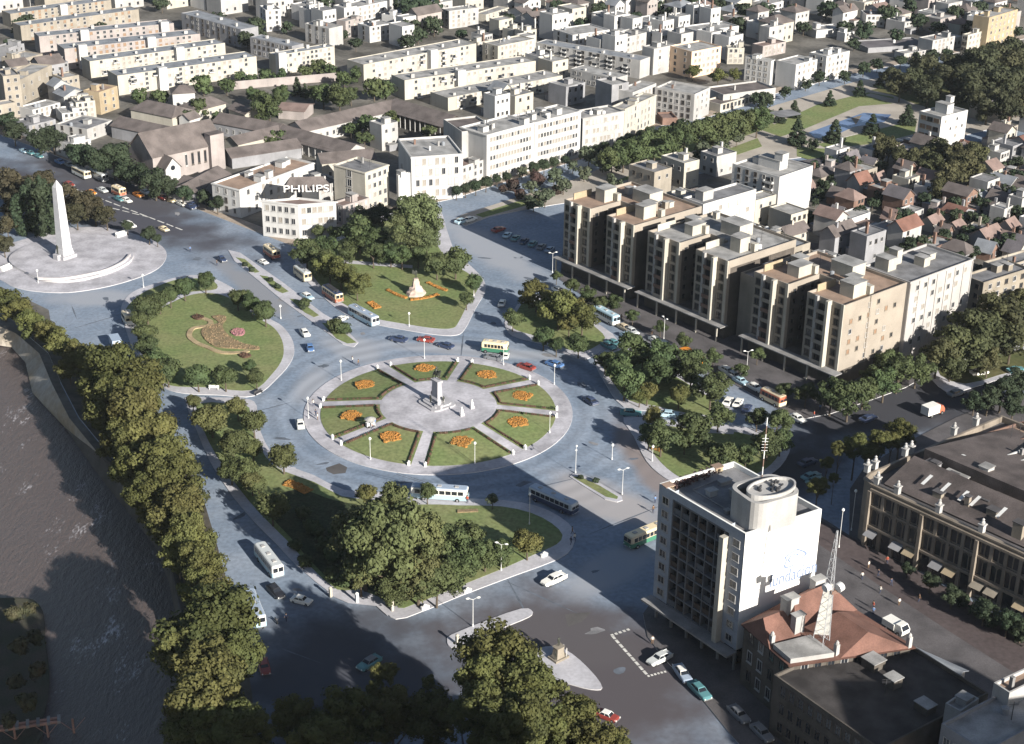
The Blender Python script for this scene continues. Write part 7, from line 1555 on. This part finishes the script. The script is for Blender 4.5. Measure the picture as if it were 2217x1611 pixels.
def car(x, y, dx, dy, colr, lab, group=None, roof=None, L=4.8, cat="car", z=.02):
    c = P(x, y, .7); r = thing("car", (c.x, c.y, z), lab, cat, group, heading(x, y, dx, dy)); k = L / 4.8
    put("body", CM[0], r, (0, 0, 0), 0, (k, k ** .5, k ** .5), [PC[colr]]); put("window_glass", CM[1], r, (0, 0, 0), 0, (k, k ** .5, k ** .5)); put("roof", CM[2], r, (0, 0, 0), 0, (k, k ** .5, k ** .5), [PC[roof or colr]])
    for sx in (-1.45, 1.45):
        for s in (-1, 1): put("wheel", CM[3], r, (sx * k, s * .78 * k ** .5, .33), 0)
    for s in (-1, 1): put("bumper", CM[4], r, (s * 2.42 * k, 0, .42), 0)
    for s in (-1, 1):
        o = put("headlight", CM[5], r, (2.38 * k, s * .6, .68), 0); o.rotation_euler = (0, PI / 2, 0)
    return r
def bus(x, y, dx, dy, up, low, roof, lab, L=11.0, W=2.45, H=2.9, cat="bus", group=None, nw=8, name="bus", rack=False, poles=False, z=.02):
    c = P(x, y, H * .5); r = thing(name, (c.x, c.y, z), lab, cat, group, heading(x, y, dx, dy)); h0 = .45; hm = 1.45; w = W / 2
    def rr(zx): z_, ins = zx; return [(a, b, z_) for a, b in rrect((0, 0), L - 2 * ins, W - 2 * ins, 0, .35, 3)]
    m = MB(); m.loft([rr((h0, .05)), rr((h0 + .15, 0)), rr((hm, 0))]); m.build("lower_body", PC[low], r, world=False)
    m = MB(); m.loft([rr((hm + .003, .03)), rr((H - .35, .06)), rr((H - .12, .18))]); m.build("upper_body", PC[up], r, world=False)
    m = MB(); m.loft([rr((H - .117, .16)), rr((H, .35))]); rf = m.build("roof", PC[roof], r, world=False)
    m = MB()
    for i in range(3): m.box((-L * .3 + i * L * .3, 0, H), (.8, .7, .14))
    if rack: m.box((-L * .05, 0, H + .02), (L * .6, W * .62, .18))
    m.build("roof_hatch", DARKM if rack else OFFW, rf, world=False)
    if poles:
        m = MB(); m.tube((-L * .1, .3, H), (-L * .75, .35, H + 2.2), .04, n=4); m.tube((-L * .1, -.3, H), (-L * .75, -.35, H + 2.2), .04, n=4); m.build("trolley_pole", DARKM, rf, world=False)
    ww = (L - 1.6) / nw
    wm_ = MB(); wm_.box((0, 0, 0), (ww - .18, .04, .82)); wme = wm_.mesh("side_window", [GLASSD])
    for s in (-1, 1):
        for i in range(nw): put("side_window", wme, r, (-L / 2 + .8 + ww * (i + .5), s * (w - .035), hm + .16), 0)
    for s, nm in ((1, "windscreen"), (-1, "rear_window")):
        m = MB()
        for k in (-1, 1): m.box((s * (L / 2 - .045), k * W * .21, hm + .1), (.06, W * .36, .88 if s > 0 else .6))
        m.build(nm, GLASSD, r, world=False)
    for sx in (-L * .27, L * .32):
        for s in (-1, 1): o = put("wheel", CM[3], r, (sx, s * (w - .1), .46), 0, (1.4, 1.2, 1.4))
    for s in (-1, 1):
        o = put("headlight", CM[5], r, (L / 2 - .01, s * .85, .95), 0); o.rotation_euler = (0, PI / 2, 0)
    m = MB(); m.box((L / 2 + .02, 0, h0), (.1, W - .3, .22)); m.box((-L / 2 - .02, 0, h0), (.1, W - .3, .22)); m.build("bumper", CHROME, r, world=False)
    return r
def truck(x, y, dx, dy, cab, bed, lab, L=7.0, cat="truck", box=2.0, z=.02):
    c = P(x, y, 1.2); r = thing("truck", (c.x, c.y, z), lab, cat, None, heading(x, y, dx, dy)); h = L / 2
    m = MB(); m.box((-.9, 0, .75), (L - 1.9, 2.3, box)); m.build("cargo_box", PC[bed], r, world=False)
    m = MB(); m.loft([[(h - 1.75, -1.05, .5), (h - .1, -1.05, .5), (h - .1, 1.05, .5), (h - 1.75, 1.05, .5)], [(h - 1.75, -1.05, 1.3), (h, -1.02, 1.3), (h, 1.02, 1.3), (h - 1.75, 1.05, 1.3)], [(h - 1.7, -.95, 2.2), (h - .6, -.9, 2.2), (h - .6, .9, 2.2), (h - 1.7, .95, 2.2)]]); m.build("cab", PC[cab], r, world=False)
    m = MB(); m.poly([(h - .02 + .02, -.85, 1.4), (h - .02 + .02, .85, 1.4), (h - .5, .78, 2.08), (h - .5, -.78, 2.08)]); m.build("windscreen", GLASSD, r, world=False)
    for sx in (-h * .5, h - .9):
        for s in (-1, 1): put("wheel", CM[3], r, (sx, s * 1.0, .45), 0, (1.35, 1.3, 1.35))
    return r
random.seed(4)
# heading vectors: direction along the photo that the vehicle's nose points
bus(1072, 751, -28, -3, 'cream', 'green', 'cream', "cream and green bus circling behind the round plaza", L=6.6, nw=6)
bus(952, 1066, 30, 2, 'white', 'pale_blue', 'bluegrey', "long white, blue and yellow trolleybus stopped in front of the round plaza", L=11.6, poles=True)
bus(1198, 1082, -30, -13, 'silver', 'navy', 'bluegrey', "dark blue trolleybus with a pale roof in the office block's shadow", L=11.4)
bus(1398, 1158, -22, 9, 'beige', 'green', 'cream', "cream and green bus half hidden behind the office block", L=9.5)
bus(582, 1213, 20, 26, 'white', 'pale_blue', 'silver', "white bus driving down the riverside avenue", L=9.8)
bus(550, 1318, 14, 34, 'white', 'pale_blue', 'bluegrey', "white bus brushing the trees of the riverside avenue", L=9.6)
bus(176, 373, 20, 10, 'cream', 'white', 'silver', "cream-white bus at the far kerb of the dark avenue", L=9.0, group="buses on the avenue")
bus(214, 379, 20, 10, 'silver', 'grey', 'silver', "silver-grey bus behind the cream-white one on the dark avenue", L=9.0)
bus(257, 413, 13, 6, 'cream', 'rust', 'cream', "small cream van-like bus alone on the dark avenue", L=5.4, nw=4)
bus(588, 545, 14, 10, 'cream', 'rust', 'cream', "cream bus on the avenue beside the corner building", L=6.8, nw=5)
bus(655, 592, 18, 14, 'cream', 'beige', 'silver', "cream bus with grey roof beside the west tip of the triangular lawn", L=7.4, nw=6)
bus(720, 636, 20, 14, 'cream', 'rust', 'navy', "cream bus with a dark roof rack passing the triangular lawn", L=8.2, nw=6, rack=True)
bus(787, 683, 26, 14, 'silver', 'pale_blue', 'bluegrey', "long pale blue trolleybus along the kerb of the triangular lawn", L=11.0, poles=True)
bus(277, 688, -6, -9, 'cream', 'white', 'beige', "short cream bus between the obelisk plaza and the oval lawn", L=4.8, nw=4)
truck(252, 746, 9, 16, 'cream', 'bluegrey', "lorry with cream cab and blue-grey box on the road left of the oval lawn", L=6.4)
bus(1312, 683, 26, 14, 'pale_blue', 'white', 'pale_blue', "pale blue and white bus on the road before the comb", L=9.0)
truck(1501, 771, 26, 14, 'orange', 'orange', "bright orange lorry on the road before the comb", L=8.0, box=1.3)
bus(1674, 860, -22, -11, 'rust', 'cream', 'beige', "reddish bus with cream front on the road before the comb", L=6.6, nw=5)
truck(2020, 888, 20, -7, 'rust', 'white', "lorry with white box and red cab on the dark street at the right", L=5.6)
truck(1940, 1354, 10, 6, 'white', 'white', "white van parked beside the red roofed building", L=4.6, cat="van", box=1.2)
V = "on the road "
car(1199, 1253, -26, 12, 'white', "large white saloon with pale blue bonnet in the small square", roof='white', L=5.3)
car(650, 918, 3, 12, 'white', "white car on the ring road left of the round plaza", L=4.4)
car(660, 720, 10, 12, 'white', "white saloon heading down between median and oval lawn", L=4.6)
car(671, 752, 4, 10, 'blue', "blue car with white tail below the white saloon", L=4.2)
car(665, 641, 14, 8, 'pale_blue', "turquoise car with white bonnet between two cream buses", roof='white', L=4.8)
car(570, 566, 6, 3, 'white', "tiny white car beside the upper end of the median", L=3.4)
car(741, 688, 8, -3, 'white', "tiny white car between the median and the pale blue trolleybus", L=3.2)
car(863, 733, -16, -3, 'navy', "dark car at the front kerb of the triangular lawn, leftmost of three", L=4.6)
car(922, 734, -14, -2, 'red', "dark maroon car at the front kerb of the triangular lawn", L=4.4)
car(965, 747, -14, -4, 'navy', "dark blue car left of the cream and green bus", L=4.4)
car(1070, 773, -16, -3, 'grey', "grey car just below the cream and green bus", L=4.6)
car(1095, 770, -2, 6, 'white', "tiny white car beside the grey car behind the plaza", L=3.2)
car(1139, 793, -18, -6, 'red', "red car on the ring road at the back right of the plaza", L=4.8)
car(1200, 787, -18, -6, 'blue', "blue car on the ring road behind the red one", L=4.8)
car(1278, 866, -14, -10, 'navy', "dark car with white nose right of the round plaza", roof='navy', L=4.6)
car(1087, 655, 4, -10, 'white', "white car at the corner of the first wooded island", L=4.2)
car(597, 1279, 15, 16, 'black', "black saloon on the riverside avenue", L=4.9)
car(653, 1298, 16, 4, 'white', "rounded white car beside the black saloon", L=4.0)
car(799, 1434, -16, 10, 'teal', "teal car deep in the shadow at the bottom", roof='grey', L=4.8)
car(572, 1442, 4, 16, 'red', "orange-red car half hidden by the huge plane trees", L=4.6)
car(1316, 1548, 10, 4, 'red', "red and white car near the bottom edge of the brown square", roof='white', L=3.8)
car(1428, 1424, -22, 11, 'silver', "silver-green car at the kerb of the office block", L=4.9)
car(1478, 1457, 14, 20, 'bluegrey', "blue-grey car with white roof parked in the office block's shade", roof='white', L=5.0)
car(1515, 1494, 18, 18, 'teal', "teal car parked behind the white-roofed one", L=5.2)
for (x, y) in ((1600, 1545), (1650, 1585)): car(x, y, 18, 18, 'grey', "dark parked car in deep shade along the kerb at the bottom right", "shaded parked cars", L=4.8)
car(280, 486, 12, 6, 'white', "white estate car beside the grove of the obelisk", L=5.6)
car(355, 495, 10, 5, 'cream', "cream car alone on the dark avenue near the obelisk", L=4.0)
car(480, 560, 8, 6, 'navy', "dark car with white boot near the upper end of the median", L=4.2)
random.seed(14)
for x, y, colr in ((198, 416, 'orange'), (222, 411, 'silver'), (274, 433, 'white'), (300, 421, 'orange'), (315, 415, 'white'), (336, 420, 'yellow'), (352, 427, 'red'), (370, 432, 'cream'), (393, 440, 'white'), (258, 430, 'teal'), (412, 447, 'navy'), (418, 443, 'navy'), (66, 330, 'teal'), (84, 337, 'teal'), (130, 350, 'blue'), (150, 356, 'grey'), (72, 388, 'white'), (94, 387, 'teal'), (150, 398, 'red'), (52, 326, 'pale_blue')):
    car(x, y, 16, 8, colr, "small %s car on the dark avenue" % colr.replace('_', ' '), "cars on the avenue", L=random.uniform(4.2, 4.9))
for x, y, colr, lab in ((1018, 474, 'white', "white car at the corner of the shaded parking lot"), (1000, 478, 'pale_blue', "turquoise car at the corner of the shaded parking lot"), (1079, 496, 'red', "dark red car in the shaded parking lot")):
    car(x, y, 12, -4, colr, lab)
for i, colr in enumerate(('pale_blue', 'teal', 'navy', 'teal', 'grey', 'bluegrey')): car(1098 + i * 18.5, 508 + i * 6.2, 8, -7, colr, "%s car in the row parked in the comb's shadow" % {'pale_blue': 'pale blue', 'bluegrey': 'blue grey'}.get(colr, colr), "row of cars in the comb's shadow", L=4.2)
for x, y, colr in ((1222, 634, 'cream'), (1238, 641, 'silver'), (1265, 655, 'white'), (1283, 662, 'cream'), (1352, 708, 'beige'), (1368, 716, 'silver'), (1420, 735, 'white'), (1358, 727, 'pale_blue'), (1575, 802, 'white'), (1604, 824, 'pale_blue'), (1590, 812, 'silver'), (1727, 905, 'white'), (1440, 745, 'silver'), (1635, 838, 'white'), (1210, 628, 'white'), (1330, 742, 'teal'), (1318, 748, 'teal')):
    car(x, y, 20, 11, colr, "%s car on the road before the comb" % colr.replace('_', ' '), "cars before the comb", L=random.uniform(4.3, 5.0))
for x, y, colr in ((1576, 868, 'white'), (1598, 871, 'white'), (1617, 884, 'navy')): car(x, y, 8, -13, colr, "%s car parked slantwise at the edge of the wooded island" % colr, "slantwise parked cars", L=4.4)
for x, y, colr in ((1366, 893, 'teal'), (1450, 896, 'pale_blue')): car(x, y, 16, 1, colr, "%s car half hidden under trees in the side lane" % colr.replace('_', ' '), "cars in the side lane")
for x, y, colr, d in ((1748, 1000, 'navy', (16, -6)), (1756, 1030, 'teal', (16, -6)), (1766, 1040, 'teal', (16, -6)), (1690, 950, 'grey', (16, 8)), (1880, 905, 'navy', (16, -6)), (2070, 850, 'grey', (16, -5)), (2120, 805, 'white', (14, -2)), (2200, 800, 'teal', (16, -3)), (2040, 775, 'beige', (14, -2))):
    car(x, y, *d, colr, "%s car on the shaded street behind the office block" % colr, "cars on the shaded street", L=4.6)
# motorcycle beside the avenue
c = P(598, 1342, .5); r = thing("motorcycle", (c.x, c.y, .02), "small dark motorcycle with rider at the edge of the shadow", "motorcycle", rz=heading(598, 1342, 6, 12))
m = MB(); m.tube((.6, -.06, .32), (.6, .06, .32), .32, n=10); m.build("wheel", RUBBER, r, world=False); m = MB(); m.tube((-.6, -.06, .32), (-.6, .06, .32), .32, n=10); m.build("wheel", RUBBER, r, world=False)
m = MB(); m.tube((-.6, 0, .35), (0, 0, .5), .1); m.tube((0, 0, .5), (.55, 0, .85), .12); m.tube((.55, 0, .9), (.62, 0, .3), .05); m.tube((.5, -.35, .98), (.5, .35, .98), .03); m.build("frame", DARKM, r, world=False)

# ================================================================== PEOPLE
random.seed(19)
SH = [mat("white_cloth", (.62, .60, .56)), mat("navy_cloth", (.04, .05, .09)), mat("brown_cloth", (.16, .10, .06)), mat("red_cloth", (.36, .08, .05)), mat("blue_cloth", (.12, .2, .36))]
HAIR = mat("dark_hair", (.02, .015, .012))
def people_mesh(pose, si, ti):
    me = figure_mesh(SKIN, pose, "person"); me.materials.append(SH[si]); me.materials.append(SH[ti])
    for p in me.polygons:
        z = p.center.z
        p.material_index = 0 if z > 1.5 else (1 if z > .95 and not (z < 1.05 and abs(p.center.y) > .2) else (2 if z <= .95 and abs(p.center.y) < .2 else 0))
    return me
PM = {(q, s, t): people_mesh(q, s, t) for q, s, t in (("walk", 0, 1), ("walk", 1, 1), ("stand", 0, 2), ("walk", 3, 1), ("stand", 4, 1), ("walk", 2, 1))}
CN = ["white", "navy", "brown", "red", "blue"]
hm_ = MB(); hm_.lathe([(.115, -.02), (.128, .05), (.10, .12), (.02, .15)], (-.01, 0, 1.67), 8); HM = hm_.mesh("hair", [HAIR])
keys = list(PM)
for i, (x, y, place) in enumerate(((678, 880, "on the rim of the round plaza"), (684, 902, "on the rim of the round plaza"), (688, 910, "on the rim of the round plaza"), (806, 930, "on the lower left path of the plaza"), (812, 922, "on the lower left path of the plaza"), (1239, 1158, "on the curved corner of the shady park"), (1244, 1172, "on the curved corner of the shady park"), (1236, 1180, "on the curved corner of the shady park"), (1006, 1082, "at the door of the stopped trolleybus"), (1012, 1090, "at the door of the stopped trolleybus"), (1418, 1089, "crossing by the traffic island"), (1414, 1110, "crossing by the traffic island"), (1905, 1284, "crossing the brownish street"), (1929, 1268, "crossing the brownish street"), (1946, 1311, "crossing the brownish street"), (1890, 1318, "crossing the brownish street"), (1890, 1330, "crossing the brownish street"), (1989, 1303, "crossing the brownish street"), (1866, 1254, "crossing the brownish street"), (1901, 1248, "crossing the brownish street"), (1880, 1230, "crossing the brownish street"), (1920, 1220, "crossing the brownish street"), (412, 545, "alone on the dark avenue"), (776, 792, "on the ring road behind the plaza"), (763, 785, "on the ring road behind the plaza"), (620, 1345, "at the edge of the dark shadow"), (1412, 1395, "on the corner beside the office block"), (1640, 985, "under the trees behind the office block"), (1270, 660, "on the pavement before the comb"), (1345, 695, "on the pavement before the comb"), (1356, 690, "on the pavement before the comb"), (1384, 690, "on the pavement before the comb"), (1411, 725, "on the pavement before the comb"), (1762, 905, "at the street corner right of the comb"), (1775, 890, "at the street corner right of the comb"), (470, 575, "beside the upper end of the median"))):
    k = keys[i % len(keys)]; c = P(x, y, .1); onp = any(w in place for w in ("rim", "corner", "pavement", "path", "door", "under")); zz = .16 if onp else .02
    if "lower left path" in place: zz = .75; c = P(x, y, .75)
    if "corner beside" in place: zz = .15
    r = thing("person", (c.x, c.y, zz), "person in %s top %s %s" % (CN[k[1]], {"walk": "walking", "stand": "standing"}[k[0]], place), "person", "pedestrians", random.random() * 6)
    put("body", PM[k], r); put("hair", HM, r)

# ================================================================== HAZE
hz = MB(); hz.box((0, 660, -6), (2100, 1700, 170)); ho = hz.build("haze", bpy.data.materials.new("haze_air")); tag(ho, "thin pale blue summer haze over the city", "haze", kind="stuff")
hm = ho.data.materials[0]; hm.use_nodes = True; hn = hm.node_tree.nodes; hn.remove(hn["Principled BSDF"])
pv = hn.new("ShaderNodeVolumePrincipled"); pv.inputs["Color"].default_value = (.80, .89, 1.0, 1); pv.inputs["Density"].default_value = .00003; pv.inputs["Anisotropy"].default_value = .0
hm.node_tree.links.new(pv.outputs[0], hn["Material Output"].inputs["Volume"])
# ================================================================== unique labels
from collections import defaultdict
ORD = ["first", "second", "third", "fourth", "fifth", "sixth", "seventh", "eighth", "ninth", "tenth", "eleventh", "twelfth", "thirteenth", "fourteenth", "fifteenth", "sixteenth", "seventeenth", "eighteenth", "nineteenth", "twentieth"]
def ordinal(i):
    if i < 20: return ORD[i]
    t = ["", "", "twenty", "thirty", "forty", "fifty", "sixty", "seventy", "eighty", "ninety"]
    k = i + 1
    if k >= 100: return str(k) + "th"
    tens = {20: "twentieth", 30: "thirtieth", 40: "fortieth", 50: "fiftieth", 60: "sixtieth", 70: "seventieth", 80: "eightieth", 90: "ninetieth"}
    return tens[k] if k % 10 == 0 else t[k // 10] + "-" + ORD[k % 10 - 1]
groups = defaultdict(list)
bpy.context.view_layer.update()
for o in list(COL.objects):
    if "n_win" in o: del o["n_win"]
    if o.parent is None and "label" in o and o.get("kind") is None: groups[o["label"]].append(o)
for lab, os_ in groups.items():
    if len(os_) < 2: continue
    def cx(o):
        if o.type == 'MESH' and o.location.length < 1e-6:
            c = sum((Vector(b) for b in o.bound_box), Vector()) / 8; return PR(c)[0]
        return PR(o.location)[0]
    os_.sort(key=cx)
    for i, o in enumerate(os_):
        o["label"] = lab + ", " + ordinal(i) + " from left"
        if len(o["label"].split()) > 16: print("LONG", o["label"])
        if "group" not in o: o["group"] = lab
